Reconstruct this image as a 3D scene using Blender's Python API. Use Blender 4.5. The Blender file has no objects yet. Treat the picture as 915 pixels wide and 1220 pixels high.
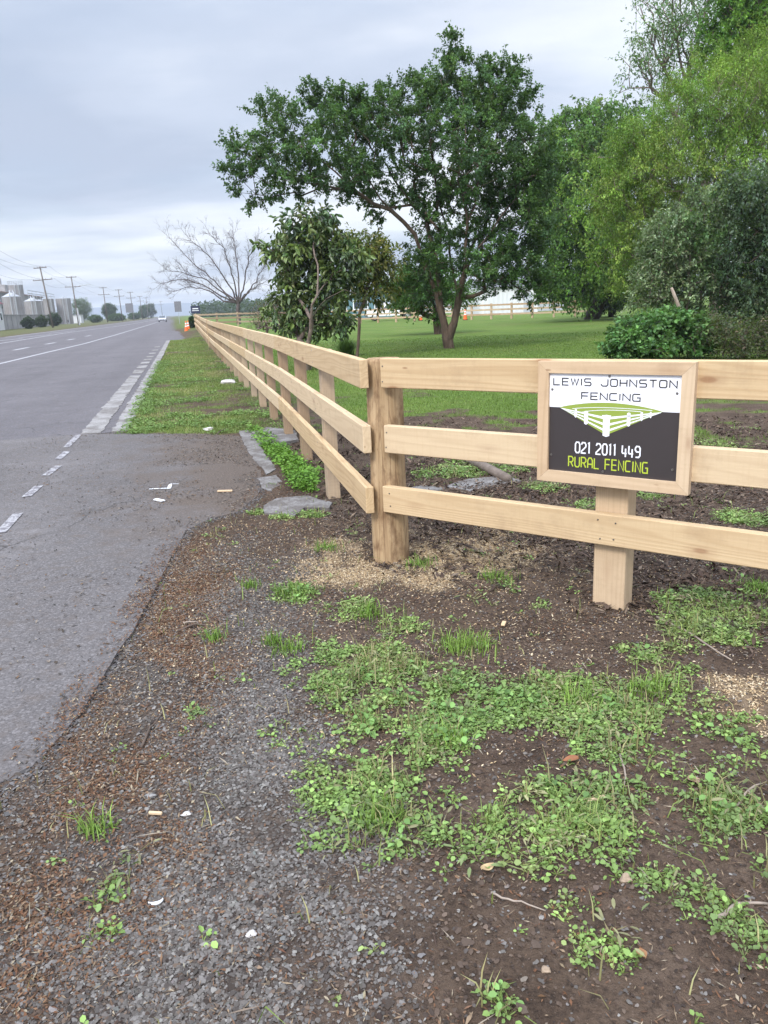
import bpy, math, random
import numpy as np
from mathutils import Vector, Matrix

rng = np.random.default_rng(7)
random.seed(7)
C = bpy.context.scene.collection
PI = math.pi

# ------------------------------------------------------------------ camera solve (survey of the place)
F = 917.0
PITCH, ROLL, CAMH = math.radians(14.96), math.radians(2.46), 1.4
_f = np.array([0, math.cos(PITCH), -math.sin(PITCH)])
_r0 = np.array([1.0, 0, 0])
_u0 = np.cross(_r0, _f)
_r = math.cos(ROLL) * _r0 - math.sin(ROLL) * _u0
_u = math.sin(ROLL) * _r0 + math.cos(ROLL) * _u0


def ray(x, y):
    return _f + _r * ((x - 457.5) / F) + _u * ((610 - y) / F)


def G(x, y, z=0.0):                       # survey point on the ground
    d = ray(x, y)
    t = (z - CAMH) / d[2]
    return np.array([d[0] * t, d[1] * t, z])


def AT(x, y, dist):                       # survey point at a depth
    d = ray(x, y)
    t = dist / d[1]
    return np.array([d[0] * t, dist, CAMH + d[2] * t])


AZ = math.radians(-13.632)
D = np.array([math.sin(AZ), math.cos(AZ)])       # along the road
R = np.array([D[1], -D[0]])                      # to its right
ROADROT = -AZ                                    # z rotation taking +Y to D


def UV(u, v, z=0.0):
    p = D * u + R * v
    return np.array([p[0], p[1], z])


def at_v(px, v):                                  # place at lateral v seen at bearing of px
    a0 = ray(px, 0)[2]
    b0 = ray(px, 1)[2]
    d = ray(px, -a0 / (b0 - a0))[:2]
    d = d / np.linalg.norm(d)
    t = v / (d @ R)
    return d * t


# ------------------------------------------------------------------ noise helpers
def vnoise(x, y, seed=0):
    xi = np.floor(x).astype(np.int64)
    yi = np.floor(y).astype(np.int64)
    xf = x - xi
    yf = y - yi

    def h(a, b):
        n = (a * 374761393 + b * 668265263 + seed * 974634777) & 0xffffffff
        n = ((n ^ (n >> 13)) * 1274126177) & 0xffffffff
        n = n ^ (n >> 16)
        return (n & 0xffff) / 65535.0
    sx = xf * xf * (3 - 2 * xf)
    sy = yf * yf * (3 - 2 * yf)
    a = h(xi, yi) * (1 - sx) + h(xi + 1, yi) * sx
    b = h(xi, yi + 1) * (1 - sx) + h(xi + 1, yi + 1) * sx
    return a * (1 - sy) + b * sy


def fbm(x, y, s, seed=0, oct=4):
    t = 0
    a = 0.5
    for i in range(oct):
        t = t + a * (vnoise(x / s, y / s, seed + i * 17) - 0.5)
        a *= 0.5
        s *= 0.5
    return t


def sstep(a, b, x):
    t = np.clip((x - a) / (b - a), 0, 1)
    return t * t * (3 - 2 * t)


def sdist(poly, X, Y):                     # signed distance (positive inside)
    P = np.asarray(poly)[:, :2]
    best = np.full(X.shape, 1e9)
    ins = np.zeros(X.shape, bool)
    n = len(P)
    for i in range(n):
        a = P[i]
        b = P[(i + 1) % n]
        e = b - a
        wx = X - a[0]
        wy = Y - a[1]
        t = np.clip((wx * e[0] + wy * e[1]) / (e @ e + 1e-12), 0, 1)
        d = (wx - e[0] * t) ** 2 + (wy - e[1] * t) ** 2
        best = np.minimum(best, d)
        c1 = (a[1] > Y) != (b[1] > Y)
        with np.errstate(divide='ignore', invalid='ignore'):
            xx = (b[0] - a[0]) * (Y - a[1]) / (b[1] - a[1] + 1e-15) + a[0]
        ins ^= c1 & (X < xx)
    d = np.sqrt(best)
    return np.where(ins, d, -d)


def gp(pts):
    return np.array([G(*p)[:2] for p in pts])


# ------------------------------------------------------------------ mesh helpers
def mesh_np(name, V, quads=None, tris=None, mat=None, col=None, ngons=None, smooth=False, mats=None, fmat=None):
    me = bpy.data.meshes.new(name)
    V = np.asarray(V, np.float32).reshape(-1, 3)
    loops = []
    starts = []
    off = 0
    for arr in (quads, tris, ngons):
        if arr is None or len(arr) == 0:
            continue
        arr = np.asarray(arr, np.int32)
        k = arr.shape[1]
        loops.append(arr.ravel())
        starts.append(off + np.arange(len(arr)) * k)
        off += arr.size
    loops = np.concatenate(loops)
    starts = np.concatenate(starts).astype(np.int32)
    me.vertices.add(len(V))
    me.vertices.foreach_set('co', V.ravel())
    me.loops.add(len(loops))
    me.loops.foreach_set('vertex_index', loops.astype(np.int32))
    me.polygons.add(len(starts))
    me.polygons.foreach_set('loop_start', starts)
    if smooth:
        me.polygons.foreach_set('use_smooth', np.ones(len(starts), bool))
    if col is not None:
        col = np.asarray(col, np.float32)
        if col.shape[1] == 3:
            col = np.hstack([col, np.ones((len(col), 1), np.float32)])
        a = me.color_attributes.new('Col', 'FLOAT_COLOR', 'POINT')
        a.data.foreach_set('color', col.ravel())
    if mats:
        for m in mats:
            me.materials.append(m)
    elif mat:
        me.materials.append(mat)
    if fmat is not None:
        me.polygons.foreach_set('material_index', np.asarray(fmat, np.int32))
    me.update(calc_edges=True)
    me.validate()
    return me


def link(name, me, parent=None, loc=None, rot=None):
    o = bpy.data.objects.new(name, me)
    C.objects.link(o)
    if parent is not None:
        o.parent = parent
    if loc is not None:
        o.location = [float(c) for c in loc]
    if rot is not None:
        o.rotation_euler = rot
    return o


def tag(o, label=None, cat=None, group=None, kind=None):
    if label:
        o['label'] = label
    if cat:
        o['category'] = cat
    if group:
        o['group'] = group
    if kind:
        o['kind'] = kind
    return o


def thing(name, label, cat, loc=(0, 0, 0), rotz=0.0, group=None):
    o = bpy.data.objects.new(name, None)
    o.empty_display_size = 0.2
    C.objects.link(o)
    o.location = [float(c) for c in loc]
    o.rotation_euler = (0, 0, rotz)
    return tag(o, label, cat, group)


def copy_tree(o, parent=None):
    c = o.copy()
    C.objects.link(c)
    c.parent = parent
    for ch in list(o.children):
        copy_tree(ch, c)
    return c


class MB:
    """collects simple solids into one mesh"""

    def __init__(self):
        self.v = []
        self.f = []
        self.m = []

    def add(self, v, f, m=0):
        b = len(self.v)
        self.v += [tuple(map(float, p)) for p in v]
        self.f += [tuple(b + i for i in q) for q in f]
        self.m += [m] * len(f)
        return self

    def box(self, c, s, rz=0.0, m=0, ch=0.0):
        cx, cy, cz = c
        hx, hy, hz = s[0] / 2, s[1] / 2, s[2] / 2
        ca, sa = math.cos(rz), math.sin(rz)

        def T(x, y, z):
            return (cx + x * ca - y * sa, cy + x * sa + y * ca, cz + z)
        if ch <= 0:
            v = [T(x, y, z) for z in (-hz, hz) for x, y in ((-hx, -hy), (hx, -hy), (hx, hy), (-hx, hy))]
            f = [(3, 2, 1, 0), (4, 5, 6, 7), (0, 1, 5, 4), (1, 2, 6, 5), (2, 3, 7, 6), (3, 0, 4, 7)]
            return self.add(v, f, m)
        c_ = ch
        v = []
        idx = {}
        for sx in (-1, 1):
            for sy in (-1, 1):
                for sz in (-1, 1):
                    for k in range(3):
                        p = [sx * (hx - (0 if k == 0 else c_)), sy * (hy - (0 if k == 1 else c_)), sz * (hz - (0 if k == 2 else c_))]
                        idx[(sx, sy, sz, k)] = len(v)
                        v.append(T(*p))
        f = []
        for k in range(3):
            for s_ in (-1, 1):
                a, b = [(1, 2), (2, 0), (0, 1)][k]
                q = []
                for (i, j) in ((-1, -1), (1, -1), (1, 1), (-1, 1)):
                    sg = [0, 0, 0]
                    sg[k] = s_
                    sg[a] = i
                    sg[b] = j
                    q.append(idx[(sg[0], sg[1], sg[2], k)])
                f.append(tuple(q) if s_ > 0 else tuple(q[::-1]))
        for k in range(3):                  # edges along axis k
            a, b = [(1, 2), (2, 0), (0, 1)][k]
            for i in (-1, 1):
                for j in (-1, 1):
                    def I(t, ax):
                        sg = [0, 0, 0]
                        sg[k] = t
                        sg[a] = i
                        sg[b] = j
                        return idx[(sg[0], sg[1], sg[2], ax)]
                    q = (I(-1, a), I(1, a), I(1, b), I(-1, b))
                    f.append(q if i * j < 0 else q[::-1])
        for sx in (-1, 1):
            for sy in (-1, 1):
                for sz in (-1, 1):
                    q = tuple(idx[(sx, sy, sz, k)] for k in range(3))
                    f.append(q if sx * sy * sz > 0 else q[::-1])
        return self.add(v, f, m)

    def tube(self, pts, rad, n=8, m=0, cap=True):
        pts = [Vector([float(c) for c in p]) for p in pts]
        if not hasattr(rad, '__len__'):
            rad = [rad] * len(pts)
        rings = []
        up = Vector((0, 0, 1))
        for i, p in enumerate(pts):
            d = (pts[min(i + 1, len(pts) - 1)] - pts[max(i - 1, 0)]).normalized()
            a = d.cross(up)
            if a.length < 1e-3:
                a = Vector((1, 0, 0))
            a.normalize()
            b = d.cross(a)
            rings.append([p + (a * math.cos(2 * PI * k / n) + b * math.sin(2 * PI * k / n)) * rad[i] for k in range(n)])
        v = [q for r_ in rings for q in r_]
        f = []
        for i in range(len(pts) - 1):
            for k in range(n):
                f.append((i * n + k, i * n + (k + 1) % n, (i + 1) * n + (k + 1) % n, (i + 1) * n + k))
        if cap:
            f.append(tuple(range(n))[::-1])
            f.append(tuple(range((len(pts) - 1) * n, len(pts) * n)))
        return self.add(v, f, m)

    def lathe(self, prof, n=24, c=(0, 0, 0), m=0):
        v = []
        for r_, z in prof:
            for k in range(n):
                v.append((c[0] + r_ * math.cos(2 * PI * k / n), c[1] + r_ * math.sin(2 * PI * k / n), c[2] + z))
        f = []
        for i in range(len(prof) - 1):
            for k in range(n):
                f.append((i * n + k, i * n + (k + 1) % n, (i + 1) * n + (k + 1) % n, (i + 1) * n + k))
        f.append(tuple(range(n))[::-1])
        f.append(tuple(range((len(prof) - 1) * n, len(prof) * n)))
        return self.add(v, f, m)

    def prism(self, poly, h0, h1, axis='z', m=0):
        """poly (a,b) extruded; axis z: (x,y) up; axis x: (y,z) along x; axis y: (x,z) along y"""
        n = len(poly)

        def T(a, b, h):
            return (a, b, h) if axis == 'z' else ((h, a, b) if axis == 'x' else (a, h, b))
        v = [T(a, b, h0) for a, b in poly] + [T(a, b, h1) for a, b in poly]
        f = [tuple(range(n))[::-1], tuple(range(n, 2 * n))] + [(i, (i + 1) % n, n + (i + 1) % n, n + i) for i in range(n)]
        return self.add(v, f, m)

    def mesh(self, name, mats, smooth=False):
        me = bpy.data.meshes.new(name)
        me.from_pydata(self.v, [], self.f)
        for mm in (mats if isinstance(mats, (list, tuple)) else [mats]):
            me.materials.append(mm)
        me.polygons.foreach_set('material_index', self.m)
        if smooth:
            me.polygons.foreach_set('use_smooth', [True] * len(me.polygons))
        me.validate()
        me.update()
        return me

    def build(self, name, mats, parent=None, loc=None, rot=None, smooth=False):
        return link(name, self.mesh(name, mats, smooth), parent, loc, rot)


# ------------------------------------------------------------------ materials
class NT:
    def __init__(self, m):
        m.use_nodes = True
        self.t = m.node_tree
        self.t.nodes.clear()

    def n(self, typ, **kw):
        nd = self.t.nodes.new(typ)
        for k, v in kw.items():
            if k.startswith('i_'):
                key = k[2:]
                key = int(key) if key.isdigit() else key.replace('_', ' ')
                if isinstance(v, bpy.types.NodeSocket):
                    self.t.links.new(v, nd.inputs[key])
                else:
                    nd.inputs[key].default_value = v
            else:
                setattr(nd, k, v)
        return nd

    def l(self, a, b):
        self.t.links.new(a, b)

    def noise(self, vec, scale, detail=4, rough=0.55, dim='3D'):
        return self.n('ShaderNodeTexNoise', i_Vector=vec, i_Scale=scale, i_Detail=detail, i_Roughness=rough).outputs['Fac']

    def ramp(self, fac, stops):
        nd = self.n('ShaderNodeValToRGB')
        if isinstance(fac, bpy.types.NodeSocket):
            self.l(fac, nd.inputs[0])
        e = nd.color_ramp.elements
        while len(e) < len(stops):
            e.new(0.5)
        for el, (p, c) in zip(e, stops):
            el.position = p
            el.color = (*c, 1) if len(c) == 3 else c
        return nd.outputs['Color']

    def mix(self, fac, a, b, mode='MIX'):
        nd = self.n('ShaderNodeMix', data_type='RGBA', blend_type=mode)
        for s, v in ((nd.inputs['Factor'], fac), (nd.inputs[6], a), (nd.inputs[7], b)):
            if isinstance(v, bpy.types.NodeSocket):
                self.l(v, s)
            else:
                s.default_value = v if not hasattr(v, '__len__') or len(v) == 4 else (*v, 1)
        return nd.outputs[2]

    def math(self, op, a, b=0.0, clamp=False):
        nd = self.n('ShaderNodeMath', operation=op, use_clamp=clamp)
        for s, v in ((nd.inputs[0], a), (nd.inputs[1], b)):
            if isinstance(v, bpy.types.NodeSocket):
                self.l(v, s)
            else:
                s.default_value = v
        return nd.outputs[0]

    def bump(self, h, strength, dist):
        return self.n('ShaderNodeBump', i_Height=h, i_Strength=strength, i_Distance=dist).outputs[0]

    def out(self, base, rough=0.8, normal=None, metal=0.0, spec=0.3, extra=None):
        b = self.n('ShaderNodeBsdfPrincipled')
        for key, v in (('Base Color', base), ('Roughness', rough), ('Normal', normal), ('Metallic', metal), ('Specular IOR Level', spec)):
            if v is None:
                continue
            if isinstance(v, bpy.types.NodeSocket):
                self.l(v, b.inputs[key])
            else:
                b.inputs[key].default_value = v if not hasattr(v, '__len__') or len(v) == 4 else (*v, 1)
        o = self.n('ShaderNodeOutputMaterial')
        self.l(b.outputs[0], o.inputs[0])
        return b, o


def newmat(name):
    m = bpy.data.materials.new(name)
    return m, NT(m)


def plain(name, c, rough=0.6, metal=0.0, spec=0.4, var=0.15, scale=6.0, bump=0.0):
    m, t = newmat(name)
    co = t.n('ShaderNodeTexCoord').outputs['Object']
    n = t.noise(co, scale, 5)
    c = np.array(c)
    col = t.ramp(n, [(0.3, tuple(np.clip(c * (1 - var), 0, 1))), (0.7, tuple(np.clip(c * (1 + var), 0, 1)))])
    nm = t.bump(t.noise(co, scale * 8, 3), 0.3, bump) if bump else None
    t.out(col, rough, nm, metal, spec)
    return m


def leafmat(name, trans=0.3, rough=0.5, spec=0.35):
    m, t = newmat(name)
    a = t.n('ShaderNodeAttribute', attribute_name='Col').outputs['Color']
    b, o = t.out(a, rough, spec=spec)
    tr = t.n('ShaderNodeBsdfTranslucent', i_Color=t.mix(0.5, a, (0.13, 0.22, 0.02, 1)))
    mx = t.n('ShaderNodeMixShader', i_0=trans)
    t.l(b.outputs[0], mx.inputs[1])
    t.l(tr.outputs[0], mx.inputs[2])
    t.l(mx.outputs[0], o.inputs[0])
    return m


def colmat(name, rough=0.85, spec=0.25, bump=None, bscale=200):
    m, t = newmat(name)
    a = t.n('ShaderNodeAttribute', attribute_name='Col').outputs['Color']
    nm = None
    co = t.n('ShaderNodeTexCoord').outputs['Object']
    n = t.noise(co, bscale, 3)
    a = t.mix(t.ramp(n, [(0.3, (0, 0, 0)), (0.7, (1, 1, 1))]), t.mix(1.0, a, (0.75, 0.75, 0.75, 1), 'MULTIPLY'), a)
    if bump:
        nm = t.bump(n, 0.5, bump)
    t.out(a, rough, nm, spec=spec)
    return m


def pine(name, base=(0.56, 0.405, 0.25), dark=(0.40, 0.265, 0.15), knots=True, weather=0.0, axis=0):
    """sawn timber, grain along the local axis"""
    m, t = newmat(name)
    co = t.n('ShaderNodeTexCoord').outputs['Object']
    oi = t.n('ShaderNodeObjectInfo')
    rnd = oi.outputs['Random']
    off = t.n('ShaderNodeCombineXYZ', i_X=t.math('MULTIPLY', rnd, 37.0), i_Y=t.math('MULTIPLY', rnd, 11.0), i_Z=t.math('MULTIPLY', rnd, 23.0)).outputs[0]
    vec = t.n('ShaderNodeVectorMath', operation='ADD', i_0=co, i_1=off).outputs[0]
    sc = [14.0, 14.0, 14.0]
    sc[axis] = 0.8
    mp = t.n('ShaderNodeMapping', i_Vector=vec, i_Scale=tuple(sc)).outputs[0]
    g1 = t.noise(mp, 1.6, 6, 0.6)
    # grain rings
    dist = t.n('ShaderNodeVectorMath', operation='ADD', i_0=mp, i_1=t.n('ShaderNodeVectorMath', operation='SCALE', i_0=t.n('ShaderNodeTexNoise', i_Vector=mp, i_Scale=0.5, i_Detail=2.0).outputs['Color'], i_Scale=2.2).outputs[0]).outputs[0]
    w = t.n('ShaderNodeTexWave', wave_type='BANDS', bands_direction='DIAGONAL' if axis == 0 else 'X', i_Vector=dist, i_Scale=1.4, i_Distortion=2.5, i_Detail=3.0, i_Detail_Scale=1.2).outputs['Fac']
    sc2 = [120.0, 120.0, 120.0]
    sc2[axis] = 3.0
    fine = t.noise(t.n('ShaderNodeMapping', i_Vector=vec, i_Scale=tuple(sc2)).outputs[0], 1.0, 3)
    c = t.mix(t.ramp(w, [(0.45, (0, 0, 0)), (1.0, (0.55, 0.55, 0.55))]), (*base, 1), (*dark, 1))
    c = t.mix(t.ramp(g1, [(0.35, (0, 0, 0)), (0.75, (0.45, 0.45, 0.45))]), c, (*dark, 1))
    c = t.mix(t.ramp(fine, [(0.4, (0, 0, 0)), (0.75, (0.25, 0.25, 0.25))]), c, (*dark, 1))
    if knots:
        sck = [2.6, 7.0, 7.0]
        if axis == 2:
            sck = [7.0, 7.0, 2.6]
        vk = t.n('ShaderNodeTexVoronoi', feature='F1', i_Vector=t.n('ShaderNodeMapping', i_Vector=vec, i_Scale=tuple(sck)).outputs[0], i_Scale=1.0, i_Randomness=1.0)
        k = t.ramp(vk.outputs['Distance'], [(0.0, (1, 1, 1)), (0.07, (0.85, 0.85, 0.85)), (0.11, (0.3, 0.3, 0.3)), (0.24, (0, 0, 0))])
        c = t.mix(k, c, (0.26, 0.13, 0.06, 1))
    # tone from board to board
    c = t.mix(t.math('MULTIPLY', rnd, 0.38), c, (0.66, 0.545, 0.40, 1))
    scp = [5.0, 15.0, 15.0]
    if axis == 2:
        scp = [15.0, 15.0, 5.0]
    pk = t.n('ShaderNodeTexVoronoi', feature='F1', i_Vector=t.n('ShaderNodeMapping', i_Vector=vec, i_Scale=tuple(scp), i_Location=(3.3, 1.2, 7.7)).outputs[0], i_Scale=1.0).outputs['Distance']
    c = t.mix(t.ramp(pk, [(0.0, (0.8, 0.8, 0.8)), (0.06, (0.55, 0.55, 0.55)), (0.10, (0, 0, 0))]), c, (0.24, 0.13, 0.065, 1))
    sm = t.noise(t.n('ShaderNodeMapping', i_Vector=vec, i_Scale=(60, 4, 4) if axis == 0 else (4, 4, 60)).outputs[0], 1.5, 2)
    c = t.mix(t.ramp(sm, [(0.5, (0, 0, 0)), (0.75, (0.16, 0.16, 0.16))]), c, (*dark, 1))
    if weather:
        bl = t.noise(vec, 3.0, 5)
        c = t.mix(t.math('MULTIPLY', t.ramp(bl, [(0.35, (0, 0, 0)), (0.65, (1, 1, 1))]), weather), c, (0.20, 0.16, 0.125, 1))
    # dirt and handling marks
    dn = t.noise(vec, 5.0, 6, 0.7)
    c = t.mix(t.ramp(dn, [(0.52, (0, 0, 0)), (0.78, (0.42, 0.42, 0.42))]), c, (0.27, 0.18, 0.11, 1))
    h = t.math('ADD', t.math('MULTIPLY', fine, 0.6), t.math('MULTIPLY', w, 0.25))
    t.out(c, 0.75, t.bump(h, 0.35, 0.003), spec=0.2)
    return m


M = {}
M['pine'] = pine('sawn_pine', base=(0.555, 0.405, 0.235), dark=(0.41, 0.27, 0.14))
M['pine_v'] = pine('sawn_pine_upright', base=(0.50, 0.355, 0.22), dark=(0.39, 0.265, 0.155), axis=2)
M['pine_post'] = pine('rough_pine_posts', base=(0.35, 0.24, 0.145), dark=(0.23, 0.15, 0.09), axis=2, weather=0.4)
M['pine_frame'] = pine('sign_frame_pine', base=(0.56, 0.40, 0.255), dark=(0.43, 0.29, 0.17))
M['old_wood'] = pine('weathered_fence_wood', base=(0.30, 0.20, 0.125), dark=(0.2, 0.13, 0.08), weather=0.4)
M['far_wood'] = pine('paddock_fence_wood', base=(0.45, 0.31, 0.19), dark=(0.33, 0.22, 0.13), weather=0.2)


def round_post_mat():
    m, t = newmat('peeled_round_post')
    co = t.n('ShaderNodeTexCoord').outputs['Object']
    sep = t.n('ShaderNodeSeparateXYZ', i_0=co)
    mp = t.n('ShaderNodeMapping', i_Vector=co, i_Scale=(16, 16, 1.2)).outputs[0]
    g = t.noise(mp, 1.5, 6, 0.65)
    c = t.ramp(g, [(0.3, (0.24, 0.155, 0.085)), (0.5, (0.38, 0.26, 0.145)), (0.75, (0.50, 0.36, 0.215))])
    bl = t.noise(t.n('ShaderNodeMapping', i_Vector=co, i_Scale=(10, 10, 5)).outputs[0], 1.4, 5, 0.65)
    c = t.mix(t.ramp(bl, [(0.48, (0, 0, 0)), (0.68, (0.8, 0.8, 0.8))]), c, (0.16, 0.09, 0.048, 1))
    fl = t.noise(t.n('ShaderNodeMapping', i_Vector=co, i_Scale=(30, 30, 9)).outputs[0], 1.3, 4)
    c = t.mix(t.ramp(fl, [(0.64, (0, 0, 0)), (0.72, (0.8, 0.8, 0.8))]), c, (0.12, 0.06, 0.035, 1))
    cr = t.n('ShaderNodeTexVoronoi', feature='DISTANCE_TO_EDGE', i_Vector=t.n('ShaderNodeMapping', i_Vector=co, i_Scale=(22, 22, 1.0)).outputs[0], i_Scale=1.0).outputs['Distance']
    ck = t.ramp(cr, [(0.0, (1, 1, 1)), (0.03, (0, 0, 0))])
    c = t.mix(t.math('MULTIPLY', ck, 0.6), c, (0.14, 0.075, 0.04, 1))
    t.out(c, 0.8, t.bump(t.math('SUBTRACT', g, t.math('MULTIPLY', ck, 0.5)), 0.5, 0.006), spec=0.2)
    return m


M['round_post'] = round_post_mat()


def bark(name, a, b, sc=8.0):
    m, t = newmat(name)
    co = t.n('ShaderNodeTexCoord').outputs['Object']
    n = t.noise(t.n('ShaderNodeMapping', i_Vector=co, i_Scale=(1, 1, 0.25)).outputs[0], sc, 6, 0.7)
    c = t.ramp(n, [(0.3, a), (0.7, b)])
    t.out(c, 0.9, t.bump(n, 0.7, 0.03), spec=0.15)
    return m


M['bark'] = bark('tree_bark', (0.045, 0.032, 0.024), (0.16, 0.115, 0.085))
M['bark_grey'] = bark('grey_bark', (0.10, 0.075, 0.062), (0.24, 0.185, 0.155))
M['bark_dark'] = bark('dark_bark', (0.025, 0.02, 0.015), (0.07, 0.055, 0.04))
M['leaf'] = leafmat('tree_leaves', 0.4)
M['leaf_gloss'] = leafmat('glossy_leaves', 0.15, 0.35, 0.5)
M['weed'] = leafmat('weed_leaves', 0.3, 0.55, 0.3)
M['pebble'] = colmat('pebbles', 0.8, 0.3, 0.001, 400)
M['chips'] = colmat('chips', 0.9, 0.15)
M['white'] = plain('white_paint', (0.75, 0.75, 0.76), 0.45, var=0.06)
def steel_mat():
    m, t = newmat('streaked_tank_steel')
    co = t.n('ShaderNodeTexCoord').outputs['Object']
    n = t.noise(t.n('ShaderNodeMapping', i_Vector=co, i_Scale=(2.5, 2.5, 0.12)).outputs[0], 1.0, 5, 0.7)
    b = t.noise(co, 0.5, 4)
    c = t.ramp(n, [(0.3, (0.17, 0.155, 0.15)), (0.5, (0.27, 0.255, 0.252)), (0.7, (0.36, 0.345, 0.345))])
    c = t.mix(t.ramp(b, [(0.45, (0, 0, 0)), (0.7, (0.5, 0.5, 0.5))]), c, (0.22, 0.19, 0.17, 1))
    t.out(c, 0.55, metal=0.2)
    return m


M['steel'] = steel_mat()
M['steel_dark'] = plain('dark_steel', (0.10, 0.10, 0.11), 0.5, 0.5)
M['galv'] = plain('galvanised', (0.42, 0.43, 0.45), 0.5, 0.4)
M['rubber'] = plain('rubber', (0.015, 0.015, 0.016), 0.8)
M['glass'] = plain('window_glass', (0.03, 0.04, 0.05), 0.08, spec=0.9)
M['orange'] = plain('cone_orange', (0.80, 0.13, 0.02), 0.5, var=0.08)
M['white_band'] = plain('reflective_band', (0.7, 0.7, 0.7), 0.4, var=0.05)
M['concrete_wall'] = plain('concrete_wall', (0.30, 0.29, 0.29), 0.85, var=0.2, scale=0.5)
M['clad'] = plain('pale_cladding', (0.62, 0.62, 0.63), 0.6, var=0.05, scale=0.4)
M['shed_side'] = plain('grey_cladding', (0.40, 0.42, 0.45), 0.6, var=0.05, scale=0.4)
M['roof_grey'] = plain('grey_roof', (0.14, 0.145, 0.155), 0.5, var=0.1, scale=0.5)
M['maroon'] = plain('maroon_roof', (0.13, 0.018, 0.03), 0.6, var=0.1)
M['brown_roof'] = plain('brown_roof', (0.20, 0.13, 0.10), 0.7, var=0.2)
M['navy'] = plain('navy_board', (0.02, 0.025, 0.06), 0.5, var=0.1)
M['pole'] = bark('pole_timber', (0.10, 0.085, 0.075), (0.2, 0.175, 0.155), 3.0)
M['wire'] = plain('wire', (0.05, 0.05, 0.055), 0.6)
M['silver'] = plain('silver_paint', (0.5, 0.51, 0.53), 0.3, 0.5, var=0.03)
M['lens'] = plain('lamp_lens', (0.8, 0.8, 0.78), 0.15, var=0.03)
M['red_lens'] = plain('red_lens', (0.5, 0.02, 0.02), 0.2, var=0.03)
M['teal'] = plain('teal_cladding', (0.10, 0.19, 0.22), 0.5, var=0.1, scale=0.5)
M['screw'] = plain('screw_metal', (0.22, 0.2, 0.18), 0.4, 0.8)
M['signgrey'] = plain('road_sign_grey', (0.17, 0.17, 0.185), 0.5, 0.2)
M['hill'] = plain('haze_blue_hill', (0.16, 0.185, 0.22), 1.0, var=0.1, scale=0.01)  # blue-grey of distance haze is painted into the hill colour
M['signdark'] = plain('sign_charcoal', (0.042, 0.034, 0.034), 0.4, var=0.05)
M['signwhite'] = plain('sign_white', (0.78, 0.78, 0.83), 0.35, var=0.02)
M['signgreen'] = plain('sign_green', (0.25, 0.32, 0.055), 0.4, var=0.03)
M['signtext'] = plain('sign_black_print', (0.035, 0.033, 0.036), 0.4, var=0.02)
M['signlime'] = plain('sign_lime_print', (0.40, 0.48, 0.045), 0.4, var=0.02)


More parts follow.
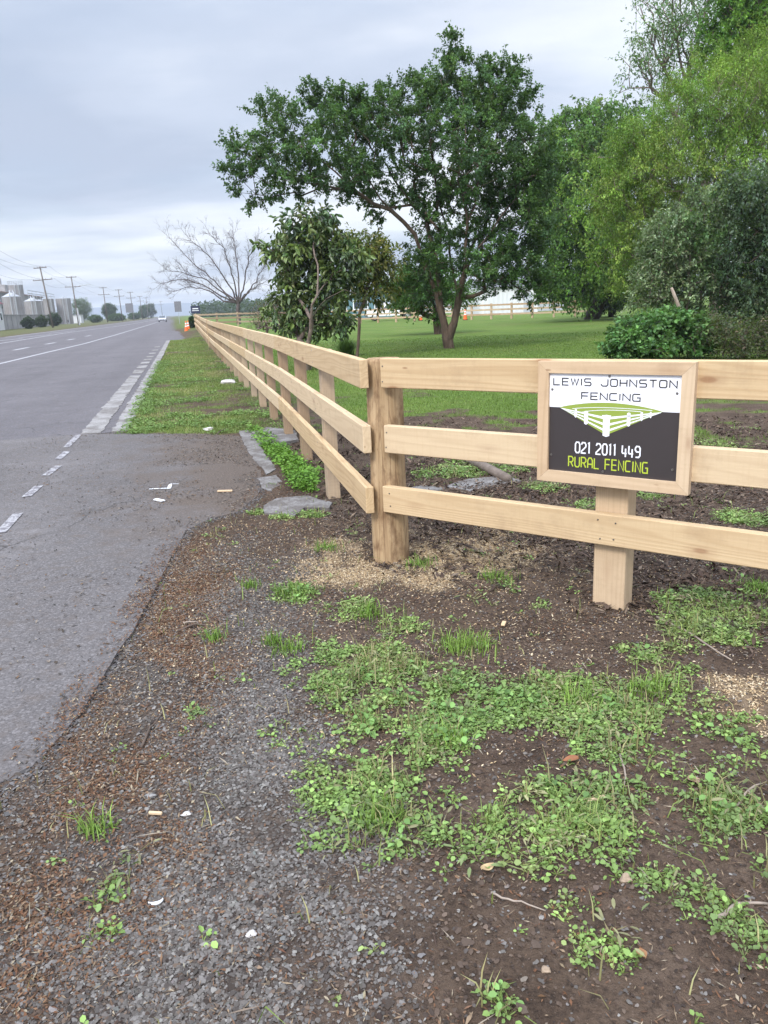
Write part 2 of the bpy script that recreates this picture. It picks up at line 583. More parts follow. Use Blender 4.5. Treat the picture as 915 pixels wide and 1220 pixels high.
def asphalt_mat(name, base, light, seed=0.0, dirt=False):
    m, t = newmat(name)
    co = t.n('ShaderNodeTexCoord').outputs['Object']
    co = t.n('ShaderNodeVectorMath', operation='ADD', i_0=co, i_1=(seed, seed * 2, 0)).outputs[0]
    big = t.noise(co, 0.5, 6, 0.6)
    mp = t.n('ShaderNodeMapping', i_Vector=co, i_Rotation=(0, 0, -ROADROT)).outputs[0]
    lane = t.noise(t.n('ShaderNodeMapping', i_Vector=mp, i_Scale=(0.9, 0.03, 1)).outputs[0], 1.0, 4)
    c = t.ramp(big, [(0.3, base), (0.7, light)])
    dk = tuple(x * 0.62 for x in base)
    c = t.mix(t.ramp(lane, [(0.4, (0, 0, 0)), (0.7, (0.45, 0.45, 0.45))]), c, (*dk, 1))
    fine = t.noise(co, 95.0, 3, 0.7)
    c = t.mix(t.ramp(fine, [(0.35, (0.55, 0.55, 0.55)), (0.5, (0, 0, 0))]), c, (*dk, 1))
    c = t.mix(t.ramp(fine, [(0.55, (0, 0, 0)), (0.75, (0.5, 0.5, 0.5))]), c, (*[min(1, x * 1.55) for x in light], 1))
    vs = t.n('ShaderNodeTexVoronoi', feature='F1', i_Vector=co, i_Scale=105.0)
    vsc = t.n('ShaderNodeSeparateColor', i_0=vs.outputs['Color']).outputs[0]
    c = t.mix(t.ramp(vsc, [(0.72, (0, 0, 0)), (0.95, (0.5, 0.5, 0.5))]), c, (*[min(1, x * 1.45) for x in light], 1))
    c = t.mix(t.ramp(vsc, [(0.05, (0.5, 0.5, 0.5)), (0.25, (0, 0, 0))]), c, (*dk, 1))
    mid = t.noise(co, 9.0, 5, 0.7)
    c = t.mix(t.ramp(mid, [(0.5, (0, 0, 0)), (0.72, (0.55, 0.55, 0.55))]), c, (0.105, 0.082, 0.066, 1))
    st = t.noise(co, 2.3, 6, 0.75)
    c = t.mix(t.ramp(st, [(0.55, (0, 0, 0)), (0.75, (0.55, 0.55, 0.55))]), c, (*[x * 1.35 for x in light], 1))
    if dirt:
        rc = t.n('ShaderNodeMapping', i_Vector=t.n('ShaderNodeTexCoord').outputs['Object'], i_Rotation=(0, 0, -ROADROT)).outputs[0]
        rs = t.n('ShaderNodeSeparateXYZ', i_0=rc)
        dn = t.noise(rc, 2.6, 6, 0.7)
        vv_ = t.math('ADD', rs.outputs[0], t.math('MULTIPLY', t.math('SUBTRACT', dn, 0.5), 2.6))
        m1 = t.n('ShaderNodeMapRange', i_Value=vv_, i_1=-0.8, i_2=0.15, i_3=0.0, i_4=0.95).outputs[0]
        m2 = t.n('ShaderNodeMapRange', i_Value=t.math('ADD', rs.outputs[1], dn), i_1=5.0, i_2=6.2).outputs[0]
        m3 = t.n('ShaderNodeMapRange', i_Value=t.math('ADD', rs.outputs[1], dn), i_1=3.1, i_2=2.5, i_4=0.55).outputs[0]
        mm = t.math('MAXIMUM', t.math('MULTIPLY', m1, m2), m3)
        fl = t.noise(rc, 60.0, 4, 0.7)
        dc = t.ramp(fl, [(0.35, (0.06, 0.046, 0.037)), (0.65, (0.135, 0.105, 0.085))])
        c = t.mix(mm, c, dc)
    # cracks
    wv = t.n('ShaderNodeVectorMath', operation='ADD', i_0=co, i_1=t.n('ShaderNodeVectorMath', operation='SCALE', i_0=t.n('ShaderNodeTexNoise', i_Vector=co, i_Scale=2.0, i_Detail=4.0).outputs['Color'], i_Scale=0.5).outputs[0]).outputs[0]
    cr = t.n('ShaderNodeTexVoronoi', feature='DISTANCE_TO_EDGE', i_Vector=wv, i_Scale=0.55).outputs['Distance']
    gate = t.ramp(t.noise(co, 0.6, 2), [(0.5, (0, 0, 0)), (0.6, (1, 1, 1))])
    ck = t.math('MULTIPLY', t.ramp(cr, [(0.0, (0.8, 0.8, 0.8)), (0.008, (0, 0, 0))]), gate)
    c = t.mix(ck, c, (0.035, 0.032, 0.03, 1))
    t.out(c, 0.85, t.bump(fine, 0.6, 0.006), spec=0.25)
    return m


M['asphalt'] = asphalt_mat('road_asphalt', (0.10, 0.092, 0.097), (0.145, 0.134, 0.14))
M['asphalt_apron'] = asphalt_mat('apron_asphalt', (0.103, 0.093, 0.09), (0.15, 0.138, 0.137), 13.0, True)


def paint_mat(name, c, wear, scale=14.0):
    m, t = newmat(name)
    co = t.n('ShaderNodeTexCoord').outputs['Object']
    n = t.noise(co, scale, 6, 0.75)
    col = t.ramp(n, [(wear - 0.05, (0.15, 0.14, 0.15)), (wear + 0.05, c)])
    t.out(col, 0.8, spec=0.2)
    return m


M['paint'] = paint_mat('road_paint', (0.44, 0.43, 0.44), 0.45)
M['paint_worn'] = paint_mat('worn_road_paint', (0.34, 0.33, 0.335), 0.5)
M['paint_fresh'] = paint_mat('fresh_mark_paint', (0.75, 0.76, 0.78), 0.25)


def concrete_mat(pale=0.0):
    m, t = newmat('old_concrete')
    co = t.n('ShaderNodeTexCoord').outputs['Object']
    n = t.noise(co, 6.0, 6, 0.7)
    c = t.ramp(n, [(0.3, (0.12, 0.10, 0.085)), (0.5, (0.25, 0.23, 0.21)), (0.7, (0.37, 0.355, 0.335))])
    f = t.noise(co, 120.0, 3)
    c = t.mix(t.ramp(f, [(0.35, (0.5, 0.5, 0.5)), (0.55, (0, 0, 0))]), c, (0.17, 0.155, 0.14, 1))
    ms = t.noise(co, 2.2 + 3 * pale, 5, 0.7)
    c = t.mix(t.ramp(ms, [(0.47 - 0.03 * pale, (0, 0, 0)), (0.64, (0.85, 0.85, 0.85))]), c, (0.105, 0.09, 0.075, 1))
    t.out(c, 0.9, t.bump(t.math('ADD', n, t.math('MULTIPLY', f, 0.3)), 0.5, 0.01), spec=0.2)
    return m


M['concrete'] = concrete_mat()
M['kerb_concrete'] = concrete_mat(1.0)


def ground_mat():
    m, t = newmat('soil_and_turf')
    co = t.n('ShaderNodeTexCoord').outputs['Object']
    z = t.n('ShaderNodeAttribute', attribute_name='Col')
    sep = t.n('ShaderNodeSeparateColor', i_0=z.outputs['Color'])
    grav, lit, saw = sep.outputs[0], sep.outputs[1], sep.outputs[2]
    turf = z.outputs['Alpha']
    n1 = t.noise(co, 3.0, 6, 0.7)
    n2 = t.noise(co, 45.0, 5, 0.7)
    n3 = t.noise(co, 160.0, 4, 0.7)
    soil = t.ramp(n1, [(0.3, (0.052, 0.035, 0.025)), (0.5, (0.10, 0.069, 0.049)), (0.72, (0.15, 0.108, 0.08))])
    soil = t.mix(t.ramp(n2, [(0.35, (0.7, 0.7, 0.7)), (0.52, (0, 0, 0))]), soil, (0.030, 0.022, 0.018, 1))
    soil = t.mix(t.ramp(n3, [(0.58, (0, 0, 0)), (0.7, (0.6, 0.6, 0.6))]), soil, (0.19, 0.14, 0.11, 1))
    vo = t.n('ShaderNodeTexVoronoi', feature='F1', i_Vector=co, i_Scale=95.0)
    vc = t.n('ShaderNodeSeparateColor', i_0=vo.outputs['Color']).outputs[0]
    gcol = t.ramp(vc, [(0.0, (0.07, 0.064, 0.06)), (0.6, (0.135, 0.126, 0.12)), (1.0, (0.23, 0.215, 0.205))])
    gcol = t.mix(t.ramp(vo.outputs['Distance'], [(0.3, (0, 0, 0)), (0.7, (0.8, 0.8, 0.8))]), gcol, (0.05, 0.045, 0.042, 1))
    c = t.mix(grav, soil, gcol)
    lv = t.n('ShaderNodeTexVoronoi', feature='F1', i_Vector=t.n('ShaderNodeMapping', i_Vector=co, i_Scale=(1, 1.8, 1)).outputs[0], i_Scale=80.0)
    lc = t.n('ShaderNodeSeparateColor', i_0=lv.outputs['Color']).outputs[1]
    lcol = t.ramp(lc, [(0.0, (0.06, 0.032, 0.02)), (0.4, (0.15, 0.077, 0.043)), (0.75, (0.22, 0.125, 0.07)), (1.0, (0.30, 0.21, 0.13))])
    c = t.mix(lit, c, lcol)
    scol = t.ramp(n3, [(0.3, (0.38, 0.265, 0.15)), (0.7, (0.62, 0.48, 0.31))])
    c = t.mix(saw, c, scol)
    g1 = t.noise(co, 0.35, 6, 0.65)
    g2 = t.noise(co, 7.0, 6, 0.75)
    g0 = t.noise(co, 0.3, 6, 0.7)
    tcol = t.ramp(g1, [(0.3, (0.080, 0.130, 0.026)), (0.55, (0.108, 0.168, 0.032)), (0.75, (0.14, 0.19, 0.045))])
    tcol = t.mix(t.ramp(g2, [(0.35, (0.6, 0.6, 0.6)), (0.55, (0, 0, 0))]), tcol, (0.068, 0.10, 0.024, 1))
    tcol = t.mix(t.ramp(g0, [(0.5, (0, 0, 0)), (0.7, (0.55, 0.55, 0.55))]), tcol, (0.165, 0.165, 0.06, 1))
    c = t.mix(turf, c, tcol)
    h = t.math('ADD', t.math('MULTIPLY', n2, 0.7), t.math('MULTIPLY', n3, 0.3))
    t.out(c, 0.95, t.bump(h, 1.0, 0.025), spec=0.12)
    return m


M['ground'] = ground_mat()

# ------------------------------------------------------------------ zones of the ground
CORN = G(466, 672)[:2]
RDIR = np.array([math.sin(math.radians(127.08)), math.cos(math.radians(127.08))])   # fence run past the sign
RN = np.array([-RDIR[1], RDIR[0]])                                                    # its back side
if RN @ np.array([0, 1.0]) < 0:
    RN = -RN

EDGE = [(0, 945), (39, 913), (98, 846), (130, 795), (157, 751), (185, 700), (212, 649), (220, 632), (250, 618), (285, 609), (308, 590), (312, 560), (297, 530), (284, 519)]
edge_uv = [np.array([G(*p)[:2] @ D, G(*p)[:2] @ R]) for p in EDGE]
APRON = [np.array([-4, -1.5])] + [np.array([0.5, -1.05])] + edge_uv + [np.array([9.6, 0.0]), np.array([10.05, -0.8]), np.array([10.3, -1.35]), np.array([10.3, -2.6]), np.array([8, -2.5]), np.array([-4, -2.9])]
APRON_XY = np.array([UV(*p)[:2] for p in APRON])

Z = {}
Z['litter'] = gp([(205, 655), (262, 635), (275, 690), (250, 760), (235, 850), (212, 930), (215, 990), (165, 1100), (60, 1240), (-60, 1260), (-60, 1060), (70, 1010), (40, 960), (95, 880), (130, 800), (160, 750), (187, 700)])
Z['gravel'] = gp([(270, 690), (365, 680), (372, 760), (345, 830), (370, 900), (395, 980), (412, 1050), (430, 1130), (420, 1260), (110, 1260), (160, 1130), (235, 1010), (235, 930), (250, 830)])
Z['track'] = gp([(212, 660), (300, 640), (380, 690), (375, 800), (400, 950), (440, 1100), (470, 1260), (-60, 1260), (-60, 960), (98, 850)])
Z['saw1'] = gp([(362, 668), (400, 648), (440, 662), (490, 662), (510, 640), (570, 634), (612, 655), (590, 690), (520, 690), (440, 695), (380, 695)])
Z['saw2'] = gp([(845, 810), (930, 800), (930, 880), (860, 860)])
Z['weeds'] = gp([(378, 830), (405, 785), (450, 775), (520, 790), (600, 805), (680, 815), (740, 835), (795, 800), (805, 850), (850, 900), (940, 930), (940, 1000), (830, 985), (780, 940), (700, 965), (640, 955), (622, 930), (600, 880), (560, 905), (540, 925), (480, 955), (425, 950), (400, 900)])
Z['weeds2'] = gp([(775, 722), (800, 700), (870, 715), (925, 740), (880, 765), (800, 757)])
Z['strip'] = gp([(300, 514), (316, 517), (345, 543), (378, 568), (376, 588), (352, 584), (328, 550)])
LAWN_EDGE = gp([(470, 442), (560, 462), (640, 478), (760, 480), (930, 488)])


def bed_depth(X, Y):
    """distance beyond the fence into the garden bed: lawn begins past it"""
    u = X * D[0] + Y * D[1]
    v = X * R[0] + Y * R[1]
    s = (X - CORN[0]) * RDIR[0] + (Y - CORN[1]) * RDIR[1]
    b = (X - CORN[0]) * RN[0] + (Y - CORN[1]) * RN[1]
    return u, v, s, b


def turf_mask(X, Y):
    u, v, s, b = bed_depth(X, Y)
    n = fbm(X, Y, 1.6, 3, 5)
    n2 = fbm(X, Y, 0.35, 31, 4)
    dist = np.hypot(X, Y)
    lawn = sstep(-0.9, 0.9, (dist - 9.9) + n * 8 + n2 * 7) * sstep(1.1, 2.2, v + n2) * sstep(0.3, 2.0, b + n)
    verge = sstep(9.3, 9.9, u + n2 * 1.6) * sstep(-0.86, -0.72, v + n2 * 0.15) * sstep(1.15, 0.55, v + n * 1.3 + n2 * 0.5) * sstep(-0.3, 0.3, n * 1.3 + n2 * 1.2 + 0.13)
    verge = verge * (1 - sstep(46.5, 48, u) * sstep(0.6, 0.45, v))
    far = sstep(-17.6, -19.4, v + n) * 0.4
    behind_far = sstep(75, 90, u) * sstep(-1.5, 0.5, v)
    return np.clip(np.maximum(np.maximum(lawn, verge), np.maximum(far, behind_far)), 0, 1)


def zone(name, X, Y, soft, na=0.25, ns=0.3, seed=0):
    d = sdist(Z[name], X, Y) + fbm(X, Y, ns, seed, 4) * na * 2
    return sstep(-soft, soft, d)


def base_height(X, Y):
    u = X * D[0] + Y * D[1]
    v = X * R[0] + Y * R[1]
    rise = 0.26 * sstep(28, 72, u) * sstep(-0.6, 1.0, v) * sstep(14, 3, v)
    return rise


def ground_height(X, Y):
    u = X * D[0] + Y * D[1]
    v = X * R[0] + Y * R[1]
    near = sstep(14, 9, np.hypot(X, Y))
    h = fbm(X, Y, 0.7, 5, 4) * 0.05 * near + fbm(X, Y, 0.09, 15, 3) * 0.018 * near
    ap = sdist(APRON_XY, X, Y)
    h = h * (1 - 0.7 * sstep(-0.2, -0.03, ap)) - 0.012 * sstep(-0.25, -0.02, ap) * sstep(5.0, 4.2, u) * sstep(2.2, 3.0, u) + 0.004 * sstep(-0.1, 0.03, ap) * sstep(2.9, 2.3, u) - 0.004 * sstep(-0.2, -0.02, ap) - 0.075 * sstep(0.04, 0.10, ap)
    road = sstep(-0.86, -0.98, v) * sstep(10.0, 10.4, u) + sstep(-1.9, -2.2, v)
    far = sstep(-17.7, -17.4, v)
    h = h - 0.075 * np.clip(road, 0, 1) * far
    side = sstep(46.8, 47.2, u) * sstep(74.5, 74.0, u) * sstep(0.52, 0.42, v)
    h = h - 0.06 * side
    return h + base_height(X, Y)


def axis(lo, a, b, hi, step, grow=1.09):
    mid = np.arange(a, b, step)
    r = [b]
    s = step
    while r[-1] < hi:
        s *= grow
        r.append(r[-1] + s)
    l = [a]
    s = step
    while l[-1] > lo:
        s *= grow
        l.append(l[-1] - s)
    return np.concatenate([np.array(l[1:])[::-1], mid, np.array(r)])


xs = axis(-1800, -2.6, 3.2, 1800, 0.026)
ys = axis(-60, 0.8, 9.0, 2400, 0.026, 1.045)

GX, GY = np.meshgrid(xs, ys)
gx, gy = GX.ravel(), GY.ravel()
gz = ground_height(gx, gy)
gz = gz - 0.0
nx, ny = len(xs), len(ys)
ii = np.arange(nx * ny).reshape(ny, nx)
q = np.stack([ii[:-1, :-1], ii[:-1, 1:], ii[1:, 1:], ii[1:, :-1]], -1).reshape(-1, 4)
near = np.hypot(gx, gy) < 14
zc = np.zeros((len(gx), 4))
zx, zy = gx[near], gy[near]
zc[near, 0] = np.clip(np.maximum(zone('gravel', zx, zy, 0.22, 0.3, 0.4, 3) * np.clip(0.42 + 2.0 * fbm(zx, zy, 0.28, 8, 4) + 1.2 * fbm(zx, zy, 0.07, 18, 2), 0, 0.85), zone('track', zx, zy, 0.25, 0.3, 0.4, 13) * np.clip(0.42 + 2.2 * fbm(zx, zy, 0.35, 28, 4), 0, 0.7)), 0, 1)
zc[near, 1] = np.clip(zone('litter', zx, zy, 0.2, 0.26, 0.3, 5) * np.clip(0.42 + 1.2 * fbm(zx, zy, 0.08, 29, 2) + 2.4 * fbm(zx, zy, 0.3, 9, 4), 0, 0.8), 0, 1)
zc[near, 2] = np.clip((zone('saw1', zx, zy, 0.16, 0.25, 0.25, 6) * 1.25 + zone('saw2', zx, zy, 0.1, 0.2, 0.2, 7) * 0.6) * np.clip(0.55 + fbm(zx, zy, 0.12, 10, 4) * 2.2, 0, 1), 0, 1)
zc[:, 3] = turf_mask(gx, gy)
me = mesh_np('ground', np.stack([gx, gy, gz], 1), quads=q, mat=M['ground'], col=zc, smooth=True)
tag(link('ground', me), kind='structure')


# ------------------------------------------------------------------ road, apron, kerb, markings
def slab(name, poly_xy, top, bot, mat, jag=0.0, step=0.06, seed=1):
    """flat plate with a broken edge and real thickness"""
    pts = []
    n = len(poly_xy)
    for i in range(n):
        a = np.array(poly_xy[i])
        b = np.array(poly_xy[(i + 1) % n])
        L = np.linalg.norm(b - a)
        k = max(1, int(L / step)) if jag > 0 else 1
        nrm = np.array([b[1] - a[1], a[0] - b[0]]) / max(L, 1e-9)
        for j in range(k):
            p = a + (b - a) * j / k
            if jag > 0 and L > step:
                p = p + nrm * float(fbm(np.array([p[0]]), np.array([p[1]]), 0.22, seed, 4)[0]) * jag
            pts.append(p)
    mb = MB()
    mb.prism([tuple(p) for p in pts], bot, top)
    return mb.build(name, mat)


road = [UV(-6, -2.3), UV(10.3, -1.42), UV(10.3, -1.0), UV(47, -1.0), UV(47.0, 0.45), UV(74, 0.45), UV(74, -0.6), UV(1200, -0.6), UV(1200, -17.5), UV(-6, -17.5)]
mb = MB()
mb.prism([(p[0], p[1]) for p in road], -0.06, -0.006)
tag(mb.build('road', M['asphalt']), kind='structure')
o = slab('driveway_apron', APRON_XY, -0.001, -0.07, M['asphalt_apron'], 0.03, 0.03)
tag(o, kind='structure')
# gutter and kerb
def worn_mat(nm='worn_kerb_concrete', k=0.82, lo=0.46, sc=2.0):
    m, t = newmat(nm)
    co = t.n('ShaderNodeTexCoord').outputs['Object']
    n = t.noise(co, sc, 7, 0.7)
    f = t.noise(co, 60.0, 4, 0.7)
    c = t.ramp(f, [(0.3, (0.20 * k, 0.185 * k, 0.175 * k)), (0.55, (0.36 * k, 0.345 * k, 0.335 * k)), (0.75, (0.46 * k, 0.445 * k, 0.43 * k))])
    c = t.mix(t.ramp(n, [(lo, (0.05, 0.05, 0.05)), (lo + 0.16, (0.85, 0.85, 0.85))]), c, t.ramp(f, [(0.3, (0.07, 0.058, 0.05)), (0.7, (0.15, 0.135, 0.125))]))
    t.out(c, 0.9, t.bump(t.math('ADD', n, t.math('MULTIPLY', f, 0.5)), 0.4, 0.004), spec=0.2)
    return m


M['worn_kerb'] = worn_mat()
M['broken_slab'] = worn_mat('broken_slab_concrete', 0.66, 0.40, 5.0)


def strip(name, segs, va, vb, top, seed):
    g_ = np.random.default_rng(seed)
    mb = MB()
    for u0, u1 in segs:
        uu = np.linspace(u0, u1, max(3, int((u1 - u0) / 0.12)))
        ea = [UV(k, va + g_.normal(0, 0.012) + 0.03 * float(fbm(np.array([k]), np.array([va]), 0.8, seed, 3)[0]))[:2] for k in uu]
        eb = [UV(k, vb + g_.normal(0, 0.012) + 0.05 * float(fbm(np.array([k]), np.array([vb]), 0.8, seed + 5, 3)[0]))[:2] for k in uu]
        n_ = len(uu)
        v = [(*p, -0.05) for p in ea] + [(*p, top) for p in ea] + [(*p, top) for p in eb] + [(*p, -0.05) for p in eb]
        f = []
        for r_ in range(3):
            for k in range(n_ - 1):
                f.append((r_ * n_ + k, r_ * n_ + k + 1, (r_ + 1) * n_ + k + 1, (r_ + 1) * n_ + k))
        f.append((0, n_, 2 * n_, 3 * n_))
        f.append((n_ - 1, 4 * n_ - 1, 3 * n_ - 1, 2 * n_ - 1))
        mb.add(v, f)
    return tag(mb.build(name, M['worn_kerb']), kind='structure')


gs = [(10.3, 20.2), (20.9, 22.3), (23.1, 24.2), (25.2, 26.1), (27.0, 27.8), (29.0, 29.8), (31.5, 32.3), (34.5, 35.2), (38.0, 38.8)]
strip('gutter', gs, -1.40, -1.14, 0.003, 1)
strip('kerb', [(10.22, 47.0)], -1.02, -0.82, 0.014, 2)


def line(pts, w, z, mat, name):
    mb = MB()
    for a, b in zip(pts[:-1], pts[1:]):
        a = np.array(a[:2])
        b = np.array(b[:2])
        d = (b - a) / np.linalg.norm(b - a)
        n_ = np.array([d[1], -d[0]]) * w / 2
        mb.add([(*(a - n_), z), (*(a + n_), z), (*(b + n_), z), (*(b - n_), z)], [(0, 1, 2, 3)])
    return mb


def join(mbs):
    r = MB()
    for b in mbs:
        r.add(b.v, b.f)
    return r


mz = 0.0
lines = [line([UV(20, -6.75), UV(30.3, -6.42), UV(37.7, -6.2), UV(49.6, -5.75), UV(70, -5.6), UV(240, -5.6), UV(700, -5.6)], 0.16, mz, None, '')]
lines.append(line([UV(40, -12.2), UV(60.3, -12.5), UV(92, -12.7), UV(150, -10.4), UV(260, -9.6), UV(700, -9.4)], 0.2, mz, None, ''))
lines.append(line([UV(84, -17.0), UV(150, -16.7), UV(420, -13.6)], 0.2, mz, None, ''))
for (u0, v0, u1, v1) in ((44, -8.6, 47.5, -8.5), (52, -8.3, 55, -8.2), (60, -8.1, 63, -8.0), (70, -8.0, 73, -7.9), (78, -14.6, 88, -13.4), (66, -14.9, 74, -13.6), (96, -14.8, 108, -13.4)):
    lines.append(line([UV(u0, v0), UV(u1, v1)], 0.25, mz, None, ''))
for u0 in range(26, 40, 7):
    lines.append(line([UV(u0, -9.6), UV(u0 + 3, -9.6)], 0.14, mz, None, ''))
tag(join(lines).build('road_markings', M['paint']), kind='structure')
dash = []
for a, b in (((0, 635.5), (21.6, 612)), ((31.5, 592), (46.5, 579)), ((54, 567), (70, 555)), ((69, 547.5), (80, 538)), ((79, 533), (94, 518))):
    pa, pb = G(*a), G(*b)
    dash.append(line([pa, pb], 0.075, 0.004, None, ''))
for k in range(16):
    u = 5.2 - k * 0.75
    dash.append(line([UV(u - 0.35, -1.37 - 0.012 * (5.6 - u)), UV(u, -1.37 - 0.01 * (5.6 - u))], 0.075, 0.004, None, '')) if u < 5.0 else None
tag(join([d for d in dash if d]).build('edge_dashes', M['paint_worn']), kind='structure')
mk = [line([G(178, 583), G(201, 582)], 0.022, 0.004, None, ''), line([G(201.5, 582.5), G(203, 577)], 0.03, 0.0045, None, ''), line([G(206, 577), G(213, 577)], 0.012, 0.004, None, '')]
tag(join(mk).build('survey_mark', M['paint_fresh']), kind='structure')

# ------------------------------------------------------------------ the fence
RAILZ = [(0.308, 0.456), (0.640, 0.790), (0.985, 1.140)]


def rail_mesh(L, hh=0.152, th=0.046, ch=0.004):
    mb = MB()
    n = max(2, int(L / 0.5))
    mb.box((0, 0, 0), (L, th, hh), ch=ch)
    return mb.mesh('rail', M['pine'])


fence = thing('roadside_fence', 'new pale pine three rail fence along the verge, turning at a fat round post', 'fence', (*CORN, 0))
fo = np.array([CORN[0], CORN[1], 0])


def fpart(name, me, pos, rz=0.0, ry=0.0, rx=0.0):
    o = link(name, me, fence, np.array(pos) - fo)
    o.rotation_euler = (rx, ry, rz)
    return o


# strainer post: peeled round post, slightly irregular, flat faces where rails are housed
CC = CORN + np.array([0.0, 0.0])
cdir = np.array([CORN[0], CORN[1]]) / np.linalg.norm(CORN)
PC = CORN + cdir * 0.098
n = 40
V = []
zs = np.concatenate([[-0.3], np.linspace(0, 1.118, 26), [1.132]])
for i, z in enumerate(zs):
    for k in range(n):
        a = 2 * PI * k / n
        r = 0.099 + 0.003 * math.sin(3 * a + 1.0) + 0.0025 * math.sin(z * 9 + a * 2) + 0.002 * math.sin(7 * a + z * 3) - 0.006 * (z - 0.5)
        if i == len(zs) - 1:
            r -= 0.008
        V.append((r * math.cos(a), r * math.sin(a), z))
f = []
for i in range(len(zs) - 1):
    for k in range(n):
        f.append((i * n + k, i * n + (k + 1) % n, (i + 1) * n + (k + 1) % n, (i + 1) * n + k))
f.append(tuple(range((len(zs) - 1) * n, len(zs) * n)))
mb = MB().add(V, f)
strainer = mb.build('strainer_post', M['round_post'], fence, np.array([PC[0], PC[1], 0]) - fo, smooth=True)
for p in strainer.data.polygons:
    if len(p.vertices) > 4:
        p.use_smooth = False

# right-hand run
RANG = math.atan2(RDIR[1], RDIR[0])
rail_face = -0.0
boards_R = [(-0.055, 4.35)]
for (z0, z1), s0, dz in zip(RAILZ, (-0.014, 0.012, 0.005), (0.0, 0.0, 0.0)):
    L = 4.35
    hh = z1 - z0
    me = rail_mesh(L, hh - 0.002)
    mid = CORN + RDIR * (s0 + L / 2) - RN * 0.012
    # a rail sits in a shallow housing on the round post and on the faces of the square posts
    fpart('rail', me, (mid[0], mid[1], (z0 + z1) / 2), RANG, 0.0)
pm = MB()
pm.box((0, 0, 0.33), (0.150, 0.115, 1.5), ch=0.004)
post_R = pm.mesh('post', M['pine_v'])
for s in (1.245, 3.0):
    c = CORN + RDIR * s + RN * (0.0585 + 0.012)
    fpart('post', post_R, (c[0], c[1], 0.0), RANG)

# long run by the road
v_face = 1.005                                                    # road-side face of the posts
pL = MB()
pL.box((0, 0, 0.36), (0.095, 0.14, 1.56), ch=0.004)
post_L = pL.mesh('post', M['pine_post'])
us = [5.75 + 1.53 * k for k in range(44)]
lastu = us[-1]
for k, u in enumerate(us):
    c = UV(u, v_face + 0.048 - (0.057, 0.028, 0.0)[min(k, 2)] + random.uniform(-0.004, 0.004))
    hz = float(base_height(np.array([c[0]]), np.array([c[1]]))[0])
    o = fpart('post', post_L, (c[0], c[1], hz - 0.03), ROADROT + random.uniform(-0.05, 0.05), random.uniform(-0.008, 0.008), random.uniform(-0.008, 0.008))
bu = [3.975, 5.75 + 1.53 * 2]
while bu[-1] < lastu - 1:
    bu.append(min(bu[-1] + 1.53 * 3, lastu + 0.05))
cache = {}
for j in range(len(bu) - 1):
    a, b = bu[j], bu[j + 1]
    for (z0, z1) in RAILZ:
        pa, pb = UV(a, v_face - (0.115 if j == 0 else 0.0245)), UV(b, v_face - 0.0245)
        ha = float(base_height(pa[:1], pa[1:2])[0])
        hb = float(base_height(pb[:1], pb[1:2])[0])
        L = b - a - 0.005
        key = round(L, 2)
        if key not in cache:
            cache[key] = rail_mesh(L, 0.15)
        mid = (pa + pb) / 2
        fpart('rail', cache[key], (mid[0], mid[1], (z0 + z1) / 2 + (ha + hb) / 2 + random.uniform(-0.004, 0.004)), math.atan2(pb[1] - pa[1], pb[0] - pa[0]), -math.atan2(hb - ha, L))
# batten over a rail joint far along the run
mb = MB()
mb.box((0, 0, 0.6), (0.10, 0.02, 1.15))
c = UV(33.4, v_face - 0.06)
fpart('batten', mb.mesh('batten', M['pine_v']), (c[0], c[1], 0.02), math.atan2(D[1], D[0]))
# nail heads: on rails at the first posts, as small discs
nm = MB()


def disc(mb, c, axis_n, r, th=0.003):
    c = Vector([float(x) for x in c])
    nrm = Vector([float(x) for x in axis_n]).normalized()
    mb.tube([c, c + nrm * th], [r, r * 0.8], n=8)


for (z0, z1), s0 in zip(RAILZ, (-0.02, -0.045, -0.062)):
    for s in (0.03, 1.245 - 0.03, 1.245 + 0.03, 3.0):
        for zz in (z0 + 0.035, z1 - 0.035):
            p = CORN + RDIR * (s + random.uniform(-0.012, 0.012)) - RN * (0.012 + 0.0225)
            disc(nm, (p[0] - fo[0], p[1] - fo[1], zz + random.uniform(-0.006, 0.006)), (-RN[0], -RN[1], 0), 0.0045)
for u in us[:14]:
    for (z0, z1) in RAILZ:
        for zz in (z0 + 0.035, z1 - 0.035):
            p = UV(u + random.uniform(-0.02, 0.02), v_face - 0.0245 - 0.0225 - (0.057, 0.028, 0.0)[min(us.index(u), 2)])
            disc(nm, (p[0] - fo[0], p[1] - fo[1], zz), (-R[0], -R[1], 0), 0.005)
nl = nm.build('nails', M['screw'], fence)
nl['kind'] = 'stuff'

# ------------------------------------------------------------------ the sign
S0 = CORN + RDIR * 0.94                   # left edge of printed panel in the rail plane
PW, PH = 0.583, 0.445
ZB = 0.640
front = 0.012 + 0.0225                     # camera-side face of the rails, from the plane
# the board hangs in front of the rails, so it is a little nearer than the survey plane
sc_near = 0.988
sx0 = (0.94 + 0.0)
sign_c = CORN + RDIR * (1.258) - RN * (front + 0.012)
sgn = thing('fence_sign', 'wood framed white and charcoal sign with green logo and phone number on the rails', 'sign', (sign_c[0], sign_c[1], 0.862), RANG + 0.0)
PW *= sc_near
PH *= sc_near
FW = 0.052                                  # frame width
FD = 0.036


def mitre(name, x0, x1, y0, y1, ax):
    """four mitred frame boards around the panel"""


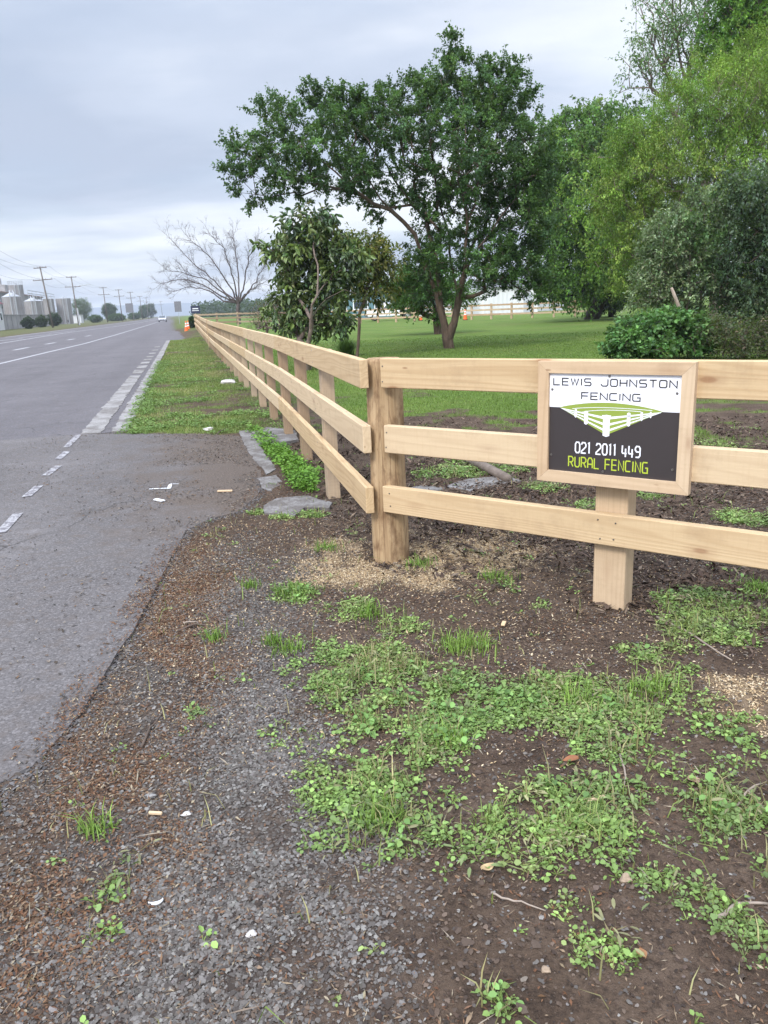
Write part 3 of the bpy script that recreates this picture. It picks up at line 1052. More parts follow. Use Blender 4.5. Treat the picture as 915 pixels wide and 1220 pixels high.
hw, hh_ = PW / 2, PH / 2
ow, oh = hw + FW, hh_ + FW
frames = [([(-ow, oh), (ow, oh), (hw, hh_), (-hw, hh_)], 0), ([(-ow, -oh), (-hw, -hh_), (hw, -hh_), (ow, -oh)], 0), ([(-ow, -oh), (-ow, oh), (-hw, hh_), (-hw, -hh_)], 1), ([(ow, -oh), (hw, -hh_), (hw, hh_), (ow, oh)], 1)]
for poly, vert in frames:
    cx = sum(p[0] for p in poly) / 4
    cz = sum(p[1] for p in poly) / 4
    sh = 0.9985
    pl = [((p[0] - cx) * sh, (p[1] - cz) * sh) for p in poly]
    mb = MB()
    if vert:
        # grain runs along local x, so lay upright boards on their side and turn them
        mb.prism([(p[1], -p[0]) for p in pl], -FD / 2, FD / 2, axis='y')
        o = mb.build('frame_board', M['pine_frame'], sgn, (cx, -0.006, cz), (0, -PI / 2, 0))
    else:
        mb.prism(pl, -FD / 2, FD / 2, axis='y')
        o = mb.build('frame_board', M['pine_frame'], sgn, (cx, -0.006, cz))
TWH = 0.343
ZS = hh_ - TWH * PH
mb = MB()
mb.box((0, -0.008, 0), (PW + 0.004, 0.004, PH + 0.004), m=0)
panel = mb.build('panel', [M['signdark']], sgn)
yf = -0.0106


def SP(s, t_, off=0.0):
    return ((s - 0.5) * PW, yf - off, (0.5 - t_) * PH)


def flat(name, polys, mat, off, lab=None):
    mb = MB()
    for k, pl in enumerate(polys):
        mb.add([SP(a, b, off + 0.00003 * (k % 9)) for a, b in pl], [tuple(range(len(pl)))])
    o = mb.build(name, mat, sgn)
    if lab:
        o['label'] = lab
    return o


def arc_top(s):
    k = (s - 0.085) / (0.875 - 0.085)
    return 0.345 - 0.066 * math.sin(PI * k) ** 0.8


mb = MB()
mb.add([SP(0.0, 0.0, 0.0002), SP(0, TWH, 0.0002), SP(1, TWH + 0.003, 0.0002), SP(1, 0, 0.0002)], [(0, 1, 2, 3)])
mb.build('white_header', M['signwhite'], sgn)
ss = np.linspace(0.085, 0.875, 25)
APEX = (0.462, 0.60)
# field: strips from the curved skyline down to the V of the fence


def vbot(s):
    if s < APEX[0]:
        k = (s - 0.085) / (APEX[0] - 0.085)
    else:
        k = (0.875 - s) / (0.875 - APEX[0])
    return 0.345 + (APEX[1] - 0.345) * k


mbf = MB()
ss2 = sorted(list(ss) + [APEX[0]])
for a, b in zip(ss2[:-1], ss2[1:]):
    ta, tb, ba, bb = arc_top(a), arc_top(b), vbot(a), vbot(b)
    mbf.add([SP(a, ta, 0.0005), SP(a, ba, 0.0005), SP(b, bb, 0.0005), SP(b, tb, 0.0005)], [(0, 1, 2, 3)])
logo = mbf.build('field_logo', M['signgreen'], sgn)
polys = []
TL, TR = (0.095, 0.348), (0.868, 0.348)
for (t0, t1) in ((0.418, 0.443), (0.482, 0.505), (0.540, 0.562)):
    polys.append([TL, (0.445, t0), (0.445, t1), (TL[0] + 0.004, TL[1] + 0.006)])
    polys.append([(0.48, t0), TR, (TR[0] - 0.004, TR[1] + 0.006), (0.48, t1)])


def vpost(s, w, lo, hi):
    polys.append([(s - w, lo), (s - w, hi), (s, hi + 0.012), (s + w, hi), (s + w, lo), (s, lo - 0.008)])


vpost(0.462, 0.026, 0.405, 0.605)
polys.append([(0.426, 0.402), (0.432, 0.424), (0.492, 0.424), (0.498, 0.402)])
vpost(0.302, 0.015, 0.375, 0.495)
vpost(0.218, 0.009, 0.36, 0.43)
vpost(0.630, 0.013, 0.372, 0.49)
vpost(0.725, 0.009, 0.36, 0.43)
vpost(0.790, 0.006, 0.355, 0.40)
flat('fence_emblem', polys, M['signwhite'], 0.0008)
sw = []
for (p0, p1, p2) in (((0.19, 0.352), (0.42, 0.310), (0.80, 0.337)), ((0.26, 0.385), (0.42, 0.335), (0.72, 0.352))):
    q_ = []
    for k in range(13):
        t_ = k / 12
        a = (1 - t_) ** 2 * p0[0] + 2 * t_ * (1 - t_) * p1[0] + t_ * t_ * p2[0]
        b = (1 - t_) ** 2 * p0[1] + 2 * t_ * (1 - t_) * p1[1] + t_ * t_ * p2[1]
        q_.append((a, b))
    for k in range(12):
        w0 = 0.0028
        sw.append([(q_[k][0], q_[k][1] - w0), (q_[k][0], q_[k][1] + w0), (q_[k + 1][0], q_[k + 1][1] + w0), (q_[k + 1][0], q_[k + 1][1] - w0)])
flat('furrow_lines', sw, M['signwhite'], 0.00065)

c_ = 0.14
GL = {
    'L': [[(0, 1), (0, 0), (1, 0)]], 'E': [[(1, 1), (0, 1), (0, 0), (1, 0)], [(0.02, .5), (.92, .5)]],
    'W': [[(0, 1), (.24, 0), (.5, .95), (.76, 0), (1, 1)]], 'I': [[(.5, 1), (.5, 0)]],
    'S': [[(1, 1), (c_, 1), (0, .88), (0, .62), (c_, .5), (1 - c_, .5), (1, .38), (1, .12), (1 - c_, 0), (0, 0)]],
    'J': [[(1, 1), (1, .18), (.8, 0), (.2, 0), (0, .18), (0, .3)]],
    'O': [[(.5, 1), (c_, 1), (0, .84), (0, .16), (c_, 0), (1 - c_, 0), (1, .16), (1, .84), (1 - c_, 1), (.5, 1)]],
    'H': [[(0, 1), (0, 0)], [(1, 1), (1, 0)], [(0, .5), (1, .5)]], 'N': [[(0, 0), (0, 1), (1, 0), (1, 1)]],
    'T': [[(0, 1), (1, 1)], [(.5, 1), (.5, 0)]], 'F': [[(1, 1), (0, 1), (0, 0)], [(0.02, .5), (.9, .5)]],
    'C': [[(1, 1), (c_, 1), (0, .84), (0, .16), (c_, 0), (1, 0)]],
    'G': [[(1, 1), (c_, 1), (0, .84), (0, .16), (c_, 0), (1, 0), (1, .48), (.55, .48)]],
    'R': [[(0, 0), (0, 1), (.7, 1), (1, .82), (1, .62), (.7, .45), (0.02, .45)], [(.5, .45), (1, 0)]],
    'U': [[(0, 1), (0, .18), (.25, 0), (.75, 0), (1, .18), (1, 1)]],
    'A': [[(0, 0), (0, .75), (.3, 1), (.7, 1), (1, .75), (1, 0)], [(0, .38), (1, .38)]],
    '0': [[(.5, 1), (.25, 1), (0, .82), (0, .18), (.25, 0), (.75, 0), (1, .18), (1, .82), (.75, 1), (.5, 1)]],
    '1': [[(0.1, .92), (.6, 1), (.6, 0)]],
    '2': [[(0, .8), (.2, 1), (.75, 1), (1, .82), (1, .62), (0, .15), (0, 0), (1, 0)]],
    '4': [[(.05, 1), (0, .38), (.15, .28), (1, .28)], [(.75, .72), (.75, -0.06)]],
    '9': [[(1, .5), (.25, .5), (0, .66), (0, .84), (.25, 1), (.75, 1), (1, .84), (1, .16), (.75, 0), (.1, 0)]],
}


def ribbon(pts, w):
    """mitred flat stroke as quads in 2-D"""
    pts = [np.array(p, float) for p in pts]
    closed = np.allclose(pts[0], pts[-1]) and len(pts) > 3
    n = len(pts)
    Ls, Rs = [], []
    for i in range(n):
        if closed:
            pp = pts[i - 1] if i > 0 else pts[-2]
            pn = pts[i + 1] if i < n - 1 else pts[1]
        else:
            pp = pts[i - 1] if i > 0 else None
            pn = pts[i + 1] if i < n - 1 else None
        ds = []
        if pp is not None:
            d = pts[i] - pp
            ds.append(d / np.linalg.norm(d))
        if pn is not None:
            d = pn - pts[i]
            ds.append(d / np.linalg.norm(d))
        n_ = [np.array([-d[1], d[0]]) for d in ds]
        m_ = sum(n_)
        m_ = m_ / np.linalg.norm(m_)
        k = min(1.0 / max(0.35, m_ @ n_[0]), 2.0)
        ext = np.zeros(2)
        Ls.append(pts[i] + m_ * w * k / 2 + ext)
        Rs.append(pts[i] - m_ * w * k / 2 + ext)
    return [[Ls[i], Rs[i], Rs[i + 1], Ls[i + 1]] for i in range(n - 1)]


def text(word, s0, s1, t0, t1, mat, aspect_w, gap, weight, widths={}):
    out = []
    W_ = {'I': 0.12, ' ': 0.75, '1': 0.55, 'W': 1.15}
    W_.update(widths)
    tot = sum(W_.get(ch, 1.0) for ch in word) + gap * (len(word) - 1)
    unit = (s1 - s0) / tot                      # in panel widths
    x = s0
    mb = MB()
    ht = (t1 - t0) * PH
    for k, ch in enumerate(word):
        if ch == ' ':
            mb.build('lettering', mat, sgn)
            mb = MB()
        w = W_.get(ch, 1.0) * unit * PW
        for j, st in enumerate(GL.get(ch, [])):
            pts = [(p[0] * w, p[1] * ht) for p in st]
            for qd in ribbon(pts, weight):
                ox, oz = (s0 - 0.5) * PW + (x - s0) * PW, (0.5 - t1) * PH
                mb.add([(ox + a[0], yf - 0.0009 - 0.00012 * j, oz + a[1]) for a in qd], [(0, 1, 2, 3)])
        x += (W_.get(ch, 1.0) + gap) * unit
    return mb.build('lettering', mat, sgn)


text('LEWIS JOHNSTON', 0.033, 0.965, 0.052, 0.118, M['signtext'], 1, 0.42, 0.0052)
text('FENCING', 0.262, 0.708, 0.188, 0.253, M['signtext'], 1, 0.36, 0.0052)
text('021 2011 449', 0.222, 0.725, 0.690, 0.797, M['signwhite'], 1, 0.42, 0.0062, {' ': 0.55})
text('RURAL FENCING', 0.168, 0.785, 0.842, 0.945, M['signlime'], 1, 0.42, 0.0056, {' ': 0.5, 'I': 0.2})
for (s, t_) in ((0.022, 0.165), (0.968, 0.168), (0.475, 0.022), (0.02, 0.84), (0.965, 0.89), (0.447, 0.972)):
    mb = MB()
    p = SP(s, t_, 0.0)
    mb.tube([(p[0], p[1] + 0.001, p[2]), (p[0], p[1] - 0.003, p[2])], [0.0062, 0.0048], n=12)
    mb.build('screw', M['screw'], sgn)


# ------------------------------------------------------------------ scatter generators
def frame_from(nrm):
    nrm = nrm / np.linalg.norm(nrm, axis=1, keepdims=True)
    ref = np.where(np.abs(nrm[:, 2:3]) < 0.9, np.array([[0, 0, 1.0]]), np.array([[1.0, 0, 0]]))
    a = np.cross(nrm, ref)
    a /= np.linalg.norm(a, axis=1, keepdims=True)
    return a, np.cross(nrm, a)


def unit(n):
    v = rng.normal(size=(n, 3))
    return v / np.linalg.norm(v, axis=1, keepdims=True)


def leaves_arr(P, A, N, L, W, six=False, droop=0.15):
    """leaf blades: base point, axis, face normal"""
    A = A / np.linalg.norm(A, axis=1, keepdims=True)
    S = np.cross(A, N)
    S /= np.linalg.norm(S, axis=1, keepdims=True) + 1e-9
    N = np.cross(S, A)
    L = np.broadcast_to(L, len(P))[:, None]
    W = np.broadcast_to(W, len(P))[:, None]
    if not six:
        v = np.stack([P, P + A * L * 0.45 + S * W * 0.5 + N * W * 0.12, P + A * L - N * L * droop, P + A * L * 0.45 - S * W * 0.5 + N * W * 0.12], 1)
    else:
        v = np.stack([P, P + A * L * 0.3 + S * W * 0.45 + N * W * 0.1, P + A * L * 0.7 + S * W * 0.42 + N * W * 0.06, P + A * L - N * L * droop, P + A * L * 0.7 - S * W * 0.42 + N * W * 0.06, P + A * L * 0.3 - S * W * 0.45 + N * W * 0.1], 1)
    return v


def leaf_mesh(name, v, col, mat):
    n, k, _ = v.shape
    idx = np.arange(n * k).reshape(n, k)
    cols = np.repeat(col, k, axis=0)
    if k == 4:
        return mesh_np(name, v.reshape(-1, 3), quads=idx, mat=mat, col=cols)
    # six-sided leaf as two quads along the midrib
    qa = idx[:, [0, 1, 2, 3]]
    qb = idx[:, [0, 3, 4, 5]]
    return mesh_np(name, v.reshape(-1, 3), quads=np.concatenate([qa, qb]), mat=mat, col=cols)


def tint(n, base, var=0.25, hue=0.12):
    base = np.array(base)
    k = np.exp(rng.normal(0, var, (n, 1)))
    h = 1 + rng.normal(0, hue, (n, 3)) * np.array([1, 0.35, 0.7])
    return np.clip(base * k * h, 0.002, 0.9)


# ------------------------------------------------------------------ trees
def grow(init, targets, root, seglen=0.4, seed=0, wig=0.06, reach=1.0):
    """branches: init polylines (list of point lists, each starting on an earlier one), then twigs to every target"""
    r_ = np.random.default_rng(seed)
    pos, par = [], []

    def addnode(p, pr):
        pos.append(np.array(p, float))
        par.append(pr)
        return len(pos) - 1
    for k, pl in enumerate(init):
        pl = [np.array(p, float) for p in pl]
        if k == 0:
            last = addnode(pl[0], -1)
        else:
            dd = [np.linalg.norm(p - pl[0]) for p in pos]
            last = int(np.argmin(dd))
        for a, b in zip(pl[:-1], pl[1:]):
            m = max(1, int(np.linalg.norm(b - a) / seglen))
            for j in range(1, m + 1):
                w = r_.normal(0, wig * 0.5, 3) if j < m else 0
                last = addnode(a + (b - a) * j / m + w, last)
    ninit = len(pos)
    root = np.array(root)
    order = np.argsort(np.linalg.norm(targets - root, axis=1))
    buf = np.zeros((len(pos) + len(targets) * 14, 3))
    buf[:len(pos)] = pos
    tips = []
    dr = np.zeros(len(buf))
    dr[:len(pos)] = np.linalg.norm(buf[:len(pos)] - root, axis=1)
    for ti in order:
        T = targets[ti]
        n = len(pos)
        d = np.linalg.norm(buf[:n] - T, axis=1)
        td = np.linalg.norm(T - root)
        cost = d + 2.0 * np.maximum(0, dr[:n] - td * 0.97) + 0.0
        cost[0] += 1e3
        i = int(np.argmin(cost))
        a = pos[i]
        dist = np.linalg.norm(T - a)
        m = int(min(12, max(1, dist / seglen)))
        last = i
        mid = r_.normal(0, wig * dist * 1.2, 3)
        mid[2] -= abs(r_.normal(0, wig * dist * 0.5))
        for j in range(1, m + 1):
            t_ = j / m
            p = a + (T - a) * t_ + mid * math.sin(PI * t_) * 0.8 + (r_.normal(0, wig * 0.4, 3) if j < m else 0)
            last = addnode(p, last)
            buf[last] = p
            dr[last] = np.linalg.norm(p - root)
        tips.append((ti, last))
    return np.array(pos), np.array(par), tips, ninit


def radii(pos, par, rtip, rtrunk, expo=0.5):
    n = len(pos)
    cnt = np.zeros(n)
    kids = np.zeros(n, int)
    for i in range(n - 1, -1, -1):
        if kids[i] == 0:
            cnt[i] = 1
        if par[i] >= 0:
            cnt[par[i]] += cnt[i]
            kids[par[i]] += 1
    r = rtip * cnt ** expo
    s = rtrunk / r[0]
    k = np.log(s) / np.log(max(cnt[0], 2))
    return rtip * cnt ** (expo + k), cnt


def tubes(pos, par, rad, base, sides=6):
    e = np.nonzero(par >= 0)[0]
    a, b = pos[par[e]], pos[e]
    ra, rb = np.minimum(rad[par[e]], rad[e] * 1.6), rad[e]
    d = b - a
    L = np.linalg.norm(d, axis=1, keepdims=True) + 1e-6
    d = d / L
    a = a - d * ra[:, None] * 0.25
    s, t_ = frame_from(d)
    ang = np.arange(sides) * 2 * PI / sides
    ca, sa = np.cos(ang), np.sin(ang)
    ring = s[:, None, :] * ca[None, :, None] + t_[:, None, :] * sa[None, :, None]
    v = np.concatenate([a[:, None, :] + ring * ra[:, None, None], b[:, None, :] + ring * rb[:, None, None]], 1)
    idx = np.arange(len(e))[:, None] * (2 * sides)
    k = np.arange(sides)
    q = np.stack([k, (k + 1) % sides, sides + (k + 1) % sides, sides + k], -1)
    q = (idx[:, :, None] + q[None]).reshape(-1, 4)
    return v.reshape(-1, 3) - base, q


def blob_targets(blobs, dist, n, seed=0, shell=0.5):
    """blobs: (px, py, rx, ry, ddepth, rdepth) surveyed at the tree's depth -> points in its crown"""
    r_ = np.random.default_rng(seed)
    out, cen = [], []
    vol = np.array([b[2] * b[3] for b in blobs], float)
    cnt = np.maximum(3, (vol / vol.sum() * n)).astype(int)
    for b, k in zip(blobs, cnt):
        c = AT(b[0], b[1], dist + b[4])
        mpp = (dist + b[4]) / 949.0
        d = r_.normal(size=(k, 3))
        d /= np.linalg.norm(d, axis=1, keepdims=True)
        rr = (r_.random((k, 1)) ** shell)
        out.append(c + d * rr * np.array([b[2] * mpp, b[5], b[3] * mpp]))
        cen.append(np.repeat(c[None], k, 0))
    return np.concatenate(out), np.concatenate(cen)


def make_tree(name, label, base, blobs, dist, ntar, nleaf, leafL, leafW, cols, trunk, rtrunk, rtip, clump=0.35,
              bark_m='bark', leaf_m='leaf', seed=0, droop=0.15, hang=0.0, seglen=0.4, cat='tree', shell=0.5, wig=0.06, six=False,
              shoot=0.6, up=0.5, trunk_name='trunk', crown_name='crown', group=None, sides=6, flatten=0.7, bare_tips=0):
    t = thing(name, label, cat, base, 0.0, group)
    r_ = np.random.default_rng(seed + 100)
    tar, cen = blob_targets(blobs, dist, ntar, seed, shell)
    tar[:, 2] = np.maximum(tar[:, 2], base[2] + 0.15)
    pos, par, tips, ninit = grow(trunk, tar, trunk[0][0], seglen, seed, wig)
    rad, cnt = radii(pos, par, rtip, rtrunk)
    v, q = tubes(pos, par, rad, np.array(base), sides)
    link(trunk_name, mesh_np(trunk_name, v, quads=q, mat=M[bark_m], smooth=True), t)
    if nleaf:
        per = max(1, nleaf // len(tar))
        k = len(tar)
        outd = tar - cen
        outd /= np.linalg.norm(outd, axis=1, keepdims=True) + 1e-6
        # each clump: a few short shoots, leaves set along them
        ns = 4
        sd = unit(k * ns) * 0.8 + np.repeat(outd, ns, 0) * shoot + np.array([0, 0, up - hang * 1.6])
        sd /= np.linalg.norm(sd, axis=1, keepdims=True)
        sl = clump * rng.uniform(0.6, 1.6, (k * ns, 1))
        sbase = np.repeat(tar, ns, 0) + rng.normal(0, clump * 0.22, (k * ns, 3))
        pl = max(1, per // ns)
        f = rng.random((k * ns, pl, 1))
        P = sbase[:, None, :] + sd[:, None, :] * sl[:, None, :] * f + rng.normal(0, clump * 0.10, (k * ns, pl, 3))
        if hang:
            P[:, :, 2] -= (f[:, :, 0] ** 2) * hang * clump
        A = sd[:, None, :] * 0.7 + rng.normal(0, 0.6, P.shape) + np.array([0, 0, -0.25 - hang * 0.6])
        P, A = P.reshape(-1, 3), A.reshape(-1, 3)
        N = unit(len(P)) * flatten + np.array([0, 0, 1.0])
        cb = np.array(cols)
        ci = r_.integers(0, len(cb), k)
        # neighbouring clumps share a tone
        nz = fbm(tar[:, 0] * 1.0 + tar[:, 2] * 0.7, tar[:, 1] + tar[:, 2], clump * 5, seed, 2)
        ci = np.clip(((nz + 0.35) / 0.7 * len(cb) + r_.normal(0, 0.6, k)).astype(int), 0, len(cb) - 1)
        col = np.repeat(cb[ci] * np.exp(r_.normal(0, 0.26, (k, 1))), ns * pl, 0)
        col = np.clip(col * np.exp(rng.normal(0, 0.22, (len(P), 1))) * (1 + rng.normal(0, 0.07, (len(P), 3))), 0.003, 0.8)
        LL = leafL * rng.uniform(0.65, 1.3, len(P))
        vv = leaves_arr(P - np.array(base), A, N, LL, leafW * LL / leafL, six, droop)
        link(crown_name, leaf_mesh(crown_name, vv, col, M[leaf_m]), t)
    return t


# --- main spreading tree on the lawn
d0 = 25.3
B = np.array([2.32, 25.3, 0.0])


def W(px, py, dd=0.0, d=None):
    return AT(px, py, (d0 if d is None else d) + dd)


blobs = [(292, 185, 24, 22, -1, 1.0), (300, 225, 20, 24, -1, 1.0), (335, 160, 38, 38, -1, 1.5), (345, 205, 45, 34, -1, 1.6), (392, 140, 40, 32, 0.5, 1.8), (405, 185, 48, 44, -0.8, 2.0), (440, 150, 40, 40, 0.8, 2.0), (478, 150, 50, 42, -0.5, 2.2), (515, 125, 42, 42, 0.3, 2.0), (560, 120, 44, 44, 0, 2.0), (595, 140, 40, 48, 0.5, 2.0), (560, 180, 60, 48, -1.2, 2.2), (610, 190, 42, 50, 0.2, 2.0), (640, 175, 24, 34, 0, 1.2), (620, 235, 36, 42, 0, 1.8), (580, 240, 46, 44, 0.8, 2.2), (535, 225, 48, 38, 1.2, 2.0), (600, 290, 42, 38, 0, 1.8), (560, 310, 50, 32, -0.8, 2.0), (520, 290, 36, 34, 0.6, 1.8), (625, 320, 30, 30, 0.3, 1.4), (500, 325, 34, 26, 0.3, 1.4), (470, 230, 40, 30, 1.4, 1.8), (430, 215, 36, 26, 1.0, 1.6),
         (556, 88, 30, 20, 0, 0.9), (545, 62, 11, 20, 0, 0.5), (600, 100, 32, 22, 0, 0.9), (611, 88, 8, 16, 0, 0.4), (622, 112, 14, 8, 0, 0.4), (420, 122, 30, 14, 0, 0.9), (372, 118, 16, 12, 0, 0.7), (279, 178, 10, 10, -1, 0.5), (278, 208, 8, 14, -1, 0.5), (500, 100, 18, 10, 0, 0.6), (318, 128, 10, 8, -0.5, 0.5), (480, 345, 24, 14, 0, 1.0), (335, 125, 8, 6, 0, 0.4), (648, 205, 18, 26, 0, 0.9), (648, 280, 22, 34, 0.2, 1.2), (640, 335, 24, 22, 0.2, 1.0), (590, 335, 42, 18, -0.3, 1.6), (512, 350, 26, 12, 0.1, 1.0), (640, 352, 24, 14, 0.2, 1.0), (545, 50, 7, 12, 0, 0.35), (538, 78, 10, 8, 0, 0.4), (610, 80, 5, 10, 0, 0.3), (500, 92, 8, 7, 0, 0.4), (410, 112, 8, 8, 0, 0.4)]
trunk = [[B, W(533, 403), W(529, 385), W(522, 366)],
         [W(534, 408), W(541, 385, -0.15), W(547, 355, -0.2), W(552, 330, -0.3), W(556, 280, -0.5), W(566, 225, -0.6), W(590, 170, -0.3), W(598, 120)],
         [W(529, 385), W(520, 352, 0.1), W(507, 318, 0.4), W(495, 280, 0.3), W(465, 250, 0), W(430, 232, -0.4), W(390, 222, -0.9), W(345, 215, -1)],
         [W(526, 375), W(523, 335, 0.3), W(518, 300, 0.7), W(508, 262, 0.9), W(485, 235, 1.0), W(460, 195, 0.9), W(430, 160, 0.6)],
         [W(545, 355, -0.2), W(538, 315, 0.8), W(532, 270, 1.1), W(520, 225, 0.8), W(512, 170, 0.3), W(535, 110)],
         [W(552, 330, -0.3), W(570, 295, -0.8), W(595, 260, -0.6), W(625, 225, -0.2)],
         [W(430, 232, -0.4), W(400, 205, -0.8), W(360, 175, -1.0), W(310, 190, -1)],
         [W(465, 250, 0), W(440, 215, -0.6), W(415, 175, -0.7)],
         [W(560, 260, -0.5), W(545, 215, -1.2), W(555, 165, -1.2), W(548, 80, 0)]]
main_tree = make_tree('spreading_tree', 'wide spreading dark green tree with several dark stems, on the lawn behind the corner post', B, blobs, d0, 1450, 185000, 0.078, 0.052,
                      [(0.038, 0.085, 0.028), (0.055, 0.118, 0.034), (0.078, 0.15, 0.04), (0.055, 0.11, 0.045), (0.11, 0.19, 0.052)], trunk, 0.19, 0.0045, clump=0.28, seed=3, shoot=0.8, up=0.35)

# --- small light-green tree behind it
d1 = 37.8
B1 = np.array([2.96, 37.8, 0.0])
bl = [(500, 350, 34, 18, 0, 1.4), (475, 345, 22, 14, 0, 1.0), (525, 345, 30, 16, 0.4, 1.2), (490, 365, 22, 9, -0.5, 0.8), (545, 355, 22, 12, 0, 1.0), (505, 330, 26, 14, 0.5, 1.0), (520, 375, 16, 6, -0.2, 0.5)]
make_tree('small_tree', 'small low tree with light green leaves partly hidden behind the big spreading tree', B1, bl, d1, 260, 16000, 0.12, 0.08,
          [(0.055, 0.13, 0.022), (0.075, 0.16, 0.03), (0.045, 0.10, 0.02)], [[B1, W(521, 385, 0, d1), W(519, 370, 0, d1), W(512, 352, 0, d1)], [W(519, 370, 0, d1), W(530, 352, 0, d1)]], 0.22, 0.010, clump=0.4, seed=11)

# --- large-leaved small tree close behind the fence
d2 = 18.6
B2 = np.array([AT(366, 438, d2)[0], d2, 0.0])
bl = [(372, 262, 20, 16, 0, 0.5), (352, 282, 20, 18, 0, 0.5), (395, 282, 24, 18, 0, 0.5), (372, 300, 24, 18, 0.4, 0.5), (338, 312, 18, 18, 0, 0.5), (358, 338, 30, 18, 0.4, 0.6), (404, 318, 26, 20, 0.1, 0.6), (396, 350, 24, 18, 0.1, 0.6), (345, 365, 26, 16, 0.3, 0.6), (390, 378, 24, 14, 0.2, 0.5), (324, 292, 9, 14, 0, 0.3), (425, 300, 12, 16, 0, 0.4), (405, 382, 12, 14, 0, 0.4), (348, 256, 8, 8, 0, 0.3), (396, 258, 6, 8, 0, 0.3), (355, 385, 18, 12, 0.3, 0.5)]
tr = [[B2, W(368, 405, -0.4, d2), W(371, 380, -0.6, d2), W(378, 352, -0.75, d2), W(379, 330, -0.7, d2), W(375, 305, -0.5, d2), W(374, 275, 0, d2)],
      [W(373, 372, -0.6, d2), W(390, 355, -0.7, d2), W(410, 345, -0.5, d2), W(425, 350, -0.3, d2)],
      [W(371, 380, -0.6, d2), W(355, 355, 0.1, d2), W(340, 325, 0.1, d2)],
      [W(378, 352, -0.7, d2), W(398, 320, 0.1, d2), W(420, 305, 0, d2)]]
make_tree('broadleaf_tree', 'small bushy tree with big glossy leaves and crooked stem behind the long rails', B2, bl, d2, 300, 6600, 0.155, 0.07,
          [(0.065, 0.10, 0.034), (0.09, 0.135, 0.04), (0.125, 0.17, 0.05), (0.06, 0.10, 0.045), (0.20, 0.20, 0.06)], tr, 0.085, 0.006, clump=0.22, bark_m='bark_grey', leaf_m='leaf_gloss', seed=21, droop=0.3, seglen=0.2, hang=0.4, six=True, flatten=0.9)

# --- yellowing tree behind the broadleaf one
d2b = 22.5
B2b = np.array([AT(425, 425, d2b)[0], d2b, 0])
bl = [(440, 300, 24, 22, 0, 0.7), (455, 310, 18, 22, 0, 0.6), (432, 325, 22, 20, 0, 0.6), (445, 345, 20, 14, 0, 0.6), (425, 290, 14, 16, 0, 0.5)]
make_tree('yellowing_tree', 'slim small tree with yellowish olive leaves, between the broadleaf tree and the spreading tree', B2b, bl, d2b, 150, 5200, 0.13, 0.06,
          [(0.10, 0.115, 0.025), (0.14, 0.14, 0.028), (0.07, 0.09, 0.022)], [[B2b, W(428, 390, 0, d2b), W(434, 360, 0, d2b), W(440, 320, 0, d2b)]], 0.05, 0.006, clump=0.3, seed=25, hang=0.4, seglen=0.3)

# --- bare tree by the far corner of the fence
d3 = 84.0
B3 = np.array([AT(284, 381, d3)[0], d3, 0.15])
rr3 = np.random.default_rng(77)
tr = [[B3, W(283, 372, 0, d3), W(284, 362, 0, d3)]]
tips3 = [(192, 338), (200, 322), (196, 330), (206, 302), (203, 285), (207, 278), (222, 282), (236, 276), (250, 279), (262, 276), (278, 281), (292, 284), (304, 292), (312, 303), (316, 318), (312, 338), (205, 348), (214, 312), (228, 298), (245, 290), (270, 288), (288, 296), (300, 310)]
limbs3 = [[(268, 359), (250, 347), (228, 341), (205, 348)], [(262, 352), (240, 338), (218, 333), (192, 338)], [(270, 350), (250, 330), (228, 312), (203, 285)], [(276, 346), (262, 322), (244, 300), (222, 282)], [(281, 345), (274, 318), (266, 295), (250, 279)], [(285, 345), (283, 318), (280, 298), (278, 281)], [(289, 346), (293, 322), (298, 304), (304, 292)], [(296, 348), (306, 332), (314, 318)], [(273, 354), (248, 334), (224, 326), (200, 322)], [(292, 352), (300, 345), (312, 338)]]
for k_, l_ in enumerate(limbs3):
    dz_ = rr3.uniform(-2.5, 2.5)
    tr.append([W(284, 364, 0, d3)] + [W(284 + (px - 284) * 0.86, 364 + (py - 364) * 0.80, dz_ * (i + 1) / 4, d3) for i, (px, py) in enumerate(l_)])
pos3, par3, rad3 = [np.array(B3)], [-1], [0.26]


def limb3(start, pts, r0, r1):
    cur = start
    chain = []
    n = len(pts)
    for i, p in enumerate(pts):
        pos3.append(np.array(p))
        par3.append(cur)
        rad3.append(r0 + (r1 - r0) * (i + 1) / n)
        cur = len(pos3) - 1
        chain.append(cur)
    return chain


def twigs3(node, dirv, L, r, lev):
    d = dirv / np.linalg.norm(dirv)
    n = max(3, int(L / 0.35))
    pts = []
    p = pos3[node].copy()
    for i in range(n):
        d = d + rr3.normal(0, 0.07, 3) + np.array([0, 0, 0.02])
        d /= np.linalg.norm(d)
        p = p + d * L / n
        pts.append(p)
    ch = limb3(node, pts, r, r * 0.45)
    if lev > 0:
        for k in range((4, 4, 3, 3)[lev]):
            i = int(rr3.integers(max(0, n // 4), n))
            side = rr3.normal(0, 1, 3)
            side -= d * (side @ d)
            side /= np.linalg.norm(side)
            a = rr3.uniform(0.35, 0.85)
            twigs3(ch[i], d * math.cos(a) + side * math.sin(a), L * rr3.uniform(0.45, 0.7), r * 0.6, lev - 1)


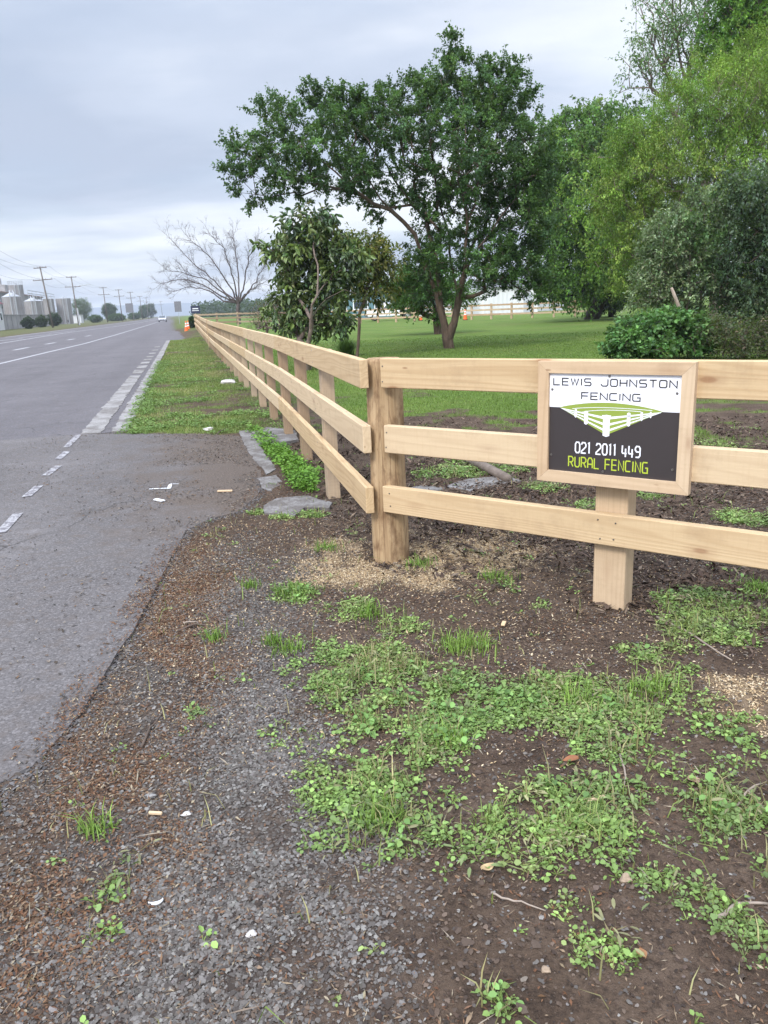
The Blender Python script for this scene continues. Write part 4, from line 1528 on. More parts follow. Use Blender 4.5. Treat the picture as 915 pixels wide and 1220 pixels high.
st = limb3(0, [W(284, 376, 0, d3), W(283, 370, 0, d3), W(284, 362, 0, d3)], 0.26, 0.2)
for l_ in limbs3:
    dz_ = rr3.uniform(-2.5, 2.5)
    P_ = [pos3[st[-1]]] + [W(px, py, dz_ * (i + 1) / 4, d3) for i, (px, py) in enumerate(l_)]
    pts = []
    for a_, b_ in zip(P_[:-1], P_[1:]):
        for k in range(1, 5):
            pts.append(a_ + (b_ - a_) * k / 4 + rr3.normal(0, 0.05, 3))
    ch = limb3(st[-1], pts, 0.10, 0.018)
    for i in range(4, len(ch)):
        for rep_ in range(2 if i > 6 else 1):
            d_ = pos3[ch[i]] - pos3[ch[i - 1]]
            side = rr3.normal(0, 1, 3) + np.array([0, 0, 0.25])
            twigs3(ch[i], d_ / np.linalg.norm(d_) + side * 0.42, rr3.uniform(0.6, 1.3), 0.016, 3)
t3 = thing('bare_tree', 'leafless spreading tree with fine grey twigs standing behind the far corner of the roadside fence', 'tree', B3)
v, q = tubes(np.array(pos3), np.array(par3), np.array(rad3), B3, 5)
link('trunk', mesh_np('trunk', v, quads=q, mat=bark('purple_grey_bark', (0.06, 0.046, 0.044), (0.14, 0.115, 0.11)), smooth=True), t3)

# --- twiggy brown shrub in the corner
d4 = 34.0
B4 = np.array([AT(318, 398, d4)[0], d4, 0])
bl = [(318, 375, 22, 18, 0, 1.0), (330, 360, 14, 16, 0, 0.7), (306, 385, 14, 10, 0, 0.7), (338, 380, 12, 14, 0, 0.7)]
make_tree('twiggy_shrub', 'brownish half bare shrub behind the rails, left of the broadleaf tree', B4, bl, d4, 360, 1800, 0.09, 0.04, [(0.11, 0.10, 0.055), (0.08, 0.10, 0.04), (0.12, 0.09, 0.06)],
          [[B4, W(318, 390, 0, d4), W(318, 380, 0, d4)]], 0.06, 0.008, clump=0.25, bark_m='bark_grey', seed=35, seglen=0.35, cat='shrub', trunk_name='stems', crown_name='foliage', up=0.8)

# --- right hand trees
d5 = 50.0
B5 = np.array([AT(715, 372, d5)[0], d5 + 2, 0.0])
bl = [(655, 165, 20, 26, 0, 2), (690, 160, 34, 30, 0, 3), (730, 150, 40, 26, 1, 3.5), (660, 190, 26, 36, 0, 2.5), (700, 200, 44, 40, -2, 3.5), (655, 240, 26, 40, 0, 2.5), (690, 255, 46, 44, -2.5, 3.5), (745, 210, 44, 44, -1, 4), (735, 270, 44, 40, -2, 4), (665, 295, 30, 36, -1, 2.8), (705, 310, 40, 30, -2, 3), (660, 335, 24, 24, -1, 2), (690, 345, 26, 20, -1.5, 2), (760, 160, 36, 30, 2, 4), (770, 300, 36, 40, -1, 3), (640, 225, 12, 24, 0, 1.4), (675, 138, 14, 10, 0, 1.2), (745, 330, 30, 24, 0.5, 3), (715, 128, 30, 10, 0, 2)]
make_tree('round_crowned_tree', 'tall dense mid green tree with rounded crown, right of the spreading tree', B5, bl, d5, 1350, 92000, 0.165, 0.105,
          [(0.06, 0.145, 0.028), (0.09, 0.19, 0.032), (0.13, 0.24, 0.038), (0.085, 0.175, 0.035), (0.19, 0.31, 0.05)], [[B5, W(717, 350, 2, d5), W(715, 300, 2, d5), W(710, 240, 1, d5), W(705, 190, 0, d5)]], 0.5, 0.014, clump=0.62, bark_m='bark_dark', seed=41, hang=0.5, seglen=0.8, up=0.2, shoot=0.9)

d5b = 56.0
B5b = np.array([AT(728, 372, d5b)[0], d5b, 0.0])
bl = [(722, 345, 26, 24, 0, 2.0), (745, 340, 24, 26, 0.5, 2.0), (708, 358, 16, 14, 0, 1.5), (735, 362, 24, 10, -0.3, 1.6), (700, 340, 10, 22, 0, 1.2)]
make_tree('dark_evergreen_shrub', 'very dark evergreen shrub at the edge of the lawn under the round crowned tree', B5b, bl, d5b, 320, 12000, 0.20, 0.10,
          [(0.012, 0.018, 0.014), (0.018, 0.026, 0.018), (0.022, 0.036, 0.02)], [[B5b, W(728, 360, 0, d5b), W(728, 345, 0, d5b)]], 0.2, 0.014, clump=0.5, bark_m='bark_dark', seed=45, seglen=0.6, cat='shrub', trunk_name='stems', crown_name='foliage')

# feathery yellow-green tree
d6 = 31.0
B6 = np.array([AT(860, 400, d6)[0] + 0.5, d6, 0.0])
bl = [(770, 165, 34, 30, 0, 2), (815, 150, 44, 40, -1, 2.4), (860, 130, 50, 44, -1, 2.6), (910, 120, 50, 50, -0.5, 2.6), (760, 215, 40, 36, -0.5, 2.2), (810, 215, 50, 44, -1.6, 2.6), (865, 205, 52, 46, -1.6, 2.8), (920, 210, 50, 54, -1, 2.8), (755, 265, 36, 30, 0, 2), (800, 275, 44, 36, -1.2, 2.4), (850, 280, 46, 36, -1.2, 2.4), (905, 290, 44, 40, -1, 2.4), (735, 300, 26, 26, 0, 1.4), (775, 330, 34, 30, 0, 2), (835, 95, 34, 20, 0, 1.6), (885, 75, 40, 26, 0.5, 2), (735, 180, 22, 16, 0.4, 1.2), (720, 235, 18, 22, 0.3, 1.0), (940, 60, 40, 40, 0, 2)]
make_tree('feathery_tree', 'large feathery yellow green tree with drooping fine sprays, filling the right side above the bushes', B6, bl, d6, 1600, 170000, 0.105, 0.034,
          [(0.12, 0.22, 0.034), (0.16, 0.275, 0.042), (0.19, 0.30, 0.048), (0.22, 0.30, 0.06), (0.28, 0.37, 0.07)], [[B6, W(862, 350, 0, d6), W(866, 280, 0, d6), W(868, 200, 0, d6), W(872, 120, 0, d6)], [W(866, 280, 0, d6), W(830, 220, -0.5, d6), W(790, 170, -0.5, d6)], [W(862, 330, 0, d6), W(815, 290, -1, d6), W(770, 260, -0.5, d6)]], 0.30, 0.008, clump=0.55, bark_m='bark_grey', seed=51, hang=0.06, seglen=0.5, up=0.15, shoot=1.6, flatten=0.35)

# bright green tree at the top right
d7 = 36.0
B7 = np.array([AT(930, 395, d7)[0], d7, 0.0])
bl = [(862, 30, 20, 20, 0, 1.5), (852, 75, 18, 16, -0.3, 1.2), (880, 45, 30, 24, 0, 2), (905, 20, 34, 28, 0, 2), (870, 80, 26, 18, -0.4, 1.5), (925, 60, 40, 40, 0, 2.4), (895, -10, 36, 24, 0, 2), (935, -20, 46, 36, 0, 2.6), (850, 60, 10, 12, 0, 0.8), (960, 20, 40, 60, 0, 2.6), (855, 100, 12, 10, 0, 0.7), (905, 90, 26, 20, -0.6, 1.4)]
make_tree('bright_green_tree', 'bright green leafy tree top rising above the feathery tree at the upper right', B7, bl, d7, 700, 42000, 0.15, 0.10,
          [(0.075, 0.175, 0.03), (0.10, 0.22, 0.036), (0.14, 0.27, 0.044)], [[B7, W(928, 300, 0, d7), W(922, 180, 0, d7), W(915, 80, 0, d7), W(910, 20, 0, d7)]], 0.28, 0.010, clump=0.42, bark_m='bark_grey', seed=55, seglen=0.6)

# sparse tree with open twigs
d8 = 42.0
B8 = np.array([AT(850, 385, d8)[0], d8, 0.0])
bl = [(770, 85, 26, 12, 0, 1.4), (755, 70, 16, 8, 0, 1), (790, 60, 34, 22, 0, 2), (775, 35, 26, 12, 0, 1.6), (765, 12, 20, 8, 0, 1.4), (805, 30, 30, 20, 0, 2), (830, 15, 30, 24, 0, 2), (745, 105, 14, 5, 0, 0.8), (800, 100, 30, 16, 0, 1.8), (825, 60, 24, 24, 0, 2), (800, -10, 40, 14, 0, 2), (845, -15, 30, 16, 0, 2)]
make_tree('sparse_tree', 'thin airy tree with open bluish green sprays against the sky, above the feathery tree', B8, bl, d8, 380, 9000, 0.16, 0.07,
          [(0.14, 0.24, 0.09), (0.18, 0.29, 0.10), (0.12, 0.21, 0.09)], [[B8, W(848, 300, 0, d8), W(838, 200, 0, d8), W(825, 130, 0, d8), W(812, 80, 0, d8), W(805, 30, 0, d8)], [W(838, 200, 0, d8), W(800, 130, 0, d8), W(765, 90, 0, d8)], [W(825, 130, 0, d8), W(790, 80, 0, d8), W(770, 35, 0, d8)]], 0.22, 0.011, clump=0.5, bark_m='bark_grey', seed=57, seglen=0.6, shoot=1.6, up=0.6, shell=0.7)

# grey-green shrub trees
d9 = 21.0
B9 = np.array([AT(815, 415, d9)[0], d9, 0.0])
bl = [(800, 290, 30, 34, 0, 0.9), (825, 265, 28, 30, 0, 0.9), (785, 330, 26, 30, 0, 0.9), (820, 320, 34, 36, 0, 1.0), (850, 290, 30, 40, 0.2, 1.0), (840, 345, 34, 30, 0, 1.0), (795, 365, 26, 24, 0, 0.9), (830, 385, 34, 22, 0, 1.0), (775, 305, 14, 22, 0, 0.6), (765, 350, 12, 24, 0, 0.6), (835, 235, 14, 14, 0, 0.5)]
make_tree('grey_green_shrub', 'tall pale grey green shrub with a thin straight stem, in front of the feathery tree', B9, bl, d9, 620, 26000, 0.095, 0.045,
          [(0.19, 0.25, 0.125), (0.24, 0.30, 0.16), (0.15, 0.21, 0.10), (0.14, 0.24, 0.09), (0.30, 0.35, 0.21)], [[B9, W(818, 380, 0, d9), W(820, 330, -0.3, d9), W(822, 270, -0.2, d9), W(826, 240, 0, d9)], [W(818, 395, 0, d9), W(795, 350, -0.2, d9), W(785, 310, 0, d9)]], 0.06, 0.005, clump=0.26, bark_m='bark_grey', seed=61, seglen=0.25, up=0.7, cat='shrub', trunk_name='stems', crown_name='foliage')
d10 = 20.0
B10 = np.array([AT(905, 415, d10)[0], d10, 0.0])
bl = [(880, 240, 24, 26, 0, 0.9), (905, 225, 30, 24, 0, 1.0), (880, 290, 26, 36, 0, 1.0), (915, 285, 36, 46, 0, 1.2), (895, 345, 34, 34, 0, 1.0), (930, 350, 34, 40, 0, 1.2), (880, 375, 22, 22, 0, 0.8), (945, 250, 34, 40, 0, 1.2), (870, 215, 10, 12, 0, 0.5)]
make_tree('dark_leafy_shrub', 'tall dark slate green shrub at the right edge beside the grey green one', B10, bl, d10, 620, 24000, 0.10, 0.045,
          [(0.055, 0.09, 0.052), (0.075, 0.115, 0.064), (0.105, 0.15, 0.08), (0.14, 0.195, 0.105)], [[B10, W(903, 370, 0, d10), W(903, 300, 0, d10), W(905, 250, 0, d10)]], 0.08, 0.005, clump=0.26, bark_m='bark_dark', seed=63, seglen=0.25, hang=0.3, cat='shrub', trunk_name='stems', crown_name='foliage')
d11 = 17.2
B11 = np.array([AT(785, 428, d11)[0], d11, 0.0])
bl = [(750, 405, 30, 22, 0, 0.7), (785, 392, 36, 20, 0, 0.8), (815, 400, 30, 22, 0, 0.8), (770, 415, 44, 14, -0.3, 0.8), (735, 418, 18, 12, 0, 0.5), (830, 420, 24, 14, 0, 0.6), (800, 378, 20, 10, 0, 0.5)]
make_tree('vine_covered_bush', 'low rounded bush of broad fresh green leaves, just beyond the top rail above the sign', B11, bl, d11, 420, 9000, 0.085, 0.070,
          [(0.09, 0.19, 0.055), (0.12, 0.235, 0.07), (0.075, 0.16, 0.048), (0.17, 0.29, 0.105)], [[B11, W(785, 415, 0, d11), W(785, 400, 0, d11)]], 0.05, 0.005, clump=0.16, seed=65, seglen=0.2, cat='shrub', trunk_name='stems', crown_name='foliage', six=True, up=0.6)
d12 = 16.6
B12 = np.array([AT(885, 428, d12)[0], d12, 0.0])
bl = [(870, 405, 30, 20, 0, 0.7), (905, 400, 30, 24, 0, 0.8), (890, 420, 40, 10, -0.2, 0.7), (930, 405, 24, 24, 0, 0.7), (855, 390, 18, 14, 0, 0.5)]
make_tree('bramble_tangle', 'tangle of brown twigs and dull leaves at the foot of the dark shrub', B12, bl, d12, 420, 5000, 0.07, 0.04,
          [(0.05, 0.07, 0.03), (0.075, 0.09, 0.035), (0.09, 0.07, 0.04)], [[B12, W(885, 420, 0, d12), W(885, 405, 0, d12)]], 0.03, 0.004, clump=0.2, seed=67, seglen=0.2, cat='shrub', trunk_name='stems', crown_name='foliage', wig=0.12)
# dead stub leaning out of the shrub
mb = MB()
b0 = AT(818, 402, 18.2)
pts = [AT(818, 402, 18.2), AT(811, 372, 18.1), AT(805, 356, 18.05), AT(800, 343, 18.0)]
mb.tube([np.array(p) - b0 for p in pts], [0.045, 0.042, 0.04, 0.03], n=9)
o = mb.build('broken_branch', plain('dead_wood', (0.34, 0.27, 0.21), 0.85, var=0.25, scale=9), None, b0, smooth=True)
tag(o, 'pale broken dead branch sticking up out of the vine covered bush', 'branch')

# --- spiky grass clump by the fence
def tuft_mesh(n, h, spread, cols, w=0.012, seg=3, seed=0):
    r_ = np.random.default_rng(seed)
    V, Q, Cc = [], [], []
    for i in range(n):
        a = r_.random() * 2 * PI
        lean = r_.random() ** 0.7 * spread
        hh = h * r_.uniform(0.5, 1.1)
        b = r_.normal(0, 0.12 * spread * h, 2)
        d = np.array([math.cos(a), math.sin(a)])
        s = np.array([-d[1], d[0], 0]) * w * r_.uniform(0.6, 1.2)
        c = np.array(cols[r_.integers(0, len(cols))]) * math.exp(r_.normal(0, 0.2))
        base = len(V)
        for k in range(seg + 1):
            t_ = k / seg
            p = np.array([b[0] + d[0] * lean * h * t_ ** 1.6, b[1] + d[1] * lean * h * t_ ** 1.6, hh * (t_ - 0.35 * lean * t_ ** 2.5)])
            ww = (1 - t_ * 0.92)
            V += [p - s * ww, p + s * ww]
            Cc += [c, c]
        for k in range(seg):
            Q.append((base + 2 * k, base + 2 * k + 1, base + 2 * k + 3, base + 2 * k + 2))
    return mesh_np('blades', np.array(V), quads=np.array(Q), mat=M['weed'], col=np.clip(np.array(Cc), 0.004, 0.8))


p = G(413, 424)
o = link('spiky_grass_clump', tuft_mesh(900, 0.62, 0.95, [(0.05, 0.10, 0.02), (0.07, 0.14, 0.025), (0.035, 0.075, 0.02)], 0.010, 4, 5), None, (p[0], p[1], 0))
tag(o, 'dense clump of long arching dark green grass on the lawn beside the corner post top', 'grass clump')

# ------------------------------------------------------------------ far fences
def small_fence(name, label, pts, spacing, mat, h=1.15, rails=3, rh=0.14):
    b = np.array([pts[0][0], pts[0][1], 0.0])
    t = thing(name, label, 'fence', b)
    mbp = MB()
    mbp.box((0, 0, h / 2 - 0.05), (0.14, 0.14, h + 0.2))
    pme = mbp.mesh('post', mat)
    for i, (a, c) in enumerate(zip(pts[:-1], pts[1:])):
        a, c = np.array(a[:2]), np.array(c[:2])
        L = np.linalg.norm(c - a)
        n = max(1, int(round(L / spacing)))
        ang = math.atan2(c[1] - a[1], c[0] - a[0])
        for k in range(n + (1 if i == len(pts) - 2 else 0)):
            p = a + (c - a) * k / n
            hz = float(base_height(np.array([p[0]]), np.array([p[1]]))[0])
            link('post', pme, t, np.array([p[0], p[1], hz]) - b, (0, 0, ang))
        nb = max(1, n // 2)
        for k in range(nb):
            p0, p1 = a + (c - a) * k / nb, a + (c - a) * (k + 1) / nb
            h0 = float(base_height(p0[:1], p0[1:2])[0])
            h1 = float(base_height(p1[:1], p1[1:2])[0])
            mid = (p0 + p1) / 2
            nrm = np.array([math.sin(ang), -math.cos(ang)]) * 0.09
            for j in range(rails):
                z = h - rh / 2 - 0.01 - j * (h - 0.1) / rails
                mbr = MB()
                mbr.box((0, 0, 0), (L / nb - 0.01, 0.04, rh))
                link('rail', mbr.mesh('rail', mat), t, np.array([mid[0] + nrm[0], mid[1] + nrm[1], z + (h0 + h1) / 2]) - b, (0, -math.atan2(h1 - h0, L / nb), ang))
    return t


e = UV(us[-1] + 0.35, 1.15)
small_fence('return_fence', 'short weathered brown rail fence below the bare tree at the far fence end', [e, UV(us[-1] + 0.3, 12.0)], 1.85, M['old_wood'])
pf = [G(395, 386)[:2] * 1.0, np.array([-1.36, 71.0]), np.array([6.5, 67.0]), np.array([14.0, 62.3]), np.array([17.0, 61.0])]
pf[0] = np.array([-4.2, 72.0])
small_fence('paddock_fence', 'tan three rail fence across the back of the lawn before the white shed', pf, 1.65, M['far_wood'], 1.2)


# ------------------------------------------------------------------ buildings behind the lawn
def shed(name, label, c, rz, Wd, Dp, H, rise, wall, side, roof, rib=0.25, windows=()):
    t = thing(name, label, 'building', c, rz)
    mb = MB()
    n = int(Wd / rib)
    # corrugated front
    prof = []
    for k in range(n + 1):
        x = -Wd / 2 + Wd * k / n
        y = -Dp / 2 + (0.02 if k % 2 else -0.02)
        prof.append((x, y))
    prof += [(Wd / 2, Dp / 2), (-Wd / 2, Dp / 2)]
    mb.prism(prof, 0, H)
    mb.build('wall', wall, t)
    mg = MB()
    for sx in (-1, 1):
        mg.prism([(-Dp / 2 + 0.03, H), (Dp / 2 - 0.03, H), (0, H + rise - 0.05)], sx * (Wd / 2 - 0.12), sx * (Wd / 2 - 0.02), axis='x')
    mg.build('gable', side, t)
    mr = MB()
    for sy in (-1, 1):
        ang = math.atan2(rise, Dp / 2)
        mr.add([(-Wd / 2 - .3, sy * (Dp / 2 + .3), H - 0.3 * math.tan(ang) + .02), (Wd / 2 + .3, sy * (Dp / 2 + .3), H - 0.3 * math.tan(ang) + .02), (Wd / 2 + .3, 0, H + rise + .02), (-Wd / 2 - .3, 0, H + rise + .02),
                (-Wd / 2 - .3, sy * (Dp / 2 + .3), H - 0.3 * math.tan(ang) + .10), (Wd / 2 + .3, sy * (Dp / 2 + .3), H - 0.3 * math.tan(ang) + .10), (Wd / 2 + .3, 0, H + rise + .10), (-Wd / 2 - .3, 0, H + rise + .10)],
               [(0, 1, 2, 3), (4, 7, 6, 5), (0, 4, 5, 1), (0, 3, 7, 4), (1, 5, 6, 2)])
    mr.build('roof', roof, t)
    for (x, z, w, h, kind) in windows:
        mw = MB()
        mw.box((x, -Dp / 2 - 0.05, z), (w, 0.06, h))
        fr = mw.build(kind, M['white'] if kind == 'window' else M['shed_side'], t)
        if kind == 'window':
            mp_ = MB()
            mp_.box((x, -Dp / 2 - 0.085, z), (w * 0.86, 0.02, h * 0.82))
            mp_.build('pane', M['glass'], fr)
    return t


q_ = AT(592, 377, 88)
shed('white_shed', 'long white ribbed metal shed beyond the back paddock fence, right of the tree trunks', (q_[0] + 0.9, 88 + 4, 0), 0.10, 6.6, 8.0, 2.9, 0.9, M['clad'], M['shed_side'], M['roof_grey'], windows=((2.2, 1.1, 1.0, 2.1, 'door'),))
q_ = AT(632, 377, 98)
shed('grey_shed', 'grey shed side and roof partly hidden to the right of the white shed', (q_[0] + 1.2, 102, 0), 0.10, 5.5, 7.0, 2.7, 0.9, M['shed_side'], M['shed_side'], M['roof_grey'])
q_ = AT(425, 375, 105)
shed('teal_building', 'low teal building with dark windows glimpsed between the broadleaf tree and the white ute', (q_[0], 108, 0), 0.05, 9.0, 7.0, 3.0, 0.8, M['teal'], M['teal'], M['roof_grey'], windows=((-2.4, 1.7, 2.0, 1.2, 'window'), (0.4, 1.7, 2.0, 1.2, 'window'), (3.0, 1.7, 1.6, 1.2, 'window')))
q_ = AT(505, 375, 120)
shed('distant_house', 'pale distant house with a grey roof glimpsed under the spreading tree canopy', (q_[0], 124, 0), 0.0, 12.0, 8.0, 3.0, 1.6, M['clad'], M['clad'], M['roof_grey'], windows=((-3, 1.6, 1.6, 1.2, 'window'), (2, 1.6, 1.6, 1.2, 'window')))


# ------------------------------------------------------------------ vehicles
def wheel(parent, x, y, r=0.36):
    mb = MB()
    w = 0.22
    pr = [(r * 0.62, -w / 2), (r * 0.95, -w / 2), (r, -w / 4), (r, w / 4), (r * 0.95, w / 2), (r * 0.62, w / 2)]
    n = 20
    v = []
    for rr, yy in pr:
        for k in range(n):
            v.append((rr * math.cos(2 * PI * k / n), yy, rr * math.sin(2 * PI * k / n)))
    f = [(i * n + k, i * n + (k + 1) % n, (i + 1) * n + (k + 1) % n, (i + 1) * n + k) for i in range(len(pr) - 1) for k in range(n)]
    mb.add(v, f)
    wv = mb.build('wheel', M['rubber'], parent, (x, y, r), smooth=True)
    mh = MB()
    v = [(0, -w * 0.44, 0)] + [(r * 0.63 * math.cos(2 * PI * k / n), -w * 0.40, r * 0.63 * math.sin(2 * PI * k / n)) for k in range(n)]
    mh.add(v, [(0, k + 1, (k + 1) % n + 1) for k in range(n)])
    v2 = [(a, -b, c) for a, b, c in v]
    mh.add(v2, [(0, (k + 1) % n + 1, k + 1) for k in range(n)])
    mh.build('rim', M['silver'], wv)


def vehicle(name, label, cat, loc, rz, prof_body, prof_cab, width, paint, wheels, extras):
    t = thing(name, label, cat, loc, rz)
    w = width / 2

    def loft(prof, w0, w1):
        """side profile (x,z) lofted across; narrower at the top by tumblehome"""
        zs_ = [p[1] for p in prof]
        z0, z1 = min(zs_), max(zs_)
        ws = [w0 + (w1 - w0) * (p[1] - z0) / (z1 - z0) for p in prof]
        n = len(prof)
        v = [(p[0], -a, p[1]) for p, a in zip(prof, ws)] + [(p[0], a, p[1]) for p, a in zip(prof, ws)]
        f = [tuple(range(n)), tuple(range(n, 2 * n))[::-1]] + [((i + 1) % n, i, n + i, n + (i + 1) % n) for i in range(n)]
        return v, f
    mb = MB()
    mb.add(*loft(prof_body, w, w * 0.97))
    bd = mb.build('body', paint, t)
    bv = bd.modifiers.new('bevel', 'BEVEL')
    bv.width = 0.05
    bv.segments = 2
    mb = MB()
    mb.add(*loft(prof_cab, w * 0.95, w * 0.78))
    cb = mb.build('cabin', paint, t)
    bv = cb.modifiers.new('bevel', 'BEVEL')
    bv.width = 0.05
    bv.segments = 2
    for (x, y) in wheels:
        wheel(t, x, y)
    extras(t, w)
    return t


def glass_side(t, pts, w0, w1, z0, z1):
    for s in (-1, 1):
        mb = MB()
        v = [(x, s * ((w0 + (w1 - w0) * (z - z0) / (z1 - z0)) + 0.008), z) for x, z in pts]
        v2 = [(x, y + s * 0.006, z) for x, y, z in v]
        n = len(v)
        mb.add(v + v2, [tuple(range(n)), tuple(range(n, 2 * n))] + [(i, (i + 1) % n, n + (i + 1) % n, n + i) for i in range(n)])
        mb.build('side_window', M['glass'], t)


def ute_extras(t, w):
    glass_side(t, [(-1.05, 1.08), (-0.85, 1.52), (0.25, 1.52), (0.65, 1.08)], w * 0.95, w * 0.78, 0.98, 1.68)
    mb = MB()
    mb.add([(0.98, -w * .8, 1.08), (0.98, w * .8, 1.08), (0.52, w * .68, 1.6), (0.52, -w * .68, 1.6), (1.0, -w * .8, 1.085), (1.0, w * .8, 1.085), (0.54, w * .68, 1.605), (0.54, -w * .68, 1.605)], [(0, 1, 2, 3), (4, 5, 6, 7), (0, 1, 5, 4), (1, 2, 6, 5), (2, 3, 7, 6), (3, 0, 4, 7)])
    mb.build('windscreen', M['glass'], t)
    mb = MB()
    mb.box((-1.95, 0, 0.95), (2.0, w * 1.95, 0.08))
    for s in (-1, 1):
        mb.box((-1.95, s * w * 0.96, 1.12), (2.0, 0.05, 0.26))
    mb.box((-2.94, 0, 1.12), (0.05, w * 1.86, 0.26))
    mb.build('tray', M['silver'], t)
    for s in (-1, 1):
        mb = MB()
        mb.box((2.13, s * w * .75, 0.78), (0.12, 0.3, 0.16), ch=0.02)
        mb.build('headlight', M['lens'], t)
        mb = MB()
        mb.box((0.75, s * (w + 0.1), 1.12), (0.12, 0.18, 0.16), ch=0.02)
        mb.build('mirror', M['rubber'], t)
    mb = MB()
    mb.box((2.2, 0, 0.48), (0.12, w * 1.9, 0.2), ch=0.03)
    mb.build('bumper', M['steel_dark'], t)


q_ = AT(456, 376, 78)
vehicle('parked_ute', 'white flat tray ute parked behind the back paddock fence, left of the tree trunks', 'pickup truck', (q_[0] + 0.6, 78, 0.05), PI + 0.1,
        [(-1.0, 0.4), (2.15, 0.4), (2.2, 0.75), (2.1, 0.95), (1.0, 1.04), (-1.0, 1.04)], [(-1.15, 0.98), (1.05, 0.98), (0.5, 1.66), (-0.85, 1.68)], 1.78, M['white'],
        [(1.45, -0.78), (1.45, 0.78), (-1.75, -0.78), (-1.75, 0.78)], ute_extras)


def car_extras(t, w):
    glass_side(t, [(-1.35, 0.93), (-0.95, 1.33), (0.3, 1.35), (0.8, 0.93)], w * 0.95, w * 0.78, 0.85, 1.45)
    for (x0, z0, x1, z1, nm_) in ((1.12, 0.94, 0.45, 1.40, 'windscreen'), (-1.72, 0.94, -1.1, 1.38, 'rear_window')):
        dx = 0.02 if nm_ == 'windscreen' else -0.02
        mb = MB()
        mb.add([(x0, -w * .82, z0), (x0, w * .82, z0), (x1, w * .70, z1), (x1, -w * .70, z1), (x0 + dx, -w * .82, z0 + .01), (x0 + dx, w * .82, z0 + .01), (x1 + dx, w * .70, z1 + .01), (x1 + dx, -w * .70, z1 + .01)], [(0, 1, 2, 3), (4, 5, 6, 7), (0, 1, 5, 4), (1, 2, 6, 5), (2, 3, 7, 6), (3, 0, 4, 7)])
        mb.build(nm_, M['glass'], t)
    for s in (-1, 1):
        mb = MB()
        mb.box((2.16, s * w * .74, 0.68), (0.14, 0.36, 0.14), ch=0.03)
        mb.build('headlight', M['lens'], t)
        mb = MB()
        mb.box((0.72, s * (w + 0.07), 0.98), (0.12, 0.16, 0.13), ch=0.03)
        mb.build('mirror', M['silver'], t)
        mb = MB()
        mb.box((-2.16, s * w * .74, 0.78), (0.1, 0.3, 0.14), ch=0.03)
        mb.build('tail_light', M['red_lens'], t)
    mb = MB()
    mb.box((2.24, 0, 0.42), (0.1, w * 1.1, 0.2), ch=0.03)
    mb.build('grille', M['rubber'], t)


cp = at_v(195.5, -4.4)
k = 205 / (cp @ D)
cpos = UV(195, -4.6)
vehicle('oncoming_car', 'silver car far down the road driving towards the camera', 'car', (cpos[0], cpos[1], 0.0), math.atan2(-D[1], -D[0]),
        [(-2.2, 0.32), (2.2, 0.32), (2.25, 0.6), (2.0, 0.82), (1.1, 0.92), (-1.7, 0.92), (-2.2, 0.88)], [(-1.85, 0.86), (1.2, 0.86), (0.4, 1.44), (-1.1, 1.45)], 1.8, M['silver'],
        [(1.38, -0.8), (1.38, 0.8), (-1.32, -0.8), (-1.32, 0.8)], car_extras)

# ------------------------------------------------------------------ cones
def cone_proto(label):
    t = thing('traffic_cone', label, 'traffic cone')
    mb = MB()
    mb.box((0, 0, 0.025), (0.42, 0.42, 0.05), ch=0.012)
    mb.build('base', M['rubber'], t)
    mb = MB()
    mb.lathe([(0.165, 0.05), (0.03, 0.90)], 20)
    mb.build('cone_body', M['orange'], t, smooth=False)
    for z0, z1 in ((0.42, 0.53), (0.62, 0.74)):
        mb = MB()
        rr = lambda z: 0.165 + (0.03 - 0.165) * (z - 0.05) / 0.85 + 0.003
        mb.lathe([(rr(z0), z0), (rr(z1), z1)], 20)
        mb.build('reflective_band', M['white_band'], t)
    return t


cp0 = cone_proto('orange traffic cone in front, beside the far end of the roadside fence')
spots = [(UV(68.3, 0.22), None), (UV(71.5, 0.42), 'orange traffic cone standing just behind the nearer roadside cone'),
         (np.array([AT(553, 377, 67)[0], 66.2, 0]), 'orange cone by the paddock fence in front of the white shed'), (np.array([AT(503, 381, 69)[0], 71.5, 0]), 'orange cone by the paddock fence beside the parked ute')]
for i, (p, lb) in enumerate(spots):
    o = cp0 if i == 0 else copy_tree(cp0)
    hz = float(base_height(np.array([p[0]]), np.array([p[1]]))[0]) if i > 1 else 0.0
    o.location = (p[0], p[1], hz)
    o['group'] = 'orange traffic cones'
    if lb:
        o['label'] = lb

# ------------------------------------------------------------------ roadside signs far away
def board_sign(name, label, loc, rz, w, h, z, mat, posts, pm, marks):
    t = thing(name, label, 'sign', loc, rz)
    mb = MB()
    mb.box((0, 0, z), (w, 0.04, h))
    pn = mb.build('board', mat, t)
    for x in posts:
        mb = MB()
        mb.tube([(x, 0.05, 0), (x, 0.05, z + h / 2)], 0.035, 8)
        mb.build('post', pm, t)
    mk_ = MB()
    for (x, zz, ww, hh) in marks:
        mk_.box((x, -0.024, z + zz), (ww, 0.008, hh))
    if marks:
        mk_.build('lettering', M['white'], pn)
    return t


